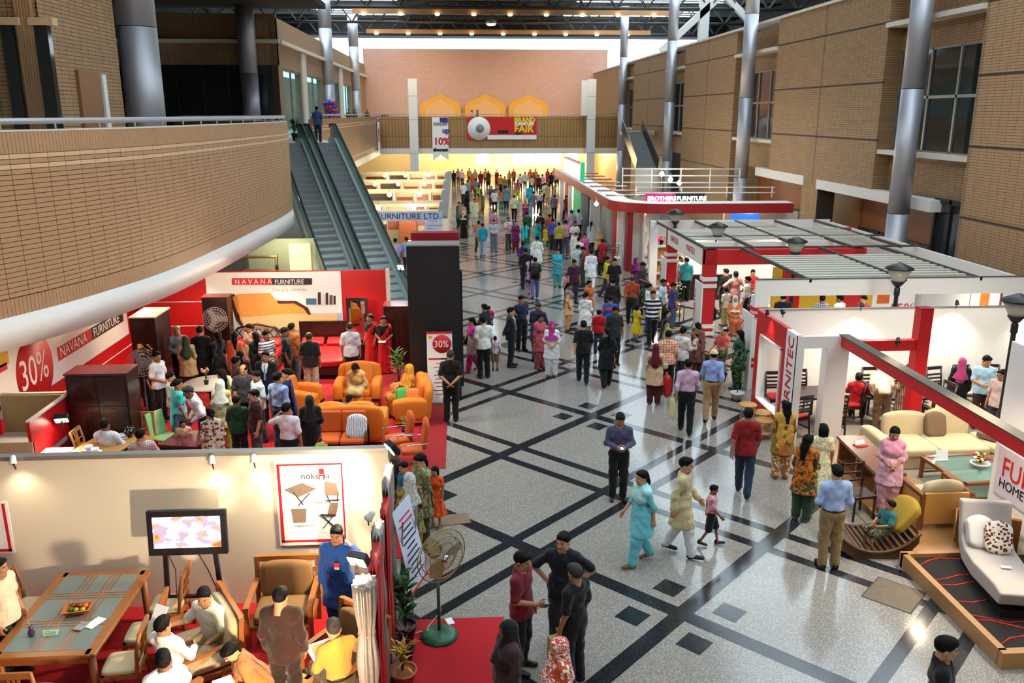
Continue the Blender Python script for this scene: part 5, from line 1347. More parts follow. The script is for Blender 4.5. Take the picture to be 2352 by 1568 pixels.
# trellis: beams along the depth, slats across
for x in (7.75, 9.3, 10.9, 12.5, 14.1): MB().b2(x - .03, x + .03, RPY, BY1, 2.84, 2.93).build('trellis_beam', m_slatd, fr)
for x in (8.9, 11.4, 13.4): MB().b2(x - .03, x + .03, BY0, RPY, 2.84, 2.93).build('trellis_beam', m_slatd, fr)
MB().b2(RPX, BX1, RPY + .2, RPY + .28, 2.84, 2.9).build('trellis_beam', m_slatd, fr); MB().b2(RPX, BX1, 29.0, 29.06, 2.84, 2.9).build('trellis_beam', m_slatd, fr)
sl = MB().box((0, 0, 0), (1.0, .1, .04)).mesh('slat'); sl.materials.append(m_slat)
def slats(x0, x1, y0, y1, step=.3):
    n = int((y1 - y0) / step)
    for i in range(n):
        o = link('slat', sl, fr, ((x0 + x1) / 2, y0 + (i + .5) * step, 2.87)); o.scale = (x1 - x0, 1.6, 1)
slats(8.93, 13.37, 21.0, 25.2, .36); slats(7.8, 14.1, 28.3, 31.1, .34); slats(9.4, 12.0, 31.6, 33.1, .3)
for x in (9.3, 10.9, 12.5): MB().b2(x - 1.3, x + .1, 27.95, 28.0, 2.55, 2.84).build('white_panel', m_wht, fr)
# interior glimpses of the booth: yellow wall, poster
t = thing('yellow_display', 'yellow display wall with red panels inside the white booth', 'display', (0, 26.05, 0))
MB().b2(9.9, 14.6, 0, .08, 0, 2.3).build('board', mat('yellow board', '#e0b02c', .6), t)
for x0, x1 in ((10.2, 10.8), (12.2, 12.9)): MB().b2(x0, x1, -.02, 0, 0, 2.3).build('red_panel', m_red, t)
MB().b2(13.2, 14.6, -.03, 0, .2, 2.25).build('poster', m_inkw, t); text('lettering', '15%', t, (13.75, -.05, .75), .5, m_inkr, ext=.002); MB().b2(13.35, 13.75, -.05, -.03, 1.1, 1.55).build('chair_picture', mat('orange print', '#d8621a', .6), t)
t = thing('framed_poster', 'red framed picture on the white right wall of the booth', 'poster', (BX1 - .02, 22.6, 1.9)); MB().b2(-.01, .0, -.7, .7, -.5, .5).build('frame', m_red, t); MB().b2(-.02, -.01, -.65, .65, -.45, .45).build('sheet', m_inkw, t); MB().b2(-.03, -.02, -.2, .2, -.2, .3).build('chair_picture', mat('orange print', '#d8621a', .6), t)
# lamps in the booths
WH = (1, .9, .75)
for i, (x, y) in enumerate(((9, 22.6), (11.5, 22.6), (13.6, 22.6), (9, 28.6), (11.8, 28.6), (9.2, 31.8), (12.5, 31.8))):
    spot('booth_light', (x, y, 2.8), (x, y + .2, 0), 330, 150, WH, .9, .12)
for i, (x, y) in enumerate(((9.5, 18.9), (11.9, 19.0), (14.0, 19.0))):
    clipspot(('left', 'middle', 'right')[i] + ' clip lamp on the white rear wall of the near right stall', (x, y + .3, 2.56), (x, 18.6, .6), 170 if i != 1 else 240, 125, WH)
clipspot('black clip lamp shining down the red front panel', (7.0, 18.6, 2.56), (7.13, 18.6, .8), 26, 75, WARM)
clipspot('twin black clip lamp above the red front panel', (7.3, 18.4, 2.62), (8.8, 18.0, 0), 60, 110, WARM)
for x, y in ((9.2, 14.8), (11.4, 14.8), (8.1, 12.2), (8.0, 10.3), (9.2, 17.8)):
    spot('stall_fill_light', (x, y, 3.3), (x, y - .2, 0), 210, 135, (1, .84, .62), .9, .15)  # fixtureless overhead spots, unseen fill for the near right stall
for x in (9.6, 12.4): spot('stall_fill_light', (x, 16.9, 3.2), (x + .3, 19.5, 1.2), 120, 120, WH, .9, .15)  # two added spots, no lamp bodies, to brighten the white rear wall
clipspot('lamp on the red beam lighting its own face', (8.35, 15.3, 2.75), (8.1, 14.9, 2.2), 12, 100, WARM)
# ---- red canopied stalls further along
cv = [(7.0, 62), (7.0, 39.6)] + [(7.0 + 2.2 * (1 - math.cos(a * PI / 16)), 39.6 - 2.2 * math.sin(a * PI / 16)) for a in range(1, 9)] + [(15.2, 37.4)]
C2 = resample([Vector(p) for p in cv], .5)
t = thing('red_canopy', 'curved red fascia of the pink lettered furniture stall', 'canopy', (0, 0, 0)); t['kind'] = 'structure'; del t['category']
k = MB(); n = len(C2)
ribbon(k, C2, -.1, .1, 2.72, 3.14).build('fascia', mat('canopy red', '#a81c1a', .5), t)
ribbon(MB(), C2, -.9, .05, 3.12, 3.16).build('top_board', m_white, t)
for i in range(7): MB().b2(7.1, 9.2, 41 + i * 2.6, 41.4 + i * 2.6, 3.14, 3.2).build('roof_slat', m_walnut, t)
for (x, y, m, w) in ((7.5, 40.6, m_red, .7), (7.6, 38.2, m_redd, .6), (7.4, 39.5, m_wht, .25), (7.3, 61.5, m_wht, .3), (7.4, 58.5, mat('pink panel', '#d8345a', .5), 1.4), (7.3, 57.0, m_wht, .25)):
    MB().b2(x, x + .25, y, y + w, 0, 2.8).build('pier', m, t)
MB().b2(8.3, 8.4, 38, 62, 0, 2.7).build('inner_wall', m_wht, t)
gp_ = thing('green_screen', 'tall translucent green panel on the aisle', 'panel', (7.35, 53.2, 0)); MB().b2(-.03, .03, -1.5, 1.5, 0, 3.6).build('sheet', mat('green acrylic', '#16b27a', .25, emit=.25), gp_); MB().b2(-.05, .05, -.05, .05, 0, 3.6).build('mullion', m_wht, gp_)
MB().b2(7.3, 7.42, 47.2, 50.6, 0, 2.7).build('stall_partition', m_wht)['kind'] = 'structure'
MB().b2(7.2, 7.3, 47.6, 50.2, 0, 2.5).build('stall_dark_opening', mat('slate blue board', '#3b4356', .6))['kind'] = 'structure'
MB().b2(7.2, 7.3, 43.4, 46.6, 0, 2.6).build('stall_picture_wall', mat('grey mural', '#8f8b88', .5, var=.6, vs=1.2))['kind'] = 'structure'
sgn = thing('stall_sign', 'pink and black lettered sign above the red canopy', 'sign', (0, 38.6, 0))
a = ony(1483, 445, 38.6); b_ = ony(1617, 463, 38.6); xm = (a.x + b_.x) / 2
MB().b2(a.x, xm, -.05, .05, b_.z, a.z).build('pink_board', mat('magenta board', '#d0186a', .5, emit=.3), sgn); MB().b2(xm, b_.x, -.05, .05, b_.z, a.z).build('black_board', m_ink, sgn)
text('lettering', 'BROTHERS', sgn, (a.x + .08, -.06, b_.z + .07), .27, mat('lit letters', '#ffffff', .5, emit=2), ext=.003, bold=.008); text('lettering', 'FURNITURE', sgn, (xm + .08, -.06, b_.z + .07), .26, mat('lit letters', '#ffffff', .5, emit=2), ext=.003, bold=.008)
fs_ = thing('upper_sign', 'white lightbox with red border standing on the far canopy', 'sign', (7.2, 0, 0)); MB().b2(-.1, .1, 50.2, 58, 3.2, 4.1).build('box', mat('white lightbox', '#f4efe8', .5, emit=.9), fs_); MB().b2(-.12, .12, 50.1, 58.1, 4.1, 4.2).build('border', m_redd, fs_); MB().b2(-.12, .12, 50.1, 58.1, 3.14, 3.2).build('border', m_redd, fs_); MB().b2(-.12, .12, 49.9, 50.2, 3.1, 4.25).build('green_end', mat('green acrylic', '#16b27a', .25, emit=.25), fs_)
rk = thing('canopy_rail', 'white tube rails with bulbs standing on the red canopy', 'rails', (0, 0, 0))
for z in (3.5, 3.85, 4.2): MB().tube([(8.6, 45, z), (14.6, 44.2, z)], .035, 6).build('rail', m_inkw, rk)
for x in (8.6, 10.1, 11.6, 13.1, 14.6): MB().tube([(x, 45 - (x - 8.6) * .13, 3.1), (x, 45 - (x - 8.6) * .13, 4.25)], .03, 6).build('upright', m_inkw, rk)
rk2 = thing('canopy_rail', 'lower white tube rail nearer the pink lettered sign', 'rails', (0, 0, 0))
for z in (3.35, 3.6): MB().tube([(8.4, 40.6, z), (15.0, 40.2, z)], .03, 6).build('rail', m_inkw, rk2)
for x in (8.4, 10.6, 12.8, 15.0): MB().tube([(x, 40.5, 3.1), (x, 40.5, 3.62)], .03, 6).build('upright', m_inkw, rk2)
for i, (u, v) in enumerate(((1485, 483), (1525, 478), (1600, 478), (1640, 478), (1722, 478), (1540, 412), (1520, 400), (1370, 468), (1560, 420))):
    pz = ony(u, v, 38.0 if v > 440 else 45.0); o = thing('canopy_bulb', ('first', 'second', 'third', 'fourth', 'fifth', 'upper right', 'upper left', 'lone far', 'lower upper')[i] + ' glaring bulb among the lamps on the red canopy', 'lamp', pz, 0, 'bulbs on the red canopy')
    r_ = .09 if v > 440 else .13; MB().lathe([(.01, -r_), (r_ * .8, -r_ * .5), (r_, 0), (r_ * .7, r_ * .6), (r_ * .3, r_)], n=10).build('globe', m_floodw, o); MB().tube([(0, 0, r_), (0, 0, r_ + .2)], .015, 5).build('cap', m_alu, o)
for x, y in ((9.5, 39.4), (12.5, 39.2), (9.8, 44), (12.8, 44), (9.6, 50), (9.4, 56)):
    spot('stall_fill_light', (x, y, 2.7), (x, y + .1, 0), 420, 150, WARM, .9, .15)  # unseen spots filling the canopied stalls, no lamp bodies
for x, y in ((8.2, 42), (8.2, 48.5), (8.2, 54)): bulb('rail_light', (x + 2, y, 4.6), 160, (1, .88, .7), .25)
# blue lit shelf under the canopy
t = thing('blue_lightbox', 'white shelf with a blue glow under the red canopy', 'display', (0, 38.2, 0)); MB().b2(12.0, 15.4, -.1, .1, 2.2, 2.66).build('board', m_wht, t); MB().b2(12.3, 13.6, -.12, -.1, 2.35, 2.6).build('blue_panel', mat('blue glow', '#2a6ae0', .5, emit=1.2), t)
# ---------------------------------------------------------------- street style lamp posts
m_lampg = glass_mat('frosted lamp glass', '#d8d4c8', .55)
for i, (x, y, zt, lb) in enumerate(((8.45, 33.0, 3.3, 'lamp post at the far corner of the slatted booth'), (8.9, 28.9, 3.3, 'lamp post rising beside the red booth column'), (10.2, 25.2, 3.3, 'lamp post standing in the middle of the slatted roof'), (10.85, 20.2, 3.35, 'lamp post before the white booth fascia'), (11.4, 16.4, 3.35, 'black lamp post at the right edge beside the white sign wall'))):
    t = thing('lamp_post', lb, 'lamp post', (x, y, 0), 0, 'black street style lamp posts')
    MB().lathe([(.14, 0), (.14, .3), (.06, .42), (.05, zt - .75), (.07, zt - .72), (.07, zt - .55), (.04, zt - .5)], n=12).build('pole', m_black, t)
    MB().lathe([(.05, zt - .5), (.15, zt - .36), (.3, zt - .06)], n=12).build('lantern_glass', m_lampg, t)
    MB().lathe([(.08, zt - .5), (.17, zt - .38), (.15, zt - .36)], n=12).build('collar', m_black, t)
    MB().lathe([(.34, zt - .07), (.33, zt - .03), (.12, zt + .06), (.03, zt + .1)], n=16).build('cap', m_black, t)
# ---------------------------------------------------------------- left stalls beyond the escalator
m_lw = mat('cream stall board', '#e9dcb4', .6, var=.04)
LS = thing('furniture_sign', 'pale blue sign board lettered furniture ltd beyond the escalator', 'sign', (0, 37.5, 0))
MB().b2(-4.4, -.72, -.03, .03, 2.47, 2.88).build('board', mat('pale blue sign board', '#aebbe0', .5), LS); text('lettering', 'LEGACY FURNITURE LTD.', LS, (-.78, -.04, 2.55), .36, m_ink, ext=.003, align='RIGHT', sx=1.02)
t = thing('building_poster', 'white poster with a grey building photo under the blue sign', 'poster', (-1.1, 37.45, 0)); MB().b2(-.4, .35, -.01, .01, .9, 2.45).build('sheet', mat('lilac poster', '#c3c6dc', .5), t); MB().b2(-.33, .28, -.02, -.01, 1.0, 2.0).build('photo', mat('building photo', '#8a7f80', .6, var=.5, vs=8), t); MB().b2(.1, .28, -.025, -.02, 1.85, 2.0).build('dark_sky', m_ink, t)
for s_, z_ in (('Legacy Furniture Ltd.', 2.25), ('interior', 2.12)): text('caption', s_, t, (-.28, -.022, z_), .08, m_inkp, ext=.001)
for i, y in enumerate((44.5, 51.5, 59, 67)):
    lb = ('nearest', 'second', 'third', 'fourth')[i]
    pt_ = partition(lb + ' cream partition of the lit stalls behind the escalator', -7.3, -.9, y, y + .08, 0, 2.5, m_lw); MB().b2(-7.3, -.8, y - .3, y - .1, 2.5, 2.68).build('head_beam', m_lw, pt_)
    for k_, (x, w, h, c) in enumerate(((-6.2, 1.2, 1.9, '#8a4a22'), (-4.4, 1.4, 1.5, '#6a2a1c'), (-2.6, .9, 1.7, '#b0603a'), (-1.5, .7, 1.2, '#c88a6a'))):
        bb = thing('cabinet', ('tall', 'wide', 'narrow', 'small')[k_] + ' cabinet against the ' + lb + ' cream partition', 'cabinet', (x, y - .56, 0), 0, 'cabinets in the lit stalls')
        MB().b2(-w / 2, w / 2, -.25, .25, 0, h, .01).build('body', mat('stained cabinet', c, .45, var=.3, vs=3), bb); MB().b2(-w / 2 + .04, -.01, -.27, -.25, .06, h - .06).build('door', mat('stained cabinet', c, .4, var=.2, vs=4), bb); MB().b2(.01, w / 2 - .04, -.27, -.25, .06, h - .06).build('door', mat('stained cabinet', c, .4, var=.2, vs=4), bb)
    for k_, (x, w, z0, z1, c) in enumerate(((-6.3, 1.5, 1.3, 2.3, '#7a3a1a'), (-4.6, 1.3, 1.5, 2.4, '#3a2016'), (-3.2, .9, 1.2, 2.2, '#a8583a'), (-2.1, .7, 1.4, 2.35, '#b87a6a'), (-1.3, .45, 1.4, 2.3, '#8a4a30'))):
        MB().b2(x - w / 2, x + w / 2, y - .04, y - .01, z0, z1).build('wall_panel', mat('dark display panel', c, .5, var=.5, vs=2.5), pt_)
    for x in (-5.4, -3.8, -2.6, -1.7): MB().b2(x - .06, x + .06, y - .2, y - .08, 0, 2.5).build('post', m_wht, pt_)
    for x in (-5, -2.2): bulb('stall_bulb', (x, y - 1.6, 2.5), 75, (1, .8, .5), .1)
    for k_, x in enumerate((-5.4, -3.9, -2.2)):
        gb = thing('globe_lamp', ('left', 'middle', 'right')[k_] + ' glowing globe lamp hung before the ' + lb + ' cream partition', 'lamp', (x, y - 2.4, 2.55), 0, 'globe lamps in the lit stalls, row ' + lb); MB().lathe([(.01, -.13), (.1, -.08), (.13, 0), (.1, .08), (.03, .13)], n=12).build('globe', m_gold, gb); MB().tube([(0, 0, .13), (0, 0, .5)], .01, 5).build('cord', m_black, gb)
for i, y in enumerate((38.0, 40.6, 43.2)):
    MB().b2(-7.3, -.75, y - .06, y + .06, 2.5, 2.62).build('stall_top_beam', m_lw)['kind'] = 'structure'
MB().b2(-.95, -.5, 38, 68, 2.5, 2.62).build('stall_side_beam', mat('grey roof beam', '#7d7a70', .6))['kind'] = 'structure'
for y in (38, 45, 52, 59, 66): MB().b2(-.75, -.55, y, y + .5, 0, 2.5).build('stall_pier', mat('white fabric pier', '#efe6d2', .7))['kind'] = 'structure'
for i, (x, y) in enumerate(((-2.9, 38.6), (-2.3, 39.6), (-3.6, 36.5))):
    tl = thing('table_lamp', ('bright', 'dim', 'round')[i] + ' cream shaded table lamp below the blue sign', 'lamp', (x, y, 0), 0, 'lamps below the blue sign'); MB().lathe([(.12, 0), (.12, .03), (.03, .06), (.03, .9)], n=12).build('base', m_walnut, tl); MB().lathe([(.3, .85), (.14, 1.3)], n=16).build('shade', mat('glowing lampshade', '#ffdf9a', .6, emit=3.0), tl); bulb('lamp_light', (x, y, 1.45), 40, (1, .8, .5), .1)
bk = thing('bookshelf', 'gold framed display shelf under the brick balcony', 'shelf', (-7.3, 31.5, 0))
for z in (.4, .9, 1.4, 1.9): MB().b2(-.6, .6, -.2, .2, z, z + .04).build('shelf', mat('gold metal', '#b8983c', .3, .8), bk)
for x in (-.6, .6):
    for y in (-.2, .2): MB().bar((x, y, 0), (x, y, 2.0), .035).build('upright', mat('gold metal', '#b8983c', .3, .8), bk)
gwn = partition('pale green partition below the brick balcony', -8.2, -5.6, 33.5, 33.6, 0, 2.3, mat('pale green board', '#a9b79c', .7))
MB().b2(-6.6, -5.8, 33.4, 33.5, .9, 2.1).build('lit_niche', mat('lit niche', '#ffd890', .6, emit=1.2), gwn)
bulb('niche_light', (-6.8, 32.2, 2.4), 90, WARM, .1)
# ================================================================== FURNITURE
RZ = lambda d: math.radians(d)
def rotX(a): return Matrix.Rotation(a, 3, 'X')
def dining_chair(label, x, y, rz, wood=None, seatm=None, group=None, z=0., back=.98, slat=True, seat_h=.46, w=.46):
    """front faces -Y at rz 0"""
    wood = wood or m_teakz; t = thing('dining_chair', label, 'chair', (x, y, z), RZ(rz), group)
    hw = w / 2 - .025
    for s in (-1, 1):
        MB().bar((s * hw, -.2, 0), (s * hw, -.2, seat_h - .02), .045).build('leg', wood, t)
        MB().tube([(s * hw, .26, 0), (s * hw, .2, seat_h), (s * hw, .22, .72), (s * hw, .28, back)], .024, 6).build('leg', wood, t)
        MB().bar((s * hw, -.2, .2), (s * hw, .23, .2), .025, .03).build('stretcher', wood, t)
    MB().b2(-w / 2, w / 2, -.22, .22, seat_h - .07, seat_h - .02).build('seat_rail', wood, t)
    MB().cushion((0, -.01, seat_h + .01), (w - .02, .43, .08), None, 4, 6, .1).build('seat', seatm or m_beige, t)
    bk = MB().bar((-hw, .275, back - .03), (hw, .275, back - .03), .03, .08).build('backrest', wood, t)
    MB().bar((-hw, .225, .62), (hw, .225, .62), .025, .05).build('rail', wood, bk)
    if slat:
        for k in range(3): MB().bar(((k - 1) * .055, .23, .63), ((k - 1) * .055, .272, back - .05), .028, .016, (0, 1, 0)).build('slat', wood, bk)
        MB().bar((-hw, .245, .76), (hw, .245, .76), .015, .02).build('rail', wood, bk)
    else:
        for k in range(3): MB().bar((-hw, .235 + k * .014, .68 + k * .09), (hw, .235 + k * .014, .68 + k * .09), .018, .045).build('slat', wood, bk)
    return t
# ---- near left dining set
t = thing('dining_table', 'long wooden dining table with glass panels in the near left stall', 'table', (-5.05, 10.15, 0))
b = MB(); W2, L2 = .56, .98
for s in (-1, 1): b.b2(s * W2 - .07, s * W2 + .07, -L2, L2, .71, .76, .01); b.b2(-W2, W2, s * (L2 - .06) - .07, s * (L2 - .06) + .07, .71, .76, .01)
b.build('top_frame', m_teak, t)
MB().b2(-W2 + .06, W2 - .06, -L2 + .1, L2 - .1, .752, .762).build('glass_top', mat('smoked table glass', '#6f7d7a', .06, 0, spec=.9), t)
for x in (-.2, -.14, -.08, .12, .18, .24): MB().b2(x, x + .018, -L2 + .1, L2 - .1, .761, .766).build('inlay_bar', m_teak, t)
for y in (-.36, -.3, -.24, .28, .34, .4): MB().b2(-W2 + .06, W2 - .06, y, y + .018, .762, .767).build('inlay_bar', m_teak, t)
for sx in (-1, 1):
    for sy in (-1, 1): MB().lathe([(.035, 0), (.045, .1), (.05, .71)], (sx * (W2 - .02), sy * (L2 - .1), 0), 8).build('leg', m_teakz, t)
MB().b2(-W2 + .05, W2 - .05, -L2 + .06, -L2 + .1, .6, .71).build('apron', m_teak, t); MB().b2(-W2 + .05, W2 - .05, L2 - .1, L2 - .06, .6, .71).build('apron', m_teak, t)
for lb, x, y, r in (('wooden dining chair at the near end of the glass table', -5.05, 8.82, 180), ('first wooden chair along the inner side of the glass table', -4.2, 9.4, -84), ('second wooden chair along the inner side of the glass table', -4.17, 10.05, -86),
                    ('third wooden chair nearest the television by the glass table', -4.08, 10.72, -88), ('wooden chair on the far side of the table nearest the wall', -5.95, 10.75, 84), ('second wooden chair on the far side of the glass table', -5.95, 10.0, 82)):
    dining_chair(lb, x, y, r, None, None, 'dining chairs around the glass table')
t = thing('fruit_bowl', 'square terracotta bowl of fruit on the glass table', 'bowl', (-5.0, 10.1, .768), RZ(10))
b = MB(); b.add([(-.1, -.08, 0), (.1, -.08, 0), (.1, .08, 0), (-.1, .08, 0), (-.17, -.13, .07), (.17, -.13, .07), (.17, .13, .07), (-.17, .13, .07), (-.15, -.11, .07), (.15, -.11, .07), (.15, .11, .07), (-.15, .11, .07), (-.09, -.07, .015), (.09, -.07, .015), (.09, .07, .015), (-.09, .07, .015)],
    [(3, 2, 1, 0), (0, 1, 5, 4), (1, 2, 6, 5), (2, 3, 7, 6), (3, 0, 4, 7), (4, 5, 9, 8), (5, 6, 10, 9), (6, 7, 11, 10), (7, 4, 8, 11), (8, 9, 13, 12), (9, 10, 14, 13), (10, 11, 15, 14), (11, 8, 12, 15), (12, 13, 14, 15)]); b.build('dish', mat('terracotta', '#b8642a', .6), t)
for i, (fx, fy, c, lb) in enumerate(((-.08, .05, '#7a1418', 'dark red apple at the rim of the fruit bowl'), (0, .06, '#5a8a2a', 'green apple at the rear of the fruit bowl'), (.08, .05, '#d8622a', 'orange fruit at the rear of the bowl'), (-.07, -.03, '#4a7a22', 'green fruit at the side of the bowl'), (.0, -.04, '#c8b020', 'yellow fruit in the middle of the bowl'), (.08, -.04, '#b8b020', 'lemon at the front of the fruit bowl'), (.02, .0, '#8a1a1c', 'plum on top of the fruit bowl'))):
    o = thing('fruit', lb, 'fruit', Vector((-5.0, 10.1, .768)) + Vector((fx, fy, .05 + (.04 if i == 6 else 0)))); MB().lathe([(.004, -.036), (.028, -.026), (.038, 0), (.028, .028), (.006, .033)], n=10).build('flesh', mat('fruit skin', c, .35, var=.15), o); MB().tube([(0, 0, .03), (.004, 0, .045)], .003, 4).build('stem', m_walnut, o)
t = thing('price_card', 'pale green folded card on the glass table', 'card', (-5.12, 9.62, .768), RZ(6)); MB().bar((-.09, -.03, 0), (-.09, 0, .06), .004, .004).build('edge', m_inkw, t); b = MB(); b.add([(-.09, -.04, 0), (.09, -.04, 0), (.09, 0, .06), (-.09, 0, .06), (-.09, .04, 0), (.09, .04, 0)], [(0, 1, 2, 3), (3, 2, 5, 4)]); b.build('paper', mat('pale green card', '#9ccaa6', .7), t)
for i in range(3): MB().bar((-.07, -.032 + i * .01, .016 + i * .014), (.06, -.032 + i * .01, .016 + i * .014), .006, .002).build('text_line', m_ink, t)
t = thing('calculator', 'grey pocket calculator next to a white paper on the table', 'calculator', (-4.82, 9.75, .768), RZ(-12)); MB().b2(-.06, .06, -.09, .09, 0, .02, .005).build('body', mat('grey plastic', '#8f8d88', .5), t); MB().b2(-.045, .045, .03, .07, .02, .024).build('display', m_inkg, t)
t = thing('paper_sheet', 'white sheet of paper lying beside the calculator', 'paper', (-4.68, 9.83, .768), RZ(-25)); MB().b2(-.07, .07, -.12, .12, 0, .003).build('sheet', m_inkw, t)
t = thing('bud_vase', 'small dark bud vase with one stem on the glass table', 'vase', (-5.35, 9.6, .768)); MB().lathe([(.03, 0), (.045, .04), (.02, .1), (.026, .13)], n=12).build('vase', mat('dark glaze', '#3a2a44', .3), t); MB().tube([(0, 0, .12), (-.02, 0, .22)], .004, 5).build('stem', mat('straw', '#c0b060', .6), t)
for i, (x, y, z, lb) in enumerate(((-5.85, 9.12, .8, 'red price board hung at the left edge of the dining set'), (-5.92, 8.75, .66, 'smaller red price board in front of the other one'))):
    t = thing('red_board', lb, 'board', (x, y, 0), RZ(-6)); MB().b2(-.24, .24, -.01, .01, z - .05, z + .33).build('sheet', m_inkr, t); MB().bar((-.1, .02, 0), (-.1, .02, z), .02).build('leg', m_steel_d, t); MB().bar((.1, .02, 0), (.1, .02, z), .02).build('leg', m_steel_d, t)
# wooden armchairs and coffee table
def armchair(label, x, y, rz, w=.78, cush=None, group='wooden armchairs in the near left stall'):
    t = thing('wooden_armchair', label, 'armchair', (x, y, 0), RZ(rz), group); cush = cush or m_brownc
    for s in (-1, 1):
        MB().bar((s * w / 2, -.36, 0), (s * w / 2, -.36, .6), .06).build('leg', m_teakz, t); MB().bar((s * w / 2, .3, 0), (s * w / 2, .38, .98), .06).build('leg', m_teakz, t)
        MB().bar((s * w / 2, -.4, .61), (s * w / 2, .36, .66), .075, .04).build('armrest', m_teak, t)
    bk = MB().b2(-w / 2, w / 2, .36, .42, .9, .98).build('backrest', m_teak, t)
    for k in range(3): MB().bar((-w / 2, .33 + k * .015, .5 + k * .13), (w / 2, .33 + k * .015, .5 + k * .13), .03, .05).build('rail', m_teak, bk)
    MB().b2(-w / 2, w / 2, -.36, .3, .26, .32).build('seat_frame', m_teak, t)
    MB().cushion((0, -.02, .39), (w - .08, .68, .15), None, 4, 8, .08).build('seat_cushion', cush, t); MB().cushion((0, .28, .68), (w - .1, .14, .5), rotX(-.14), 4, 8, .08).build('back_cushion', cush, t); return t
armchair('wooden armchair with brown cushions against the cream wall', -2.5, 10.65, 0, .84)
armchair('wooden armchair with brown cushions by the draped side', -1.5, 9.35, -38, .8)
armchair('wooden settee behind the seated men near the television', -3.35, 9.75, -60, 1.0, m_beige)
armchair('wooden armchair beside the seated woman at the front', -2.95, 8.3, 150, .8, m_beige)
t = thing('coffee_table', 'low wooden coffee table with glass top in the near left stall', 'coffee table', (-2.35, 8.75, 0), RZ(-25))
for s in (-1, 1): MB().b2(s * .28 - .04, s * .28 + .04, -.5, .5, .36, .42).build('frame', m_pine, t); MB().b2(-.3, .3, s * .46 - .04, s * .46 + .04, .36, .42).build('frame', m_pine, t)
MB().b2(-.26, .26, -.44, .44, .4, .412).build('glass_top', mat('smoked table glass', '#6f7d7a', .06, 0, spec=.9), t)
for sx in (-1, 1):
    for sy in (-1, 1): MB().bar((sx * .28, sy * .46, 0), (sx * .28, sy * .46, .38), .06).build('leg', m_pine, t)
# ---- aisle: carpet, fan, plants
b = MB().b2(-1.0, .55, 6.0, 10.82, 0, .012); b.build('floor_aisle_carpet', m_carpet)['kind'] = 'structure'
t = thing('pedestal_fan', 'green pedestal fan with wire cage on the red aisle carpet', 'fan', (-.36, 10.4, .012), RZ(35))
m_fg = mat('green enamel', '#1f5a3a', .35); MB().lathe([(.26, 0), (.26, .03), (.2, .07), (.05, .1)], n=28).build('base', m_fg, t); MB().lathe([(.024, .08), (.024, 1.15)], n=10).build('pole', m_fg, t)
hd = MB().lathe([(.05, -.14), (.1, -.1), (.11, .06), (.05, .1)], (0, .1, 1.28), 16, Matrix.Rotation(PI / 2, 3, 'X')).build('motor', m_fg, t)
m_wire = mat('brassy wire', '#a08a60', .4, .7)
cg = MB()
for (yy, rr) in ((-.03, .2), (-.06, .3), (0, .38), (.06, .3)): cg.tube([(rr * math.cos(2 * PI * k / 28), yy - .1, 1.28 + rr * math.sin(2 * PI * k / 28)) for k in range(28)], .007, 5, close=True)
for k in range(44):
    a = 2 * PI * k / 44; cg.tube([(.06 * math.cos(a), -.2, 1.28 + .06 * math.sin(a)), (.3 * math.cos(a), -.16, 1.28 + .3 * math.sin(a)), (.38 * math.cos(a), -.1, 1.28 + .38 * math.sin(a)), (.3 * math.cos(a), -.04, 1.28 + .3 * math.sin(a)), (.08 * math.cos(a), -.0, 1.28 + .08 * math.sin(a))], .0028, 3, False)
cg.build('wire_cage', m_wire, t)
for k in range(3):
    M = Matrix.Rotation(2 * PI * k / 3, 3, 'Y'); P = [M @ Vector(v) for v in ((.04, -.02, .0), (.14, -.05, .1), (.3, -.03, .12), (.33, .02, -.02), (.2, .03, -.08), (.06, .02, -.03))]
    MB().add([p + Vector((0, -.1, 1.28)) for p in P] + [p + Vector((0, -.092, 1.28)) for p in P], [(0, 1, 2, 3, 4, 5), (11, 10, 9, 8, 7, 6)]).build('blade', mat('smoky blade', '#8a7a58', .3), t)
MB().lathe([(.06, 0), (.05, .03), (.01, .04)], (0, -.2, 1.28), 14, Matrix.Rotation(PI / 2, 3, 'X')).build('hub', m_chrome, t)
MB().tube([(.03, .05, .5), (.12, .12, .3), (-.1, .2, .03), (-.5, .3, .02)], .008, 5).build('cable', m_inkw, t)
m_leaf = mat('green leaf', '#2c5a22', .5, var=.3, vs=20); m_leaf2 = mat('fresh green leaf', '#5f8a2a', .5, var=.3, vs=20); m_leafy = mat('yellow red croton leaf', '#b88a2a', .5, var=.6, vs=14); m_terra = mat('clay pot', '#9a5a34', .8, var=.15); m_soil = mat('soil', '#2a1c12', .95)
def leafmesh(L, w, m, droop=.25):
    vs = []; n = 5
    for i in range(n + 1):
        s = i / n; ww = w * math.sin(PI * (s * .9 + .08)) * .5; z = L * s * (1 - droop * s); y = -L * s * droop * 1.6 * s
        vs += [(-ww, y, z), (0, y + w * .12, z), (ww, y, z)]
    fs = []
    for i in range(n): fs += [(i * 3, i * 3 + 1, i * 3 + 4, i * 3 + 3), (i * 3 + 1, i * 3 + 2, i * 3 + 5, i * 3 + 4)]
    me = bpy.data.meshes.new('leaf'); me.from_pydata(vs, [], fs); me.materials.append(m); return me
_lf = {}
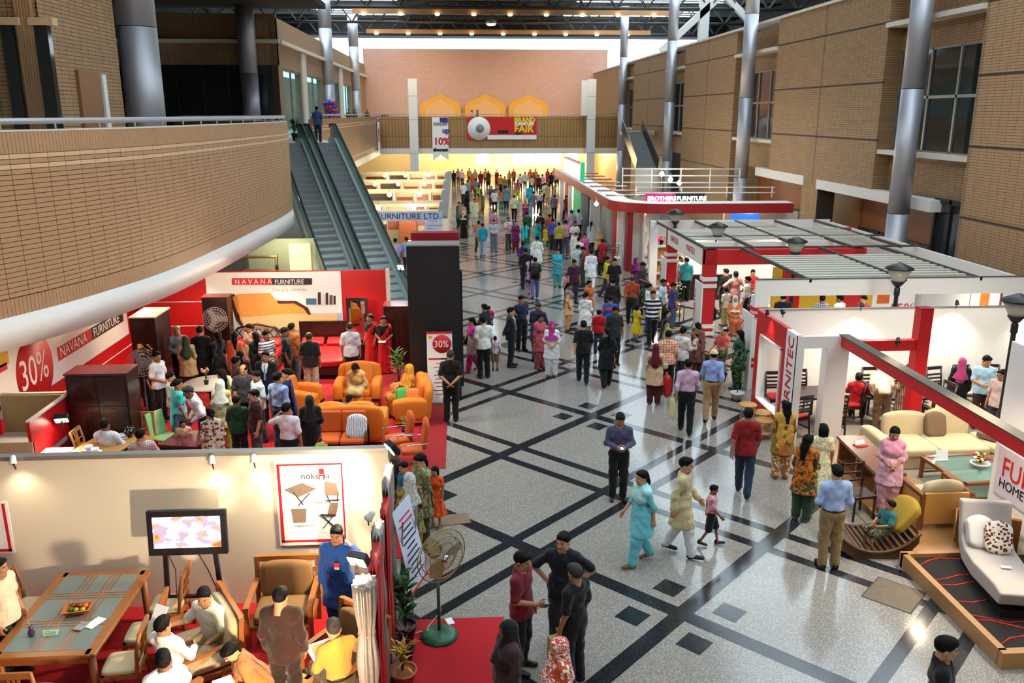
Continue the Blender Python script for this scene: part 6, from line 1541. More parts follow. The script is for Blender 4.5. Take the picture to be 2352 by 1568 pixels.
def plant(label, x, y, h, nl, spread, m, pot='clay', L=.3, w=.07, z=0., potr=.15, poth=.24, stems=3, cat='potted plant', flower=None):
    t = thing('potted_plant', label, cat, (x, y, z))
    pm = {'clay': m_terra, 'white': m_white, 'dark': m_black}[pot]
    pt_ = MB().lathe([(potr * .7, 0), (potr, poth * .85), (potr * 1.1, poth * .86), (potr * 1.1, poth), (potr * .92, poth), (potr * .9, poth * .9), (.01, poth * .9)], n=18).build('pot', pm, t)
    rnd = random.Random(label); k = ('l', L, w, m.name)
    if k not in _lf: _lf[k] = leafmesh(L, w, m)
    for s in range(stems):
        a = 2 * PI * s / max(1, stems) + rnd.random(); e = Vector((math.cos(a), math.sin(a), 0)) * spread * .35; P = [Vector((0, 0, poth * .88)), e * .5 + Vector((0, 0, poth + (h - poth) * .5)), e + Vector((0, 0, h - L * .5))]
        if stems > 0: MB().tube(P, .009, 5).build('stem', m_leaf, t)
        for i in range(nl // stems):
            f = .15 + .85 * (i + rnd.random()) / (nl // stems); p = P[0].lerp(P[1], f * 2) if f < .5 else P[1].lerp(P[2], f * 2 - 1)
            o = link('leaf', _lf[k], t, p); o.rotation_euler = (rnd.uniform(.15, 1.15) * (1.1 - .4 * f), rnd.uniform(-.3, .3), rnd.uniform(0, 2 * PI)); q = rnd.uniform(.7, 1.15); o.scale = (q, q, q)
    if flower:
        fm = MB().lathe([(.004, -.02), (.03, 0), (.02, .02)], n=7).mesh('flower')
        for i in range(22):
            o = link('flower', fm, t, (rnd.uniform(-1, 1) * spread, rnd.uniform(-1, 1) * spread, h * rnd.uniform(.8, 1.05))); 
            fm.materials.clear() if i == 0 else None
            if i == 0: fm.materials.append(None)
            o.material_slots[0].link = 'OBJECT'; o.material_slots[0].material = mat('petal', flower[i % len(flower)], .6)
    return t
plant('croton with red and yellow leaves in a clay pot on the carpet', -.8, 9.42, .62, 42, .22, m_leafy, L=.26, w=.035, potr=.17, poth=.2, z=.012)
plant('tall leafy green plant beside the draped stall', -.82, 10.35, 1.05, 46, .3, m_leaf, 'dark', .26, .08, .012)
plant('dark red leaved potted plant between the two aisle plants', -.82, 9.85, .5, 26, .22, mat('dark red leaf', '#4a1a1c', .5, var=.3), 'dark', .24, .06, .012)
t = thing('plastic_bag', 'crumpled clear plastic bag on the carpet by the croton', 'bag', (-.93, 9.75, .012)); MB().cushion((0, 0, .1), (.16, .14, .22), .4, 2.4, 6, .2).build('film', glass_mat('clear film', '#c8c8cc', .5), t)
t = thing('paper_scrap', 'white paper card on the red carpet edge by the fan', 'paper', (-.22, 10.75, .013), RZ(20)); MB().b2(-.05, .05, -.08, .08, 0, .003).build('sheet', m_inkw, t)
t = thing('floor_mat', 'small brown mat lying on the granite by the girl in orange', 'mat', (-.25, 13.9, 0), RZ(12)); MB().b2(-.35, .35, -.2, .2, 0, .012).build('mat', mat('coir mat', '#7a6650', .95, var=.2), t)
t = thing('floor_hatch', 'square service plate on the granite beside the wooden plinth', 'hatch', (6.45, 11.05, 0), RZ(45)); MB().b2(-.36, .36, -.34, .34, 0, .006).build('plate', mat('rusty plate', '#6a5a48', .5, .3, var=.3, vs=8), t); MB().b2(-.38, .38, -.36, .36, 0, .004).build('rim', m_mortar, t)
# ---- red stall furniture
def cabinet(name, label, x, y, w, d, h, m, topm, rows, rz=0., cat='wardrobe', cols=2):
    t = thing(name, label, cat, (x, y, .012), RZ(rz)); MB().b2(-w / 2, w / 2, -d / 2, d / 2, 0, h - .03).build('body', m, t); MB().b2(-w / 2 - .02, w / 2 + .02, -d / 2 - .02, d / 2 + .02, h - .03, h).build('top', topm, t)
    for i in range(cols):
        for r in range(rows):
            x0 = -w / 2 + .03 + i * (w - .06) / cols; x1 = x0 + (w - .06) / cols - .012; z0 = .06 + r * (h - .12) / rows; z1 = z0 + (h - .12) / rows - .014
            dd = MB().b2(x0, x1, -d / 2 - .018, -d / 2, z0, z1).build('door' if rows == 1 else 'drawer', m, t)
            MB().b2((x0 + x1) / 2 - .05, (x0 + x1) / 2 + .05, -d / 2 - .03, -d / 2 - .018, z1 - .05, z1 - .035).build('handle', m_steel_d, dd)
    return t
cabinet('wardrobe', 'wide dark wardrobe standing in the middle of the red stall', -7.28, 17.05, 1.2, .62, 1.98, m_dark, m_mah, 3, 0, 'wardrobe', 2)
cabinet('wardrobe', 'tall dark wardrobe with pale top near the left print wall', -7.9, 21.7, .62, 1.1, 2.1, m_dark, m_offw, 1)
cabinet('wardrobe', 'dark wardrobe at the right end of the print wall', -1.75, 23.95, .82, .7, 1.75, m_dark, m_mah, 1)
cabinet('wardrobe', 'dark lacquered bookcase beside the print wall corner', -6.9, 24.2, .7, .5, 2.0, m_dark, m_mah, 1)
t = thing('dressing_mirror', 'tall dark framed mirror on the red panel', 'mirror', (-2.98, 24.3, .012)); MB().b2(-.3, .3, -.03, .03, .5, 1.86).build('frame', m_dark, t); MB().b2(-.23, .23, -.04, -.03, .6, 1.76).build('glass', mat('mirror silver', '#c8ccd0', .03, 1.), t); MB().b2(-.35, .35, -.2, .2, 0, .5).build('base_drawer', m_dark, t)
def bed(label, x, y, rz, w, sheet, lattice=False):
    t = thing('bed', label, 'bed', (x, y, .012), RZ(rz)); MB().b2(-w / 2, w / 2, -1.0, 1.0, .12, .32).build('frame', m_dark, t); MB().cushion((0, -.02, .42), (w - .06, 1.92, .22), None, 6, 8, .04).build('mattress', sheet, t)
    hb_ = MB().b2(-w / 2 - .03, w / 2 + .03, 1.0, 1.08, 0, 1.15 if not lattice else .7).build('headboard', m_dark, t)
    if lattice:
        MB().tube([(-w / 2, 1.04, .7), (-w / 3, 1.04, .98), (0, 1.04, 1.08), (w / 3, 1.04, .98), (w / 2, 1.04, .7)], .035, 6).build('arched_rail', m_dark, hb_)
        for k in range(6): MB().bar((-w / 2 + .2 + k * .22, 1.04, .68), (-w / 2 + .38 + k * .22, 1.04, .95), .025).build('lattice_bar', m_dark, hb_); MB().bar((-w / 2 + .38 + k * .22, 1.04, .68), (-w / 2 + .2 + k * .22, 1.04, .95), .025).build('lattice_bar', m_dark, hb_)
    for s in (-1, 1): MB().cushion((s * w * .24, .72, .6), (w * .42, .4, .16), rotX(.25), 7, 8, .35).build('pillow', mat('red satin', '#c01018', .5), t)
    for sx in (-1, 1):
        for sy in (-.95, .95): MB().b2(sx * (w / 2 - .05) - .04, sx * (w / 2 - .05) + .04, sy - .04, sy + .04, 0, .14).build('leg', m_dark, t)
    return t
bed('low dark bed with red sheets below the sofa print', -3.9, 23.4, 0, 1.5, mat('red satin', '#c01018', .5)); bed('dark bed with arched lattice headboard and red cover', -5.9, 23.4, 0, 1.6, mat('red satin', '#c01018', .5), True)
def sofa(label, x, y, rz, w, m, seats=1, name='sofa', back=.95, d=.9, arms=True, cat='sofa'):
    t = thing(name, label, cat, (x, y, .012), RZ(rz)); MB().b2(-w / 2 + .05, w / 2 - .05, -d / 2 + .05, d / 2 - .05, .06, .3, .02).build('base', m, t)
    iw = w - (.44 if arms else .04)
    for i in range(seats): MB().cushion((-iw / 2 + iw * (i + .5) / seats, -.06, .38), (iw / seats, d - .2, .2), None, 4, 8, .12).build('seat_cushion', m, t); MB().cushion((-iw / 2 + iw * (i + .5) / seats, d / 2 - .16, .66), (iw / seats, .24, back - .34), rotX(-.18), 3.4, 8, .1).build('back_cushion', m, t)
    MB().cushion((0, d / 2 - .06, .5), (w - .06, .2, back - .1), rotX(-.1), 4, 8, .05).build('back', m, t)
    if arms:
        for s in (-1, 1): MB().cushion((s * (w / 2 - .12), -.02, .4), (.26, d - .08, .5), None, 3.4, 8, .1).build('armrest', m, t); MB().b2(s * (w / 2 - .12) - .1, s * (w / 2 - .12) + .1, -d / 2 + .02, -d / 2 + .06, .2, .26).build('wood_trim', m_dark, t)
    for sx in (-1, 1):
        for sy in (-1, 1): MB().b2(sx * (w / 2 - .15) - .03, sx * (w / 2 - .15) + .03, sy * (d / 2 - .12) - .03, sy * (d / 2 - .12) + .03, 0, .08).build('leg', m_dark, t)
    return t
sofa('plump orange armchair facing the camera with a woman seated', -2.55, 20.35, 0, 1.15, m_ora, 1, 'armchair', .98, .95, True, 'armchair')
sofa('orange sofa seen from its side with a woman in yellow', -1.25, 19.35, -82, 1.5, m_ora, 2)
sofa('orange sofa seen from behind in the middle of the red stall', -2.5, 17.95, 180, 1.7, m_ora, 2)
sofa('orange armchair edge beside the dark bed', -3.85, 19.75, 75, .9, m_ora, 1, 'armchair', .85, .85, True, 'armchair')
t = thing('steel_settee', 'burnt orange two seat settee on chrome legs with a printed cushion', 'settee', (-2.55, 16.95, .012))
for i in (-1, 1): MB().b2(i * .26 - .25, i * .26 + .25, -.28, .28, .36, .46, .03).build('seat_pad', m_orad, t); MB().box((i * .26, .3, .68), (.5, .09, .46), rotX(-.15), .03).build('back_pad', m_orad, t)
for s in (-1, 1): MB().tube([(s * .55, -.3, 0), (s * .55, -.3, .58), (s * .55, .3, .58), (s * .55, .32, 0)], .02, 6).build('frame', m_black, t)
t = thing('printed_cushion', 'white cushion with grey leaf print leaning on the settee', 'cushion', (-2.2, 16.83, .48 + .0)); MB().cushion((0, .1, .2), (.42, .12, .4), rotX(-.3) @ Matrix.Rotation(.1, 3, 'Y'), 7, 8, .35).build('cover', ramp_mat('leaf print', lambda N, L, tc: mixn(N, L, mathn(N, L, 'GREATER_THAN', (lambda w: (setattr(w.inputs['Distortion'], 'default_value', 6), setattr(w.inputs['Scale'], 'default_value', 3), w.outputs['Fac'])[2])(N.new('ShaderNodeTexWave')), .82), lin('#dfe0e2'), lin('#8a9096')), .8), t)
for lb, x, y, z, c, r in (('green satin cushion on the side sofa', -1.35, 18.98, .62, '#2f9a3a', .4), ('orange cushion beside the green one', -1.12, 18.95, .62, '#d8681a', -.2)):
    t = thing('cushion', lb, 'cushion', (x, y, z)); MB().cushion((0, 0, 0), (.36, .14, .34), rotX(-.5) @ Matrix.Rotation(r, 3, 'Z'), 7, 8, .35).build('cover', mat('satin', c, .5), t)
t = thing('small_table', 'dark low table between the orange sofas', 'table', (-2.6, 19.0, .012)); MB().b2(-.4, .4, -.3, .3, .36, .4).build('top', m_dark, t); 
for sx in (-1, 1):
    for sy in (-1, 1): MB().b2(sx * .35 - .025, sx * .35 + .025, sy * .25 - .025, sy * .25 + .025, 0, .36).build('leg', m_dark, t)
t = thing('study_desk', 'dark wooden desk with an open drawer beside the floral dress', 'desk', (-5.45, 16.3, .012), RZ(-12)); MB().b2(-.4, .4, -.42, .42, .68, .74).build('top', m_mah, t); MB().b2(-.38, .38, -.4, .4, 0, .68).build('body', m_dark, t); dd = MB().b2(.02, .36, -.62, -.4, .5, .64).build('drawer', m_dark, t); MB().b2(.06, .32, -.64, -.62, .56, .58).build('handle', m_steel, dd)
t = thing('dining_table', 'cream topped dining table with flowers in the red stall', 'table', (-6.0, 19.9, .012)); MB().lathe([(.62, .72), (.62, .76)], n=28).build('top', m_offw, t); MB().lathe([(.3, 0), (.3, .04), (.06, .1), (.06, .72)], n=14).build('leg', m_dark, t)
plant('small flower arrangement on the cream dining table', -6.05, 19.75, .36, 18, .1, m_leaf, 'dark', .12, .04, .775, .06, .1, 3, 'flowers', ['#d8a020', '#e8e0d0', '#c83020'])
plant('yellow orchid arrangement by the tall wardrobe', -7.75, 20.5, 1.5, 20, .2, m_leaf, 'dark', .2, .05, .012, .12, .9, 3, 'flowers', ['#e8c020', '#e8a020', '#f0e0a0'])
t = thing('dining_table', 'orange wooden dining table laid with white bowls', 'table', (-6.95, 16.05, .012), RZ(-14)); MB().b2(-.45, .45, -.7, .55, .7, .75, .01).build('top', m_pine, t)
for sx in (-1, 1):
    for sy in (-.62, .47): MB().b2(sx * .4 - .03, sx * .4 + .03, sy - .03, sy + .03, 0, .7).build('leg', m_pine, t)
for i, (x, y, lb) in enumerate(((-7.15, 15.75, 'white square bowl on a plate nearest the reception box'), (-7.3, 15.5, 'white bowl on a plate at the front of the orange table'), (-6.98, 15.6, 'white bowl half hidden behind the front one'), (-6.75, 16.35, 'large white dish beside the wire sphere'))):
    t = thing('bowl', lb, 'bowl', (x, y, .765), RZ(20)); MB().lathe([(.05, 0), (.12, .012), (.125, .016), (.04, .01)], n=18).build('plate', m_inkw, t); MB().box((0, 0, .06), (.15, .15, .06), None, .02).build('dish', m_inkw, t)
t = thing('wire_sphere', 'shiny mosaic sphere ornament on the orange table', 'ornament', (-6.62, 16.4, .9)); MB().lathe([(.005, -.11), (.06, -.09), (.1, -.04), (.11, 0), (.1, .04), (.06, .09), (.005, .11)], n=14).build('ball', ramp_mat('mirror mosaic', lambda N, L, tc: (lambda v: (setattr(v.inputs['Scale'], 'default_value', 28), L.new(tc.outputs['Object'], v.inputs['Vector']), mixn(N, L, mathn(N, L, 'GREATER_THAN', v.outputs['Distance'], .35), lin('#d8d4cc'), lin('#1a1816')))[2])(N.new('ShaderNodeTexVoronoi')), .1, .7), t); MB().lathe([(.06, -.15), (.03, -.1)], n=10).build('foot', m_dark, t)
dining_chair('orange wooden chair with slatted back behind the laid table', -6.6, 16.95, 0, m_pine, m_pine, None, .012); dining_chair('orange wooden chair tucked by the red pedestal', -7.35, 16.3, 90, m_pine, m_pine, None, .012)
t = thing('green_chair', 'pale green moulded chair next to the lilac sari', 'chair', (-6.2, 17.15, .012), RZ(60)); MB().cushion((0, 0, .45), (.46, .44, .06), None, 4, 6, .1).build('seat', mat('pale green plastic', '#9ac48a', .4), t); MB().box((0, .24, .72), (.44, .04, .5), rotX(-.2), .015).build('backrest', mat('pale green plastic', '#9ac48a', .4), t)
for sx in (-1, 1):
    for sy in (-1, 1): MB().bar((sx * .18, sy * .17, .43), (sx * .23, sy * .22, 0), .025).build('leg', m_chrome, t)
for i, (x, y, r, h) in enumerate(((-6.75, 23.4, 0, 1.5), (-7.55, 19.9, 20, 1.3))):
    t = thing('standing_fan', ('glass fronted fan against the red rear wall', 'grey fan beside the tall wardrobe')[i], 'fan', (x, y, .012), RZ(r)); MB().lathe([(.2, 0), (.2, .03), (.03, .06), (.025, h - .3)], n=18).build('stand', m_steel_d, t)
    cgm = MB()
    for rr in (.12, .2, .28, .34): cgm.tube([(rr * math.cos(2 * PI * k / 24), -.05, h + rr * math.sin(2 * PI * k / 24)) for k in range(24)], .006, 4, close=True)
    for k in range(26): a = 2 * PI * k / 26; cgm.tube([(0, -.06, h), (.34 * math.cos(a), -.05, h + .34 * math.sin(a))], .004, 3, False)
    cgm.build('wire_cage', m_steel, t); MB().lathe([(.08, -.1), (.09, .0), (.03, .06)], (0, .05, h), 14, Matrix.Rotation(PI / 2, 3, 'X')).build('motor', m_steel_d, t)
    for k in range(3): M = Matrix.Rotation(2 * PI * k / 3, 3, 'Y'); MB().box(M @ Vector((.17, -.02, 0)) + Vector((0, 0, h)), (.28, .01, .14), M).build('blade', m_alu, t)
plant('young fir like plant beside the plump orange armchair', -1.62, 21.3, 1.15, 48, .4, m_leaf2, 'dark', .34, .05, .012)
plant('bushy bright green plant in a dark pot at the carpet edge', -1.2, 17.75, .55, 70, .2, m_leaf2, 'dark', .2, .02, .012, .13, .3, 6)
t = thing('steel_chair', 'orange padded chair on chrome frame at the carpet corner', 'chair', (-1.02, 16.2, .012), RZ(-80)); MB().cushion((0, 0, .44), (.5, .5, .1), None, 4, 6, .1).build('seat', m_orad, t); MB().cushion((0, .27, .75), (.48, .1, .6), rotX(-.15), 3.4, 6, .1).build('backrest', m_orad, t)
for s in (-1, 1): MB().tube([(s * .27, .3, 0), (s * .27, -.25, .02), (s * .27, -.25, .62), (s * .27, .3, .62)], .014, 6).build('frame', m_chrome, t)
t = thing('steel_chair', 'second orange chair with white cushion behind the corner one', 'chair', (-1.35, 16.75, .012), RZ(-75)); MB().cushion((0, 0, .44), (.5, .5, .1), None, 4, 6, .1).build('seat', m_orad, t); MB().cushion((0, .27, .72), (.48, .1, .55), rotX(-.15), 3.4, 6, .1).build('backrest', m_orad, t)
for s in (-1, 1): MB().tube([(s * .27, .3, 0), (s * .27, -.25, .02), (s * .27, -.25, .62), (s * .27, .3, .62)], .014, 6).build('frame', m_chrome, t)
t = thing('glass_table', 'glass side table with bags beside the orange settee', 'table', (-2.6, 15.7, .012)); MB().lathe([(.4, .48), (.4, .495)], n=24).build('glass_top', m_glass, t); MB().lathe([(.3, 0), (.3, .02)], n=20).build('base', m_chrome, t)
for k in range(3): MB().bar((.25 * math.cos(k * 2.1), .25 * math.sin(k * 2.1), 0), (.3 * math.cos(k * 2.1), .3 * math.sin(k * 2.1), .48), .02).build('leg', m_chrome, t)
t = thing('handbag', 'yellow green shoulder bag on the glass side table', 'bag', (-2.75, 15.75, .51)); MB().cushion((0, 0, .14), (.26, .16, .28), .3, 3, 6, .2).build('body', mat('lime leather', '#a8a020', .5), t); MB().tube([(-.1, 0, .26), (0, 0, .42), (.1, 0, .26)], .012, 6).build('strap', mat('pink strap', '#d83a5a', .5), t)
# ---- near right stall furniture
PZ = .12
t = thing('corner_sofa', 'large beige corner sofa with loose cushions in the near right stall', 'sofa', (0, 0, PZ))
MB().b2(8.35, 11.6, 15.3, 16.2, .0, .26, .02).build('base', m_beige, t)
for i in range(3): MB().cushion((8.95 + i * 1.08, 15.72, .35), (1.08, .95, .2), None, 5, 8, .06).build('seat_cushion', m_beige, t)
MB().cushion((9.2, 16.22, .6), (.95, .22, .55), rotX(-.2), 3.4, 8, .1).build('back_cushion', m_beige, t); MB().cushion((10.1, 16.22, .62), (.95, .22, .6), rotX(-.2), 3.4, 8, .1).build('back_cushion', m_beige, t)
MB().cushion((8.4, 15.75, .38), (.28, 1.1, .52), None, 4, 8, .06).build('armrest', m_beige, t)
for lb, x, y, r, c in (('brown square cushion leaning on the beige corner sofa', 9.75, 16.0, 0, '#7a6048'), ('brown cushion lying flat on the beige corner sofa', 10.85, 15.75, 1, '#6a5848')):
    o = thing('cushion', lb, 'cushion', (x, y, PZ + .47 + (.2 if r == 0 else .05))); MB().cushion((0, 0, 0), (.42, .13, .42) if r == 0 else (.5, .45, .12), rotX(-.3) if r == 0 else .5, 7, 8, .35).build('cover', mat('brown cushion', c, .85), o)
t = thing('media_console', 'low dark wooden console with price card in front of the white portal', 'console', (7.82, 14.85, PZ), RZ(-3)); MB().b2(-.28, .28, -.95, .95, .5, .56).build('top', m_walnut, t); MB().b2(-.24, .24, -.9, -.84, 0, .5).build('side', m_walnut, t); MB().b2(-.24, .24, .84, .9, 0, .5).build('side', m_walnut, t); MB().b2(-.24, .24, -.84, .84, .06, .1).build('shelf', m_walnut, t); MB().b2(-.24, .24, -.03, .03, .1, .5).build('divider', m_walnut, t)
t = thing('tissue_box', 'red and white leaflet holder on the console', 'leaflets', (7.82, 15.25, PZ + .56), RZ(15)); MB().b2(-.12, .12, -.08, .08, 0, .02).build('base', m_inkr, t); MB().box((0, .03, .05), (.22, .02, .1), rotX(-.4)).build('leaflet', m_inkw, t)
t = thing('price_tag', 'white price tag at the end of the console', 'card', (7.95, 14.75, PZ + .56), RZ(30)); MB().b2(-.1, .1, -.03, .03, 0, .006).build('card', m_inkw, t); MB().b2(-.1, -.02, -.03, .03, .006, .008).build('red_print', m_inkr, t)
t = thing('glass_coffee_table', 'square dark wood coffee table with glass top and flowers', 'coffee table', (9.6, 14.35, PZ), RZ(4))
for s in (-1, 1): MB().b2(s * .62 - .04, s * .62 + .04, -.66, .66, .38, .44).build('frame', m_walnut, t); MB().b2(-.62, .62, s * .62 - .04, s * .62 + .04, .38, .44).build('frame', m_walnut, t); MB().bar((-.62, s * .62, .12), (.62, s * .62, .12), .03).build('stretcher', m_walnut, t)
MB().b2(-.6, .6, -.6, .6, .41, .425).build('glass_top', m_glass, t)
for sx in (-1, 1):
    for sy in (-1, 1): MB().bar((sx * .62, sy * .62, 0), (sx * .62, sy * .62, .4), .06).build('leg', m_walnut, t)
plant('low red yellow and white flower bowl on the glass coffee table', 9.75, 14.4, .2, 30, .2, m_leaf, 'white', .14, .05, PZ + .43, .16, .08, 5, 'flowers', ['#c81820', '#e8c030', '#f0ece0', '#d83040'])
t = thing('card_stand', 'white lit card holder on the glass coffee table', 'card holder', (9.2, 14.75, PZ + .43)); MB().b2(-.12, .12, -.05, .05, 0, .02).build('foot', m_inkw, t); MB().box((0, 0, .1), (.24, .02, .18), rotX(-.2)).build('card', m_inkw, t)
t = thing('cane_armchair', 'boxy cane sided armchair with cream cushions', 'armchair', (8.2, 13.25, PZ), RZ(180))
for s in (-1, 1): MB().b2(s * .43 - .03, s * .43 + .03, -.42, .42, .1, .62).build('cane_side', m_pine, t); MB().b2(s * .43 - .04, s * .43 + .04, -.45, .45, .6, .66).build('armrest', m_walnut, t); 
for sx in (-1, 1):
    for sy in (-1, 1): MB().b2(sx * .43 - .035, sx * .43 + .035, sy * .43 - .035, sy * .43 + .035, 0, .62).build('leg', m_walnut, t)
MB().b2(-.42, .42, .38, .44, .1, .66).build('cane_back', m_pine, t); MB().cushion((0, -.02, .38), (.78, .76, .2), None, 4, 8, .08).build('seat_cushion', m_beige, t); MB().cushion((0, .26, .62), (.7, .18, .4), rotX(-.2), 3, 8, .2).build('back_cushion', m_beige, t)
t = thing('cane_armchair', 'second cane armchair mostly behind the white sign wall', 'armchair', (8.62, 12.35, PZ), RZ(150)); MB().b2(-.45, .45, -.42, .42, .1, .4).build('frame', m_pine, t); MB().cushion((0, 0, .42), (.8, .76, .16), None, 4, 8, .08).build('seat_cushion', m_beige, t); MB().b2(-.45, .45, .36, .44, .1, .66).build('cane_back', m_walnut, t)
# grey chaise
t = thing('chaise_longue', 'light grey upholstered chaise longue on the patterned plinth', 'chaise', (7.95, 10.9, .17), RZ(-12))
pr = [(-.95, .42), (-.7, .44), (-.3, .40), (.1, .35), (.45, .38), (.62, .52), (.72, .8), (.78, 1.02), (.92, 1.0), (.84, .7), (.72, .34), (.5, .14), (.1, .1), (-.4, .16), (-.9, .22)]
b = MB(); b.sm = False; M = Matrix(((0, 0, 1, 0), (1, 0, 0, 0), (0, 1, 0, 0), (0, 0, 0, 1))); b.prism(pr, -.37, .37, M); co = b.build('upholstery', m_grey, t); bv = co.modifiers.new('bevel', 'BEVEL'); bv.width = .035; bv.segments = 3; bv.limit_method = 'ANGLE'
MB().b2(-.3, .3, -.85, .7, .0, .12).build('base', m_black, t)
for lb, x, y, z, mm_, a in (('plain white cushion on the grey chaise', 7.93, 11.47, .78, mat('white cushion', '#ded8d2', .85), .1), ('cushion with brown dotted pattern on the grey chaise', 8.12, 11.3, .76, cloth('#e6dcc8', 'floral', '#6a2a18', 1.3), -.15)):
    o = thing('cushion', lb, 'cushion', (x, y, z)); MB().cushion((0, 0, 0), (.38, .13, .38), Matrix.Rotation(-.2 + a, 3, 'Z') @ rotX(-.45), 7, 8, .35).build('cover', mm_, o)
t = thing('price_card', 'small white price card lying on the grey chaise', 'card', (7.92, 10.75, .58), RZ(-10)); MB().b2(-.07, .07, -.03, .03, 0, .004).build('card', m_inkw, t)
t = thing('nest_table', 'dark red wooden stool table at the right edge', 'stool', (8.35, 10.0, .17), RZ(-10)); MB().b2(-.2, .2, -.2, .2, .5, .55).build('top', m_mah, t)
for sx in (-1, 1):
    for sy in (-1, 1): MB().bar((sx * .16, sy * .16, .5), (sx * .19, sy * .19, 0), .045).build('leg', m_walnut, t)
t = thing('nest_table', 'smaller dark red stool table in front of the other', 'stool', (8.2, 9.75, .17), RZ(-10)); MB().b2(-.14, .14, -.16, .16, .4, .44).build('top', m_mah, t); MB().b2(-.03, .03, -.17, -.165, .2, .36).build('tag', m_inkw, t)
for sx in (-1, 1):
    for sy in (-1, 1): MB().bar((sx * .1, sy * .12, .4), (sx * .12, sy * .14, 0), .035).build('leg', m_walnut, t)
# wicker cradle seat
m_wick = ramp_mat('dark wicker', lambda N, L, tc: (lambda w: (setattr(w.inputs['Scale'], 'default_value', 22), setattr(w.inputs['Distortion'], 'default_value', 1.5), L.new(tc.outputs['Object'], w.inputs['Vector']), mixn(N, L, w.outputs['Fac'], lin('#2a160a'), lin('#6a4218')))[3])(N.new('ShaderNodeTexWave')), .5)
t = thing('wicker_cradle', 'dark wicker boat shaped lounger with a boy on it', 'lounger', (6.72, 12.55, 0), RZ(-6))
P = [];
for i in range(15):
    a = -.75 + 1.75 * i / 14; P.append((.75 * math.sin(a) * 1.05, .75 * (1 - math.cos(a)) * 1.05 + .1))
out = [(x, z - .1 - .08 * math.cos(x)) for x, z in P]; pr = P + out[::-1]
b = MB(); M = Matrix(((1, 0, 0, 0), (0, 0, 1, 0), (0, 1, 0, 0), (0, 0, 0, 1))); b.prism(pr, -.45, .45, M); b.build('shell', m_wick, t)
for i in range(14): MB().bar((P[i][0], -.46, P[i][1] + .02), (P[i][0], .46, P[i][1] + .02), .05, .03).build('slat', m_wick, t)
for s in (-1, 1): MB().tube([(x, s * .46, z + .02) for x, z in P], .03, 6).build('rim', m_wick, t)
o = thing('cushion', 'mustard seat cushion propped in the wicker lounger', 'cushion', (7.2, 12.45, .62)); MB().cushion((0, 0, 0), (.14, .6, .5), Matrix.Rotation(.7, 3, 'Y'), 7, 8, .35).build('cover', mat('mustard cushion', '#9a7a1c', .85), o)
t = thing('slim_chair', 'dark open backed chair on the wooden plinth edge', 'chair', (7.05, 13.6, 0), RZ(10))
for sx in (-1, 1): MB().bar((sx * .2, -.18, 0), (sx * .2, -.18, .45), .03).build('leg', m_dark, t); MB().bar((sx * .2, .2, 0), (sx * .22, .26, .95), .03).build('leg', m_dark, t)
MB().b2(-.22, .22, -.2, .22, .43, .47).build('seat', m_dark, t)
for z in (.6, .75, .92): MB().bar((-.21, .24, z), (.21, .24, z), .02, .03).build('backrest_rail', m_dark, t)
# round orange stools
for i, (x, y, h) in enumerate(((6.51, 18.06, .6), (6.8, 17.87, .47), (6.68, 17.44, .45))):
    t = thing('round_stool', ('tallest', 'middle', 'front')[i] + ' round orange topped two tier stool outside the red panel', 'stool', (x, y, 0), 0, 'orange round stools'); MB().lathe([(.2, h - .03), (.21, h - .015), (.2, h)], n=24).build('top', m_pine, t); MB().lathe([(.18, .14), (.18, .17)], n=20).build('shelf', m_pine, t)
    for k in range(3): MB().bar((.17 * math.cos(k * 2.09), .17 * math.sin(k * 2.09), 0), (.17 * math.cos(k * 2.09), .17 * math.sin(k * 2.09), h - .02), .02).build('leg', m_chrome, t)
plant('leafy plant in a white pot beside the red front panel', 6.95, 20.1, 1.35, 60, .5, m_leaf, 'white', .2, .07, 0., .16, .2, 5)
plant('second leafy plant at the foot of the lettered white column', 7.0, 21.6, 1.0, 40, .4, m_leaf, 'dark', .2, .07)
# dining group behind the beam
def ladder(label, x, y, rz): return dining_chair(label, x, y, rz, m_dark, m_beige, 'carved dark chairs', .012, 1.05, False)
t = thing('dining_table', 'dark dining table with red seats inside the white portal', 'table', (8.1, 18.35, .012)); MB().b2(-.6, .6, -.45, .45, .7, .75).build('top', m_dark, t)
for sx in (-1, 1):
    for sy in (-1, 1): MB().b2(sx * .54 - .03, sx * .54 + .03, sy * .4 - .03, sy * .4 + .03, 0, .7).build('leg', m_dark, t)
m_rseat = mat('red seat pad', '#a01018', .8)
for i, (x, y, r) in enumerate(((7.5, 18.9, 0), (8.15, 19.05, 0), (7.45, 17.6, 200), (8.3, 17.6, 180), (9.0, 18.3, -90))): dining_chair(('dark chair behind the table seen through the opening', 'second dark chair behind the table in the portal', 'dark chair with red seat inside the square opening', 'dark chair with red seat filling the white portal', 'dark chair with red seat next to the man in red')[i], x, y, r, m_dark, m_rseat, 'dark chairs with red seats', .012, 1.0, False)
t = thing('dining_table', 'second dark dining table behind the red post', 'table', (10.1, 18.2, .012)); MB().b2(-.7, .7, -.45, .45, .7, .75).build('top', m_dark, t)
for sx in (-1, 1):
    for sy in (-1, 1): MB().b2(sx * .64 - .03, sx * .64 + .03, sy * .4 - .03, sy * .4 + .03, 0, .7).build('leg', m_dark, t)
for i, (x, y, r) in enumerate(((9.9, 18.95, 0), (10.6, 19.0, 0), (10.9, 17.9, -80), (11.5, 18.9, 10), (12.2, 19.0, 0), (12.9, 19.0, -8), (13.4, 18.4, -60))): ladder(('first', 'second', 'third', 'fourth', 'fifth', 'sixth', 'last')[i] + ' carved dark chair along the white rear wall', x, y, r)
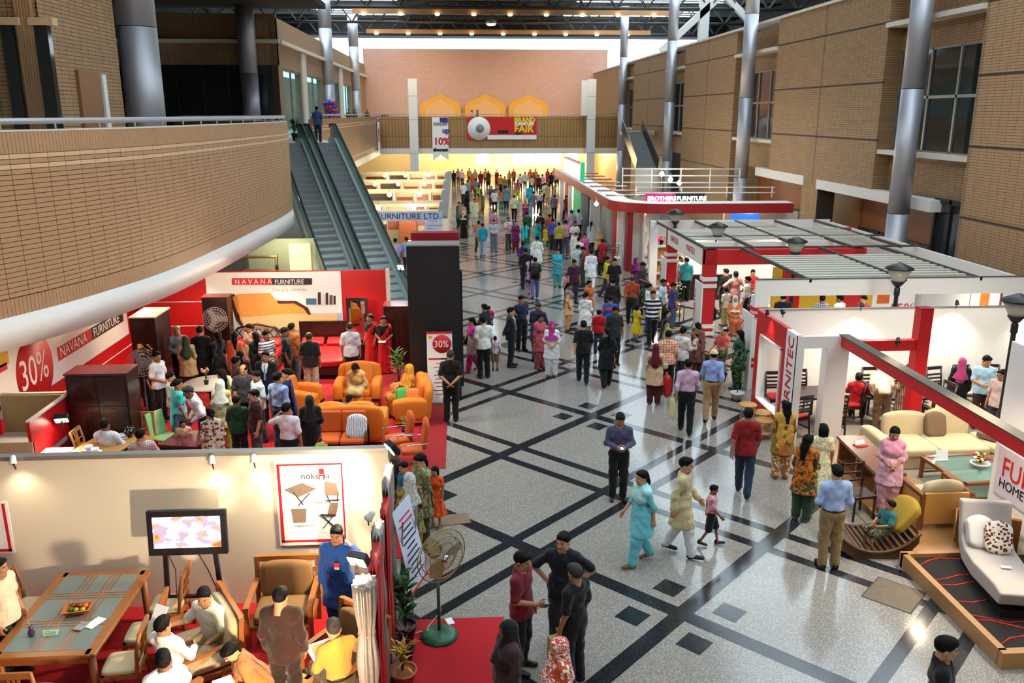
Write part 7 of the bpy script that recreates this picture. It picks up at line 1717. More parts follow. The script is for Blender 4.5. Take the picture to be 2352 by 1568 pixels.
# ---- booth furniture glimpses
sofa('blue desk chair glimpsed under the white fascia', 9.0, 23.2, 0, .6, mat('blue fabric', '#1c3a8a', .8), 1, 'office_chair', .95, .6, False, 'chair')
t = thing('bookcase', 'pale open wooden bookcase beside the white booth column', 'bookcase', (8.35, 34.4, 0)); MB().b2(-.5, -.46, -.2, .2, 0, 1.75).build('side', m_offw, t); MB().b2(.46, .5, -.2, .2, 0, 1.75).build('side', m_offw, t); MB().b2(-.5, .5, .16, .2, 0, 1.75).build('back', m_pine, t)
for z in (.05, .6, 1.15, 1.7): MB().b2(-.46, .46, -.2, .16, z, z + .05).build('shelf', m_offw, t)
for i, (x, y, r) in enumerate(((7.25, 28.0, 60), (7.5, 29.4, 90))):
    t = thing('swing_armchair', ('tan cantilever armchair outside the red column', 'second tan cantilever armchair nearer the far red column')[i], 'armchair', (x, y, 0), RZ(r)); MB().cushion((0, 0, .45), (.5, .5, .12), None, 4, 6, .1).build('seat', m_beige, t); MB().cushion((0, .27, .75), (.48, .12, .55), rotX(-.25), 3.4, 6, .1).build('backrest', m_beige, t)
    for s in (-1, 1): MB().tube([(s * .28, .3, .03), (s * .28, -.3, .03), (s * .28, -.3, .65), (s * .28, .25, .62)], .022, 6).build('frame', m_black, t)
plant('broad leafed plant by the seated visitors', 7.05, 24.4, .9, 44, .45, m_leaf, 'dark', .2, .08); plant('green plant beside the striped shirts', 6.6, 29.6, 1.0, 40, .4, m_leaf, 'dark', .2, .08); plant('white flowered plant near the far red column', 7.9, 30.2, 1.0, 40, .35, m_leaf2, 'white', .2, .07, flower=['#f0ece0', '#e8d8d0']); plant('flower arrangement on the booth counter', 9.6, 26.9, 1.5, 30, .4, m_leaf2, 'dark', .2, .06, 0, .15, .9, 4, 'flowers', ['#c81820', '#e8c030', '#f0ece0']); plant('pink flower vase at the far booth entrance', 6.95, 37.0, 1.5, 20, .25, m_leaf2, 'white', .2, .05, 0, .12, .9, 3, 'flowers', ['#e8b8c8', '#f0e8ec'])
plant('flower bowl seen through the booth window', 9.6, 22.3, 1.55, 24, .25, m_leaf2, 'white', .16, .05, 0, .15, 1.1, 3, 'flowers', ['#c81820', '#f0ece0'])
t = thing('reception_counter', 'dark reception counter inside the far booth', 'counter', (9.6, 32.2, 0)); MB().b2(-.9, .9, -.3, .3, 0, 1.0).build('body', m_dark, t); MB().b2(-.95, .95, -.35, .35, 1.0, 1.05).build('top', m_wht, t)
t = thing('lounge_bench', 'low cream bench in the middle of the slatted booth', 'bench', (11.2, 28.6, 0)); MB().cushion((0, 0, .38), (1.8, .7, .2), None, 5, 8, .06).build('seat', m_beige, t); MB().b2(-.85, .85, -.3, .3, 0, .3).build('base', m_wht, t)
t = thing('display_desk', 'white display desk at the rear of the slatted booth', 'desk', (12.5, 30.6, 0)); MB().b2(-1.2, 1.2, -.35, .35, .7, .76).build('top', m_wht, t); MB().b2(-1.15, -1.05, -.3, .3, 0, .7).build('side', m_wht, t); MB().b2(1.05, 1.15, -.3, .3, 0, .7).build('side', m_wht, t)
# gallery planters and balloons
for i, (x, y) in enumerate(((-9.3, 46.0), (-8.45, 46.4))): plant(('left', 'right')[i] + ' bushy planter at the top of the escalators', x, y, 1.15, 60, .5, m_leaf, 'dark', .3, .1, UF, .2, .4, 6)
plant('planter on the gallery by the pink end wall', -7.2, 88.5, 1.4, 40, .8, m_leaf, 'dark', .4, .12, UF, .3, .5, 6)
t = thing('balloon_arch', 'arch of red and blue balloons on the upper gallery', 'balloons', ony(762, 262, 60)); rnd = random.Random(3)
t.location.z = UF
bm_ = MB().lathe([(.01, -.17), (.11, -.11), (.16, 0), (.11, .11), (.02, .16)], n=10).mesh('balloon'); bm_.materials.append(None)
for k in range(46):
    a = k * .37; rr = .32; z = .9 + k * .028; o = link('balloon', bm_, t, (rr * math.cos(a * 2) + .15 * math.sin(z * 2), rr * math.sin(a * 2), z)); o.material_slots[0].link = 'OBJECT'; o.material_slots[0].material = mat('balloon skin', ('#c02a2a', '#2a3aa0')[(k // 3) % 2], .3)
MB().lathe([(.3, 0), (.2, .1), (.2, .9)], n=14).build('stand', m_white, t)
# ================================================================== THE VISITORS
# head-top pixel u v, stature, facing, outfit, pose, sex, hair, top, bottom, scarf/extra | label
def colr(c):
    if c == '-': return None
    q = c.split('/'); q[0] = '#' + q[0]
    if len(q) == 1: return q[0]
    return (q[0], q[1], '#' + q[2]) + ((float(q[3]),) if len(q) > 3 else ())
SKI = [0, 1, 0, 2, 1]
def crowd(txt, group=None, z=0.):
    for i, ln in enumerate(l for l in txt.strip().split('\n') if l.strip()):
        a, lb = ln.split('|'); q = a.split(); u, v, h, fc = (float(x) for x in q[:4]); out, pose, f, hair, top, bot, sc = q[4:11]
        kw = {}
        for e in q[11:]:
            k_, v_ = e.split('='); kw[k_] = {'g': m_hairg, 'w': m_hairw}[v_] if k_ == 'hairm' else m_sandal if k_ == 'shoes' else ('#' + v_ if k_ in ('blouse', 'tie', 'shirt') else float(v_) if k_ in ('hy', 'hp', 'z', 'curl') else int(v_))
        zz = kw.pop('z', z); s = h / 1.7; ht = (1.30 if pose.startswith('sit') else .99 * 1.715 if pose not in ('bend', 'stoop') else 1.6) * s
        if pose.startswith('sit'): ht = {'sit': 1.28, 'sitlean': 1.2, 'sitbook': 1.27}[pose] * s
        if pose == 'bend': ht = 1.36 * s
        p = onz(u, v, zz + ht); kw.setdefault('skin', SKI[i % 5]); kw.setdefault('hp', .08 * (i % 3)); kw.setdefault('hy', (.0, .25, -.25)[i % 3])
        r = math.radians(fc); sh = {'bend': .42, 'stoop': .2, 'sitlean': .3}.get(pose, 0) * s
        person(lb.strip(), (p.x - math.sin(r) * sh, p.y + math.cos(r) * sh), fc, out, pose, int(f), hair, colr(top), colr(bot), colr(sc), h, z=zz, group=group, **kw)
G1 = 'visitors in the open aisle'
crowd('''
1199 1270 1.68 62 shirt hold 0 short 6e1522 17161a - hp=.25 hy=0|man in maroon shirt looking at a phone beside two friends
1294 1225 1.7 -12 tee akimbo 0 short 14161f 2b2a2c - hy=-.4 hp=.1 skin=1|man in navy tee standing with hands on hips
1322 1298 1.66 -135 tee stand 0 short 111113 15171f - hairm=g hy=-.3 skin=0|man in black tee seen from behind talking to two friends
1165 1428 1.55 -70 abaya stand 1 hijab 3a2a2a 3a2a2a 0e0e10|woman in black headscarf at the edge of the red carpet
1283 1468 1.52 -75 salwar stand 1 hijab c8501a/floral/f0e8e0 8a1a1a c83a1a/swirl/f0e6dc/2|woman in orange and white patterned headscarf at the bottom edge
1425 950 1.7 -4 longtucked phone 0 short 4a4660 121216 - hp=.42 hy=0 skin=0|man in grey violet shirt typing on a phone
1478 1082 1.6 -72 salwar walk 1 tail 6cc0cc 66bcc8 a8dcdc shoes=s|woman in turquoise salwar kameez walking with a long scarf
1573 1052 1.7 68 panjabi walk2 0 short c8b58c d8d8de - hy=0 skin=1|man in cream panjabi tunic walking with a boy
1638 1115 1.08 74 shorts walk 0 short c8527a/check/e8c8d0/1.6 15161c - hy=0|small boy in pink checked shirt walking beside the tunic man
1720 940 1.72 158 tee walk 0 short 8a1216 23304a - skin=0|man in red shirt and jeans walking away by the orange stools
1806 922 1.6 172 salwar stand 1 long 8a7a2a/floral/c8502a a86a3a/floral/e0d0a0 c0a840/floral/d8703a/1.2 shoes=s|woman in yellow floral scarf seen from behind near the portal
1858 1000 1.6 140 salwar hold 1 long 3a4a2a/floral/c8702a 24402c c8701a/swirl/6a3a1a shoes=s|long haired woman in green with an orange scarf reading a leaflet
1893 975 1.55 165 dress stand 1 bob d8cfa0/floral/eee6c8 d8cfa0 -|short haired woman in a cream dress beside the portal
1925 1070 1.74 178 longtucked clasp 0 short 9fb4dc 8a7048 - skin=1 hy=0 hp=.1|man in light blue shirt and khaki trousers seen from behind
2176 1466 1.74 62 shirt stand 0 short 0d0d10 14141a - skin=1 hy=.2|youth in black shirt at the bottom right corner
1582 827 1.72 166 longtucked walk 0 short c8a4bc 0f1014 - hy=0 skin=0|man in pink shirt and black trousers walking away
1640 806 1.72 160 longtucked walk2 0 cap 92a4d6 a8865a - hy=.2|man in light blue shirt and tan cap walking away
1536 760 1.68 172 shirt stand 0 short d8744a/check/eed8c0/.9 141418 -|man in orange checked shirt seen from behind
1507 790 1.55 168 salwar hold 1 hijab c8a884 4a1016 5a1018 shoes=s|woman in beige tunic and maroon headscarf with a handbag
1570 752 1.68 125 tee carry 0 short d6d2cc 3a3a40 -|man in white tee carrying a small child
1604 742 1.6 -160 salwar stand 1 bun 6a3a30 5a3028 7a4a3a|woman in brown tunic behind the man with the child
1341 738 1.7 174 tee walk 0 short 0e0e11 10131c - hy=0 skin=1|man in black tee with red shoulders walking beside a woman in black
1396 755 1.6 176 kurta walk2 1 tail 0b0b0c 0b0b0c - skin=1|woman all in black with a shoulder bag walking away
1413 705 1.7 4 shirt stand 0 short 26282a 1c1d20 - skin=2 hy=0|bearded man in dark grey uniform shirt facing the camera
1376 712 1.35 170 tee stand 0 short b4121a 2a3448 -|boy in red tee seen from behind
1402 680 1.6 165 tee stand 0 short 2a52b8/block/c8481a 5a3a7a -|person in blue tee with orange and white bands
1346 672 1.58 150 kurta hold 1 bun e4e2de 14141a/swirl/e8e8ea/1.4 -|woman in white top and swirling black and white trousers
1354 645 1.58 50 salwar stand 1 bun b8561a/floral/d8903a b8561a c0601a|woman in orange embroidered shawl
1307 650 1.6 74 salwar stand 1 tail d8a478 cf9a60 7a7474|woman in peach salwar kameez with grey scarf
1412 594 1.72 -4 tee stand 0 short 14151a 20242e - hy=0 skin=1|man in black polo shirt facing the camera
1394 590 1.62 70 tee walk 0 short c8c020 3a3a40 -|man in yellow tee behind the black polo shirt
1408 640 1.68 178 panjabi stand 0 short 241c14 1a1614 -|man in long dark brown kurta seen from behind
1453 635 1.7 170 tucked walk 0 bald a84022 23282a - hairm=g hy=0|balding man in rust shirt walking away
1477 603 1.7 48 shirt clasp 0 short 2e3034 1a1a1e - hp=.4|man in dark grey shirt looking down beside the booth
1500 668 1.72 -2 tee walk2 0 short 161a2e/hstripe/e8e4e0/.55 0e0f14 - hy=0 skin=1|bearded man in navy and white striped polo walking forward
1547 650 1.6 105 shirt stand 0 short 4a3472 4a5a74 - hp=.3|youth in violet shirt by the tan armchairs
1488 628 1.6 60 tee sit 0 short d8d8d4/hstripe/22262a e0e0e0 -|seated visitor in black and white striped tee
1491 652 1.62 75 shirt stand 0 short d8dcdc/hstripe/a8b0b4/1.5 3a3a40 -|man in pale striped shirt behind the leafy plant
1524 642 1.62 60 shirt stand 0 short bcdce4 2a2c34 -|youth in pale blue shirt by the red column
1532 712 1.58 85 salwar hold 1 long b09a6a 1a1a1e 1c1c20|woman in beige with long black hair and a patterned bag
1464 700 1.2 120 dress stand 1 bob d8b81a e8e4e0 -|girl in yellow skirt holding a hand
1085 730 1.55 -66 salwar walk 1 long 8a8088/floral/b8b0b8 b8205a c83a9a shoes=s|woman in magenta scarf and grey tunic
1110 727 1.72 -165 shirt stand 0 short e4e2da 0d0d12 - hy=-.4 skin=1|man in white shirt seen from behind next to the magenta scarf
1137 772 1.0 175 shorts stand 0 short d8d4dc/floral/a83a4a 7a6a4a -|small child in white print shirt and khaki shorts
1113 699 1.62 -130 salwar carry 1 bun 123a3e 1a2226 0e2a30|woman in dark teal holding a child on her shoulder
1174 707 1.72 78 suit back 0 short 10121a 10121a - tie=88b4c4 hy=0 skin=1|man in dark suit and pale tie with hands behind his back
1198 680 1.7 24 longtucked back 0 short 20243e 0c0d12 - skin=0|man in navy shirt behind the dark suit
1236 696 1.7 -20 panjabi back 0 short 1e2a44 5a6472 - hairm=g skin=2|greying man in navy tunic and grey jeans
1241 722 1.58 40 salwar stand 1 tail a84a56 9a4450 b04e5a shoes=s|woman in dusty pink salwar kameez
1268 738 1.56 -8 salwar clasp 1 hijab e2dee6 e6e4ea a82a78 shoes=s skin=1|woman in white tunic and magenta headscarf facing the camera
1034 805 1.72 178 shirt back 0 short 0c0c10 0a0a0d - hairm=g hy=0|grey haired man all in black before the roll up banner
1201 556 1.58 165 kurta walk 1 tail 5a2a6e 4a2260 6a3a80|woman in purple long dress walking away
1207 571 1.7 172 longtucked walk2 0 short 1c1216 101014 -|man in dark brown shirt walking away beside the purple dress
1220 588 1.58 170 salwar walk 1 tail 1c1a1c d8a0b8 d8a0c8|woman with pale pink shawl walking away
1229 592 1.6 174 tee walk2 0 short 15171a 5a6490 -|person with dark backpack and blue jeans walking away
1234 543 1.7 165 panjabi walk 0 short e4e6e0 e4e6e0 -|man in long white tunic seen from behind
1281 572 1.6 6 salwar hold 1 long 2a8aa0/floral/6ac0b8 58a098 3ab0c8|woman in turquoise salwar facing the camera with a purse
1319 597 1.68 12 shirt stand 0 short 3c1e30 2a2c38 - hp=.3|man in plum shirt walking with a child
1303 628 1.1 20 tee stand 0 short e0a8b0 3a3a40 -|small child in pink top beside the plum shirt
1328 563 1.68 150 shirt stand 0 short c4dadc 2a2c34 -|man in pale blue shirt seen from behind near the aisle middle
1339 567 1.68 -120 shirt stand 0 short 4a2a26/check/6a4a40 3a4440 - hp=.3|man in brown checked shirt beside the pale blue one
1358 575 1.62 172 panjabi walk 0 short e2e4ea e4e6ec -|youth in white tunic and trousers walking away
''', G1)
crowd('''
1299 506 1.68 172 tee stand 0 short d49aa4 4a648c -|man in pink tee and jeans seen from behind
1284 511 1.62 170 tee stand 0 short a8a040 14161c -|youth in olive yellow tee beside the pink one
1271 505 1.58 175 salwar stand 1 hijab 3a1218/floral/8a2a3a 3a1218 d86a90|woman in pink headscarf and dark red floral dress
1321 509 1.66 10 shirt clasp 0 short e6e8e8 2a2c34 -|man in white shirt facing the aisle near the green panel
1322 533 1.64 -170 panjabi stand 0 bald d8d4c8 d8d4c8 - hairm=g|bald man in cream tunic
1344 537 1.5 10 salwar clasp 1 long c83a8a c04a90 d8609a|girl in bright pink salwar near the dark opening
1330 545 1.66 140 shirt stand 0 short dce2e4 20242c -|man in white shirt bending over a stroller
1376 526 1.55 150 salwar stand 1 hijab c8a884 121216 c0a078|woman in beige headscarf by the stall mural
1384 549 1.58 170 salwar carry 1 bun 4a2a22 3a2420 a81a2a|woman in brown tunic and red scarf by the red pier
1358 510 1.58 160 kurta stand 1 tail 8ab0b0/check/f0f0f0 2a2c34 -|woman in pale checked tunic by the dark opening
1313 483 1.66 -170 shirt stand 0 short d0b4c8 2a2c34 -|man in lilac shirt next to the green panel
1329 481 1.68 165 shirt stand 0 short e4eaec 14161c -|man in white shirt against the green panel
1108 513 1.68 176 tee walk 0 short 1a8aa8 8aa0b8 - hy=.2|man in cyan tee and pale jeans walking away
1099 507 1.66 160 tee walk2 0 short a86a5a 2a2a2e -|man in salmon tee behind the cyan one
1134 504 1.7 8 longtucked clasp 0 short b0b4c4/check/9a9eb0 5a7088 - skin=0|man in pale blue checked shirt and jeans facing the camera
1168 499 1.68 30 shirt carry 0 short d0d0d8/floral/a84a4a 4a4a3c -|man in white floral shirt carrying something red
1184 507 1.6 -6 kurta stand 1 long 5a1650/floral/8a3a6a 7a2a3a -|woman with long hair in a purple patterned dress
1207 510 1.6 160 salwar stand 1 tail 3a4a2a 1a9aa0 1ab0c0|woman in olive tunic with cyan scarf and trousers
1238 505 1.58 120 sari stand 1 bun 1a98a0 1a98a0 1aa0a8 blouse=1a7a80|woman in teal sari in the aisle
1253 521 1.0 10 dress stand 1 bob e0c030 e0d8d0 -|little girl in yellow and white
1211 487 1.66 165 tee stand 0 short 1c4a2a/hstripe/2a6a3a 2a2a30 -|man in green striped tee seen from behind
1241 489 1.68 170 tee stand 0 short 141416 1a1a20 -|man in black tee in the middle of the crowd
1270 502 1.66 150 shirt stand 0 short 3a50b8 3a3a44 -|man in blue shirt near the crowd edge
1263 492 1.6 140 tee stand 0 short c84a1a 3a3a40 -|man in orange red tee by the blue shirt
1065 485 1.55 -20 abaya stand 1 hijab 101012 101012 d8c8a0|woman in black gown and cream headscarf by the white piers
1062 466 1.66 10 shirt stand 0 short c08a80 2a2a30 -|man in pink shirt behind the cream headscarf
1054 464 1.6 -30 kurta stand 1 bun 1a7a70 1a3a4a -|woman in green tunic next to the white piers
1090 457 1.7 5 panjabi stand 0 short d8d4ac e0dcc0 -|man in cream tunic standing in the far aisle
1136 435 1.7 8 shirt stand 0 short dcdccc 14141a -|man in white shirt and black trousers facing the camera far off
1181 449 1.68 175 shirt walk 0 short d0d4b4 141418 -|man in pale green shirt walking away far off
1239 438 1.7 5 longtucked walk 0 short dcdcea 101016 -|man in white shirt and black trousers walking towards the camera
1273 448 1.66 170 shirt walk2 0 short 7a6474 16161c -|man in mauve shirt walking away on the open floor
1301 449 1.66 -150 tee walk 0 short a0181c 1a1a22 -|man in red tee by the pink panel
1217 424 1.68 172 panjabi walk 0 short 1ab0d0 1ab0d0 -|man in bright cyan long tunic
1225 440 1.68 175 tucked walk2 0 short 7a7a84 8a8a90 -|man all in grey beside the cyan tunic
1163 427 1.68 178 panjabi stand 0 short 6a8a94 2a2a30 -|man in grey blue tunic seen from behind
1207 460 1.55 5 salwar stand 1 hijab 8a2a6a 3a1a30 c86a5a|woman in purple tunic and coral headscarf
''', 'visitors in the middle of the hall')
crowd('''
1042 391 1.68 170 tee stand 0 short 18181c 1c1c22 -|man in black tee at the far stall edge
1061 389 1.6 175 tee stand 0 short d08a90/hstripe/e8d8d8 3a3a40 -|far visitor in pink striped top
1078 386 1.66 10 shirt stand 0 short a88a50 4a4030 -|far visitor in tan shirt
1091 389 1.66 -20 shirt stand 0 short b89060 3a3020 -|far visitor in sand coloured shirt
1104 393 1.6 175 panjabi stand 0 short 7a1426 5a1020 -|far visitor in long maroon dress
1094 411 1.66 172 shirt stand 0 short 7a7a94 2a2a34 -|far visitor in slate blue shirt
1074 414 1.66 150 shirt stand 0 short 8a9498 3a3a40 -|far visitor in grey shirt near the white stall
1064 420 1.68 -160 shirt stand 0 short e4e4da 2a2a2a -|far visitor in white shirt near the white stall
1071 440 1.58 -30 abaya stand 1 hijab 141416 141416 141416|far visitor in black gown and headscarf
1099 425 1.58 170 salwar stand 1 tail 4a1a4a c8c020 b8b828|far visitor in purple and yellow
1106 441 1.58 160 kurta stand 1 bun 6a6a3a 5a5a34 -|far visitor in olive dress
1098 445 1.58 -150 kurta stand 1 tail c08a50 c08a50 -|far visitor in ochre dress
1129 428 1.58 10 salwar stand 1 bun 4a2a5a 4a2a5a 5a3a6a|far visitor in violet dress
1134 481 1.6 5 shirt stand 0 short c08aa0 5a5a64 -|visitor in pink shirt behind the man in pale checks
1150 401 1.68 170 tee stand 0 short d88a2a 3a3028 -|far visitor in orange tee
1151 430 1.58 172 kurta stand 1 long a8502a/floral/d0b08a 3a9a8a -|far visitor in rust top and teal trousers
1189 413 1.58 168 salwar stand 1 tail b8b82a c8c030 c83a7a|far visitor in yellow skirt and pink top
1195 399 1.68 175 shirt stand 0 short d8cca8 2a2a34 -|far visitor in cream shirt by the bright shopfront
1206 395 1.68 170 shirt stand 0 short dcd0d0 3a3a4a -|far visitor in pale shirt by the bright shopfront
1218 388 1.66 165 shirt stand 0 short d86a3a 4a3a30 -|far visitor in coral shirt
1221 404 1.62 -160 shirt stand 0 short d0c4b0 3a3a40 -|far visitor in beige shirt with a bag
1237 402 1.68 174 tee stand 0 short 6a1420 181820 -|far visitor in dark red tee
1246 400 1.66 170 shirt stand 0 short e0b4b0 3a3a40 -|far visitor in pale pink shirt
1252 420 1.66 172 shirt walk 0 short dcd8a8 2a2a30 -|far visitor in pale yellow shirt
1259 423 1.58 165 kurta stand 1 bun c8a070 c8a070 -|far visitor in tan dress
1266 396 1.68 170 shirt stand 0 short 1c2034 14161e -|far visitor in navy shirt
1280 391 1.7 176 shirt stand 0 short d8b088 16161c -|far visitor in peach shirt and black trousers by the red stalls
1230 388 1.64 10 shirt stand 0 short c8a060 3a3020 -|far visitor in mustard shirt
1170 392 1.62 -40 shirt stand 0 short b88a40 4a3a20 -|far visitor in ochre shirt near the cream pier
1180 388 1.62 20 shirt stand 0 short a84a30 3a2a20 -|far visitor in brick red shirt near the cream pier
1258 388 1.62 160 kurta stand 1 bun a82a3a 8a2a3a -|far visitor in crimson dress
1272 386 1.62 -20 kurta stand 1 tail c07a30 a06a30 -|far visitor in amber dress
1115 388 1.64 15 shirt stand 0 short c89a50 3a3020 -|far visitor in golden shirt
1122 392 1.58 175 kurta stand 1 bun 5a2a1a 4a2418 -|far visitor in dark brown dress
1052 387 1.62 160 shirt stand 0 short b07a5a 3a3028 -|far visitor in brown shirt
1085 400 1.6 -10 kurta stand 1 tail c85a2a a84a2a -|far visitor in vermilion dress
1160 405 1.6 160 shirt stand 0 short 8a7a5a 4a4030 -|far visitor in khaki shirt
1226 396 1.6 170 kurta stand 1 bun 8a5a2a 7a4a2a -|far visitor in bronze dress
1290 388 1.66 -170 shirt stand 0 short 6a4a2a 3a2a1a -|far visitor in dark tan shirt against the wall
1141 390 1.6 -20 kurta stand 1 bun 7a2a2a 6a2020 -|far visitor in wine red dress
''', 'distant visitors by the bright shopfronts')
crowd('''
405 750 1.7 35 longtucked clasp 0 short 7a7a80 121216 - hairm=w skin=1|white haired man in grey shirt in the red stall
425 772 1.55 -165 salwar stand 1 hijab c0a070 3a3a2a 3a4a2a|woman in olive headscarf beside the man in grey
458 750 1.74 178 panjabi stand 0 short 0b0b0d 0b0b0d - hy=0|tall man in long black coat seen from behind
498 763 1.58 -120 kurta stand 1 long 16161a 16161a -|woman in black near the lattice headboard
538 762 1.6 172 sari stand 1 long a83a24 a83a24 b84a2a blouse=b05a3a|woman in rust sari seen from behind
571 745 1.58 -40 kurta stand 1 bun d0a88a c89a80 -|woman in pale peach top against the sofa print
586 764 1.58 -140 kurta stand 1 long 141416 3a1a1a -|long haired woman in black top by the red bed
611 760 1.66 50 tee hold 0 short e4e4e4/hstripe/4a4a54 3a3a40 -|man in white tee with grey stripes
654 753 1.68 95 shirt stand 0 short 101014 16161c -|man in black shirt by the bed
669 743 1.7 150 tee stand 0 short a8602a 5a6470 -|man in brown tee and grey jeans near the print wall
709 764 1.7 176 shirt stand 0 bald 2a2628 c8b494 - hairm=g|balding man in charcoal shirt and cream trousers
803 742 1.72 178 shirt stand 0 bald e0e0ea 1a1c22 - hairm=g hy=0|balding man in white shirt seen from behind by the mirror
849 722 1.6 -40 sari stand 1 bun c81418 c81418 c81418 blouse=141214|saleswoman in red sari turned aside by the mirror
880 727 1.6 -6 sari clasp 1 bun d0161c d0161c d0161c blouse=141214 skin=1|saleswoman in red sari and black blouse holding a leaflet
358 808 1.68 72 shirt clasp 0 short dcdce0 0e0e12 - skin=0|man in white shirt and black trousers beside the wide wardrobe
339 824 1.3 90 tee stand 0 short 121214 1a1a1e -|boy in black behind the white shirt
390 856 1.5 100 tee stand 0 short a8a89a 4a4a30 -|boy in grey top with green collar
407 872 1.6 120 sari stand 1 bun 8a5ab0/swirl/3ab0b8 9a6ac0 4ab8c0 blouse=3ab0b8|woman in lilac and turquoise sari
438 892 1.68 -60 longtucked stoop 0 short e4e2ea 141418 - hairm=g|greying man in white shirt stooping over a paper
505 872 1.56 178 salwar stand 1 hijab c8c8a8/floral/b8a83a b0a83a d0d8cc|woman in pale lace headscarf seen from behind
507 849 1.58 -110 kurta stand 1 long 8a8a3a 6a6a30 -|woman with long wavy hair by the flowers
482 938 1.58 -150 salwar stand 1 bun d8c8b0/floral/7a1a2a d0b8a0 c8b4a0/floral/5a2a2a|woman in cream dress with dark red flowers
419 965 1.05 20 tee stand 0 bob c89a80 3a3a40 -|small child leaning on the dark desk
542 910 1.5 172 tee stand 0 short 12402a 1a2030 -|boy in dark green tee seen from behind
582 896 1.66 -62 tee stand 0 short 3a1a18 4a4a44 - skin=1|man in brown tee and glasses
588 854 1.6 -50 shirt stand 0 short bcdce6 3a3a44 -|man in pale cyan shirt behind the brown tee
558 839 1.64 10 shirt stand 0 bald 34383e 1a1a20 - hp=.3 skin=1|bald man in grey shirt facing the camera
609 808 1.7 -8 suit stand 0 short 12141c 12141c - tie=5a86b8|man in black suit with a blue tie in the red stall
541 820 1.6 120 shirt stand 0 short 4a2420 2a2a30 -|man in brown shirt behind the bald man
551 806 1.58 -170 kurta stand 1 long 3a1a18 3a1a18 -|woman with long dark hair near the bed
637 856 1.74 150 longtucked stand 0 short 8aa4d0 2a3a58 - skin=1|man in light blue shirt and jeans
656 848 1.58 -90 sari hold 1 bun 141420 141420 1a1a5a blouse=12121a|woman in dark sari with purple edging
657 927 1.68 170 tucked call 0 short e6dce2 101014 -|man in pinkish white shirt on the phone
710 909 1.58 -172 abaya hold 1 hijab 0c0c0e 0c0c0e 1a1c1a|woman in black gown and headscarf by the orange settee
''', 'shoppers in the red stall', .012)
crowd('''
815 836 1.62 -8 salwar sitlean 1 long c8ac78 c07020 d8b070 hp=.3|woman seated leaning forward in the plump orange armchair
932 838 1.6 -62 salwar sit 1 hijab c07a1a/floral/d89a3a b8741a d0901a|woman in mustard headscarf seated on the side sofa
803 905 1.35 178 kurta sit 1 bun 4aa0a0 c8b8a0 -|girl in teal seated with her back to the camera
243 960 1.7 172 longtucked sit 0 short d4dcea 2a2a30 - hy=0|man in pale blue shirt seated at the laid table
322 983 1.68 -165 shirt sit 0 short d8d0cc/check/9a7a6a/1.6 2a2a30 - hy=-.5 hp=.2|man in checked shirt seated at the laid table
''', 'people sitting in the red stall', .012)
crowd('''
964 1044 1.6 -58 salwar stand 1 tail 5a5a3a/floral/8a8a4a 3a3a2a 6a6a44/floral/a0a060 hp=.3 skin=1|woman in olive camouflage coloured scarf and glasses by the drapes
939 1087 1.55 -165 salwar stand 1 hijab 8a8420/swirl/5a3a5a 8a8420 a8a8a4/swirl/d8d8d4/2|woman in yellow tunic and lacy grey headscarf by the drapes
998 1072 1.15 -20 dress stand 1 bob d84a12 d84a12 - shoes=s|girl in a bright orange dress
906 1030 1.45 -70 tee stand 0 short 1a1a1e 2a2a30 -|boy in black behind the flood lamp
926 1062 1.3 -60 tee stand 0 short 1a6a8a 2a2a30 -|boy in blue looking into the near stall
''', 'onlookers at the near stall corner')
crowd('''
772 1210 1.68 -6 panjabi call 0 short 1f4a90 1f4a90 - hy=0 hp=.12 skin=0|man in bright blue tunic talking on a phone with a badge
482 1340 1.66 -25 shirt sitbook 0 short d8d0b8 a08a60 - hy=.5 skin=0|man in cream shirt seated and handing over a paper
382 1410 1.66 155 longtucked sit 0 short e0dcd8 b0a078 - hy=0|man in white shirt seated with his back to the camera
370 1488 1.66 -150 shirt sit 0 short e4e0dc 3a3a40 - hy=-.3|man in white shirt at the very front of the stall
530 1478 1.55 -60 salwar sitlean 1 tail b8703a a06030 b07040 hp=.35|woman in orange tunic bent over a booklet
642 1352 1.7 172 suit stand 0 short 301a10 2a1810 - hp=.3 hy=0|man in brown suit seen from behind
775 1436 1.66 -150 longtucked sitbook 0 short b88a38 5a4a30 - hairm=g hy=-.3|greying man in mustard shirt holding a catalogue
-8 1285 1.66 80 shirt stand 0 short d8c4a8 1a1c28 -|man in beige shirt cut by the left edge
''', 'people in the near left stall', .012)
crowd('''
2057 983 1.58 -22 salwar clasp 1 long d8a0b4/floral/e0b4c4 d8a4b4 d890a8 shoes=s hp=.25|woman in pink salwar kameez before the beige sofa
''', None, .12)
crowd('''
1975 855 1.6 150 tee sit 0 short b8161c 3a3a3c -|man in red tee seated at the dark table
2025 846 1.7 165 shirt bend 0 short d4c4a4 6a5038 -|man in cream shirt bending over the dark table
2090 838 1.6 170 kurta stand 1 bun 6a4a3a/vstripe/a08a70 5a4a3a -|woman in striped brown tunic behind the red beam
2212 822 1.55 150 abaya stand 1 hijab 0c0c10 0c0c10 a83a6a|woman in black gown and pink headscarf near the carved chairs
2268 818 1.7 -12 shirt hold 0 short a8ccdc 3a2418 - hp=.3 hy=.2|man in pale blue shirt pointing near the carved chairs
2304 850 1.62 -60 shirt stand 0 short d0b4ac 3a3a3c -|man in pinkish shirt cut by the white sign wall
''', 'shoppers in the near right stall', .012)
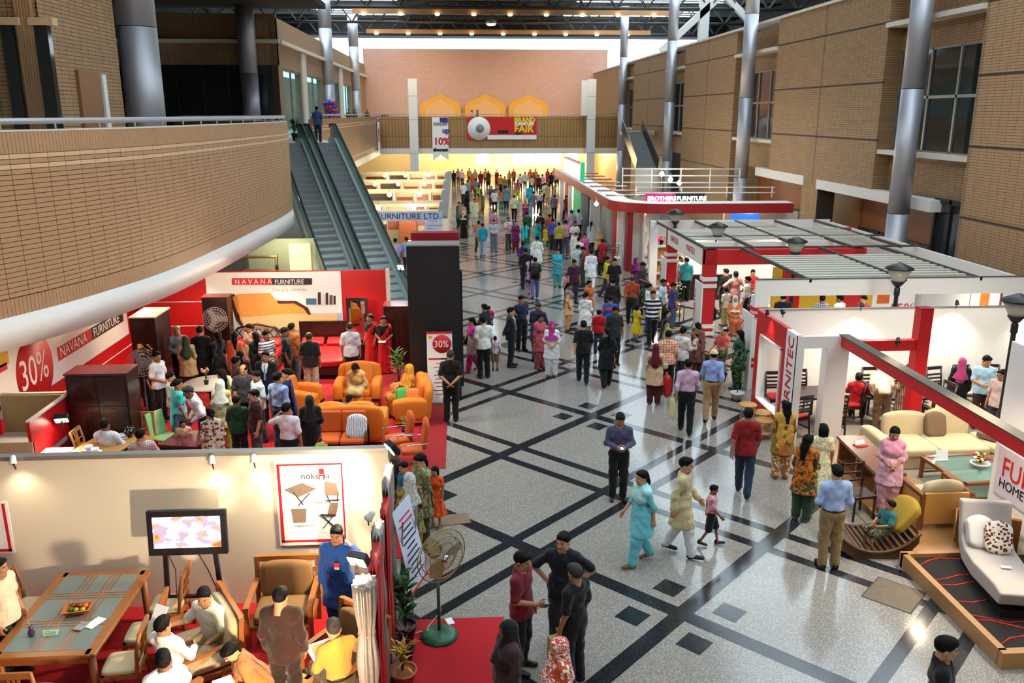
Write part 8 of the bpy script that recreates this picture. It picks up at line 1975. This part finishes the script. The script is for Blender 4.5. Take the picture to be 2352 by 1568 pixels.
crowd('''
1690 680 1.6 -12 salwar sit 1 hijab c86a3a a8502a d4ccc0 z=.25|woman in orange tunic and white headscarf seated in the booth
1578 592 1.68 176 shirt stand 0 short 3aa8b0 141418 -|man in turquoise shirt at the reception counter
1566 588 1.66 60 shirt stand 0 bald a8a8b8 3a3a40 - hairm=g|elderly man at the reception counter
1691 624 1.7 168 shirt akimbo 0 short d8908a 4a4a54 -|man in salmon shirt with hands on hips in the booth
1668 618 1.68 -160 tee stand 0 short 121214 16161c -|man in black tee in the booth
1668 662 1.3 -150 shirt stand 0 short e4dccc b8a060 -|child in white shirt in the booth
1718 636 1.66 -120 longtucked stand 0 short dcd8e4 1a2030 -|man in white shirt half behind the booth column
1730 620 1.6 -30 tee stand 0 short b01a20 2a2a30 -|visitor in red at the booth column
1660 752 1.66 -70 shirt sit 0 bald c0483a 3a3028 - skin=1|man in red shirt seated in front of the booth
1700 760 1.58 -130 salwar stand 1 long 1c2a22 1c2a22 2a4a3a|woman in dark green shawl by the white column
1610 764 1.6 80 shirt sit 0 short 3a302a 2a2a30 -|man in dark shirt seated beside the leafy plant
1800 676 1.7 170 suit stand 0 short 10121a 10121a - tie=2a4a8a|man in dark suit glimpsed under the white fascia
1890 679 1.68 160 shirt stand 0 short 2a3040/check/c8c8cc 2a2a30 -|visitor in checked shirt glimpsed under the white fascia
1930 678 1.68 -150 shirt stand 0 short e0dce0 2a2a30 -|visitor in white glimpsed under the white fascia
1985 680 1.66 -60 shirt stand 0 short a82a4a 2a2a30 -|visitor in magenta shirt glimpsed under the white fascia
1845 616 1.6 180 shirt stand 0 short dce0e8 2a2a30 -|visitor in white shirt inside the slatted booth
1500 540 1.62 170 kurta stand 1 bun d84a5a c84a5a -|woman in coral dress inside the white booth
1520 552 1.6 150 kurta stand 1 tail 2a4a8a/floral/c8a02a 2a4a8a -|woman in blue patterned dress inside the white booth
1512 528 1.6 -30 kurta stand 1 bun a81a3a 8a1a3a -|woman in dark red under the red canopy
1475 508 1.62 160 shirt stand 0 short e0d8d4 2a2a30 -|man in white under the red canopy
1465 498 1.62 -20 kurta stand 1 bun 2a8a7a 2a7a6a -|woman in green under the red canopy
1462 592 1.6 30 salwar stand 1 hijab 6a1a5a 5a1a4a 7a1a6a|woman in purple headscarf by the far booth table
933 545 1.68 178 tee stand 0 short 8aa4c8 2a3448 -|man in pale blue tee beside the escalator
908 548 1.66 170 tee stand 0 short 8a8ab8 2a2a34 -|man in lilac tee beside the escalator
''', 'visitors in and around the right hand booths')
p = ony(727, 242, 44.6); person('man in blue shirt at the top of the escalators', (p.x, 44.6), 178, 'shirt', 'stand', 0, 'short', '#3a4a78', '#2a3048', h=1.72, z=UF)
for i, (u, v, Y, c, fc) in enumerate(((777, 236, 60, '#141416', 90), (790, 243, 62, '#5a1a1e', -60), (825, 246, 75, '#1c1c24', 20), (838, 246, 78, '#2a2a3a', 40), (866, 240, 88, '#1a1a1e', -30), (1084, 243, 88.5, '#b8b8c0', 90), (1096, 243, 88.6, '#141416', -90))):
    p = ony(u, v, Y); p.x -= (.2, .7, .9, .9, 1.0, 0, 0)[i]; person(('visitor in black near the balloons', 'visitor in dark red near the balloons', 'visitor in dark clothes by the gallery window', 'second visitor in dark clothes by the gallery window', 'visitor leaning at the gallery corner', 'visitor in pale shirt on the bridge under the arches', 'visitor in black on the bridge under the arches')[i], (p.x, Y), fc, 'shirt', 'stand', 0, 'short', c, '#1a1a20', h=1.7, z=UF, group='people on the upper level')
# children in arms and the boy on the lounger
p = onz(1124, 701, 1.6); person('small child in pink held on a shoulder', (p.x, p.y + .12), 170, 'shorts', 'sit', 0, 'short', '#d83a6a', '#3a2a30', h=.85, z=.92)
p = onz(1590, 762, 1.55); person('small child in white print held by a man', (p.x + .05, p.y - .12), -100, 'shorts', 'sit', 0, 'short', ('#e0d0c8', 'floral', '#b04a4a'), '#d8ccc0', h=.8, z=.92)
person('boy in teal shirt sitting on the wicker lounger', (6.95, 12.42), -82, 'shorts', 'sit', 0, 'short', '#2a6a6c', ('#3a3a2a', 'floral', '#8a7a4a'), h=1.12, z=.02, hy=-.5)
# ---- things carried
def carried(name, label, cat, loc, build, rz=0.):
    t = thing(name, label, cat, loc, math.radians(rz)); build(t); return t
def at(lbl): return next(o for o in COL.objects if o.get('label') == lbl)
def hand(lbl, off):   # world point at a person's local offset (template metres)
    o = at(lbl); s = o.scale[0]; M = Matrix.Rotation(o.rotation_euler.z, 3, 'Z'); return o.location + M @ (Vector(off) * s)
m_phone = mat('black phone', '#101012', .3); m_leath = mat('black patent leather', '#141214', .25)
carried('mobile_phone', 'black phone in the hand of the maroon shirt man', 'phone', hand('man in maroon shirt looking at a phone beside two friends', (-.1, -.38, 1.14)), lambda t: (MB().b2(-.03, .03, -.06, .06, 0, .014).build('body', m_phone, t), MB().b2(-.025, .025, -.05, .05, .014, .016).build('screen', m_inkg, t)))
carried('mobile_phone', 'glowing phone in the hands of the violet shirt man', 'phone', hand('man in grey violet shirt typing on a phone', (0, -.38, 1.16)), lambda t: (MB().b2(-.03, .03, -.06, .06, 0, .014).build('body', m_phone, t), MB().b2(-.025, .025, -.05, .05, .014, .016).build('screen', mat('phone glow', '#cfe4ff', .4, emit=3), t)))
carried('name_badge', 'red and white badge on the blue tunic', 'badge', hand('man in bright blue tunic talking on a phone with a badge', (.02, -.158, 1.2)), lambda t: (MB().b2(-.035, .035, -.004, .004, -.05, .05).build('card', m_inkr, t), MB().b2(-.03, .03, -.006, -.004, -.045, -.015).build('print', m_inkw, t), MB().b2(-.004, .004, -.003, .003, .05, .12).build('cord', m_ink, t)), -6)
carried('mobile_phone', 'phone held to the ear of the blue tunic man', 'phone', hand('man in bright blue tunic talking on a phone with a badge', (.115, -.07, 1.56)), lambda t: MB().b2(-.01, .01, -.03, .03, -.05, .05).build('body', m_phone, t))
carried('leaflet', 'white leaflet handed over by the seated cream shirt man', 'paper', hand('man in cream shirt seated and handing over a paper', (-.5, -.42, .86)), lambda t: MB().box((0, 0, .06), (.2, .012, .28), rotX(-.6)).build('sheet', m_inkw, t), -30)
carried('catalogue', 'open colour catalogue in the hands of the mustard shirt man', 'catalogue', hand('greying man in mustard shirt holding a catalogue', (.0, -.42, .72)), lambda t: (MB().box((-.11, 0, 0), (.22, .28, .012), rotX(.2)).build('page', m_inkw, t), MB().box((.11, 0, 0), (.22, .28, .012), rotX(.2)).build('page', m_inkw, t), MB().box((-.1, 0, .01), (.14, .18, .006), rotX(.2)).build('picture', m_os, t)), 30)
carried('booklet', 'open booklet on the lap of the orange tunic woman', 'booklet', hand('woman in orange tunic bent over a booklet', (0, -.42, .64)), lambda t: (MB().b2(-.15, 0, -.11, .11, 0, .01).build('page', m_inkw, t), MB().b2(0, .15, -.11, .11, 0, .01).build('page', m_inkw, t)), -60)
def bagb(m, w=.26, h=.2):
    def f(t): MB().cushion((0, 0, 0), (w, .1, h), None, 3.4, 6, .15).build('body', m, t); MB().tube([(-w * .4, 0, h * .4), (-w * .2, 0, h * 1.6), (w * .2, 0, h * 1.6), (w * .4, 0, h * .4)], .008, 5).build('strap', m, t)
    return f
carried('shoulder_bag', 'black shoulder bag of the woman all in black', 'bag', hand('woman all in black with a shoulder bag walking away', (-.24, .04, 1.0)), bagb(m_leath), 90)
carried('handbag', 'cream handbag under the arm of the maroon headscarf woman', 'bag', hand('woman in beige tunic and maroon headscarf with a handbag', (-.2, -.24, 1.02)), bagb(mat('cream leather', '#c8b898', .5), .3, .14), 10)
carried('handbag', 'black and white handbag of the long haired woman in beige', 'bag', hand('woman in beige with long black hair and a patterned bag', (-.26, .0, .9)), bagb(cloth('#111111', 'swirl', '#e8e8e8', 2), .34, .28), 60)
carried('handbag', 'black handbag of the woman in the magenta scarf', 'bag', hand('woman in magenta scarf and grey tunic', (-.24, -.12, .95)), bagb(m_leath, .22, .18), 40)
carried('shopping_bag', 'pale yellow carrier bag beside the pink shirt man', 'bag', hand('man in pink shirt and black trousers walking away', (.3, .05, .58)), lambda t: (MB().cushion((0, 0, 0), (.05, .24, .42), .2, 4, 6, .2).build('body', mat('pale yellow plastic', '#d8d090', .5), t), MB().tube([(0, -.05, .2), (0, 0, .34), (0, .05, .2)], .006, 5).build('handle', mat('pale yellow plastic', '#d8d090', .5), t)))
carried('shopping_bag', 'red carrier bag next to the maroon headscarf woman', 'bag', hand('woman in beige tunic and maroon headscarf with a handbag', (-.34, .06, .55)), lambda t: (MB().cushion((0, 0, 0), (.16, .22, .5), .2, 4, 6, .2).build('body', mat('red plastic', '#b8141a', .4), t), MB().tube([(0, -.05, .24), (0, 0, .38), (0, .05, .24)], .006, 5).build('handle', mat('red plastic', '#b8141a', .4), t)))
carried('paper_bag', 'brown paper bag beside the orange patterned headscarf', 'bag', hand('man in black tee seen from behind talking to two friends', (.3, -.05, .55)), lambda t: (MB().b2(-.06, .06, -.13, .13, -.2, .2).build('body', mat('kraft paper', '#b09a68', .8), t), MB().tube([(0, -.05, .2), (0, 0, .3), (0, .05, .2)], .005, 5).build('handle', mat('kraft paper', '#b09a68', .8), t)), 20)
carried('folded_papers', 'rolled papers in the hand of the man in red', 'paper', hand('man in red shirt and jeans walking away by the orange stools', (.27, -.02, .82)), lambda t: MB().box((0, 0, 0), (.02, .16, .22), rotX(.3)).build('sheets', m_inkg, t), 160)
carried('white_leaflet', 'white leaflet held by the saleswoman in the black blouse', 'paper', hand('saleswoman in red sari and black blouse holding a leaflet', (0, -.3, 1.02)), lambda t: MB().box((0, 0, 0), (.2, .1, .006), rotX(.3)).build('sheet', m_inkw, t))
carried('backpack', 'dark backpack on the person in blue jeans', 'bag', hand('person with dark backpack and blue jeans walking away', (0, .19, 1.22)), lambda t: (MB().cushion((0, 0, 0), (.32, .18, .42), None, 3.4, 8, .15).build('body', m_black, t), MB().cushion((0, .09, -.06), (.24, .08, .2), None, 3.4, 6, .15).build('pocket', m_black, t)), 174)
# ------------------------------------------------------------------ lettering becomes mesh
bpy.context.view_layer.update()
_dg = bpy.context.evaluated_depsgraph_get()
_new = []
for o in TEXTS:
    me = bpy.data.meshes.new_from_object(o.evaluated_get(_dg)); _new.append((o, me))
for o, me in _new:
    n = o.name.split('.')[0]; q = link(n, me, o.parent, tuple(o.location)); q.rotation_euler = o.rotation_euler; q.scale = o.scale
    bpy.data.objects.remove(o)
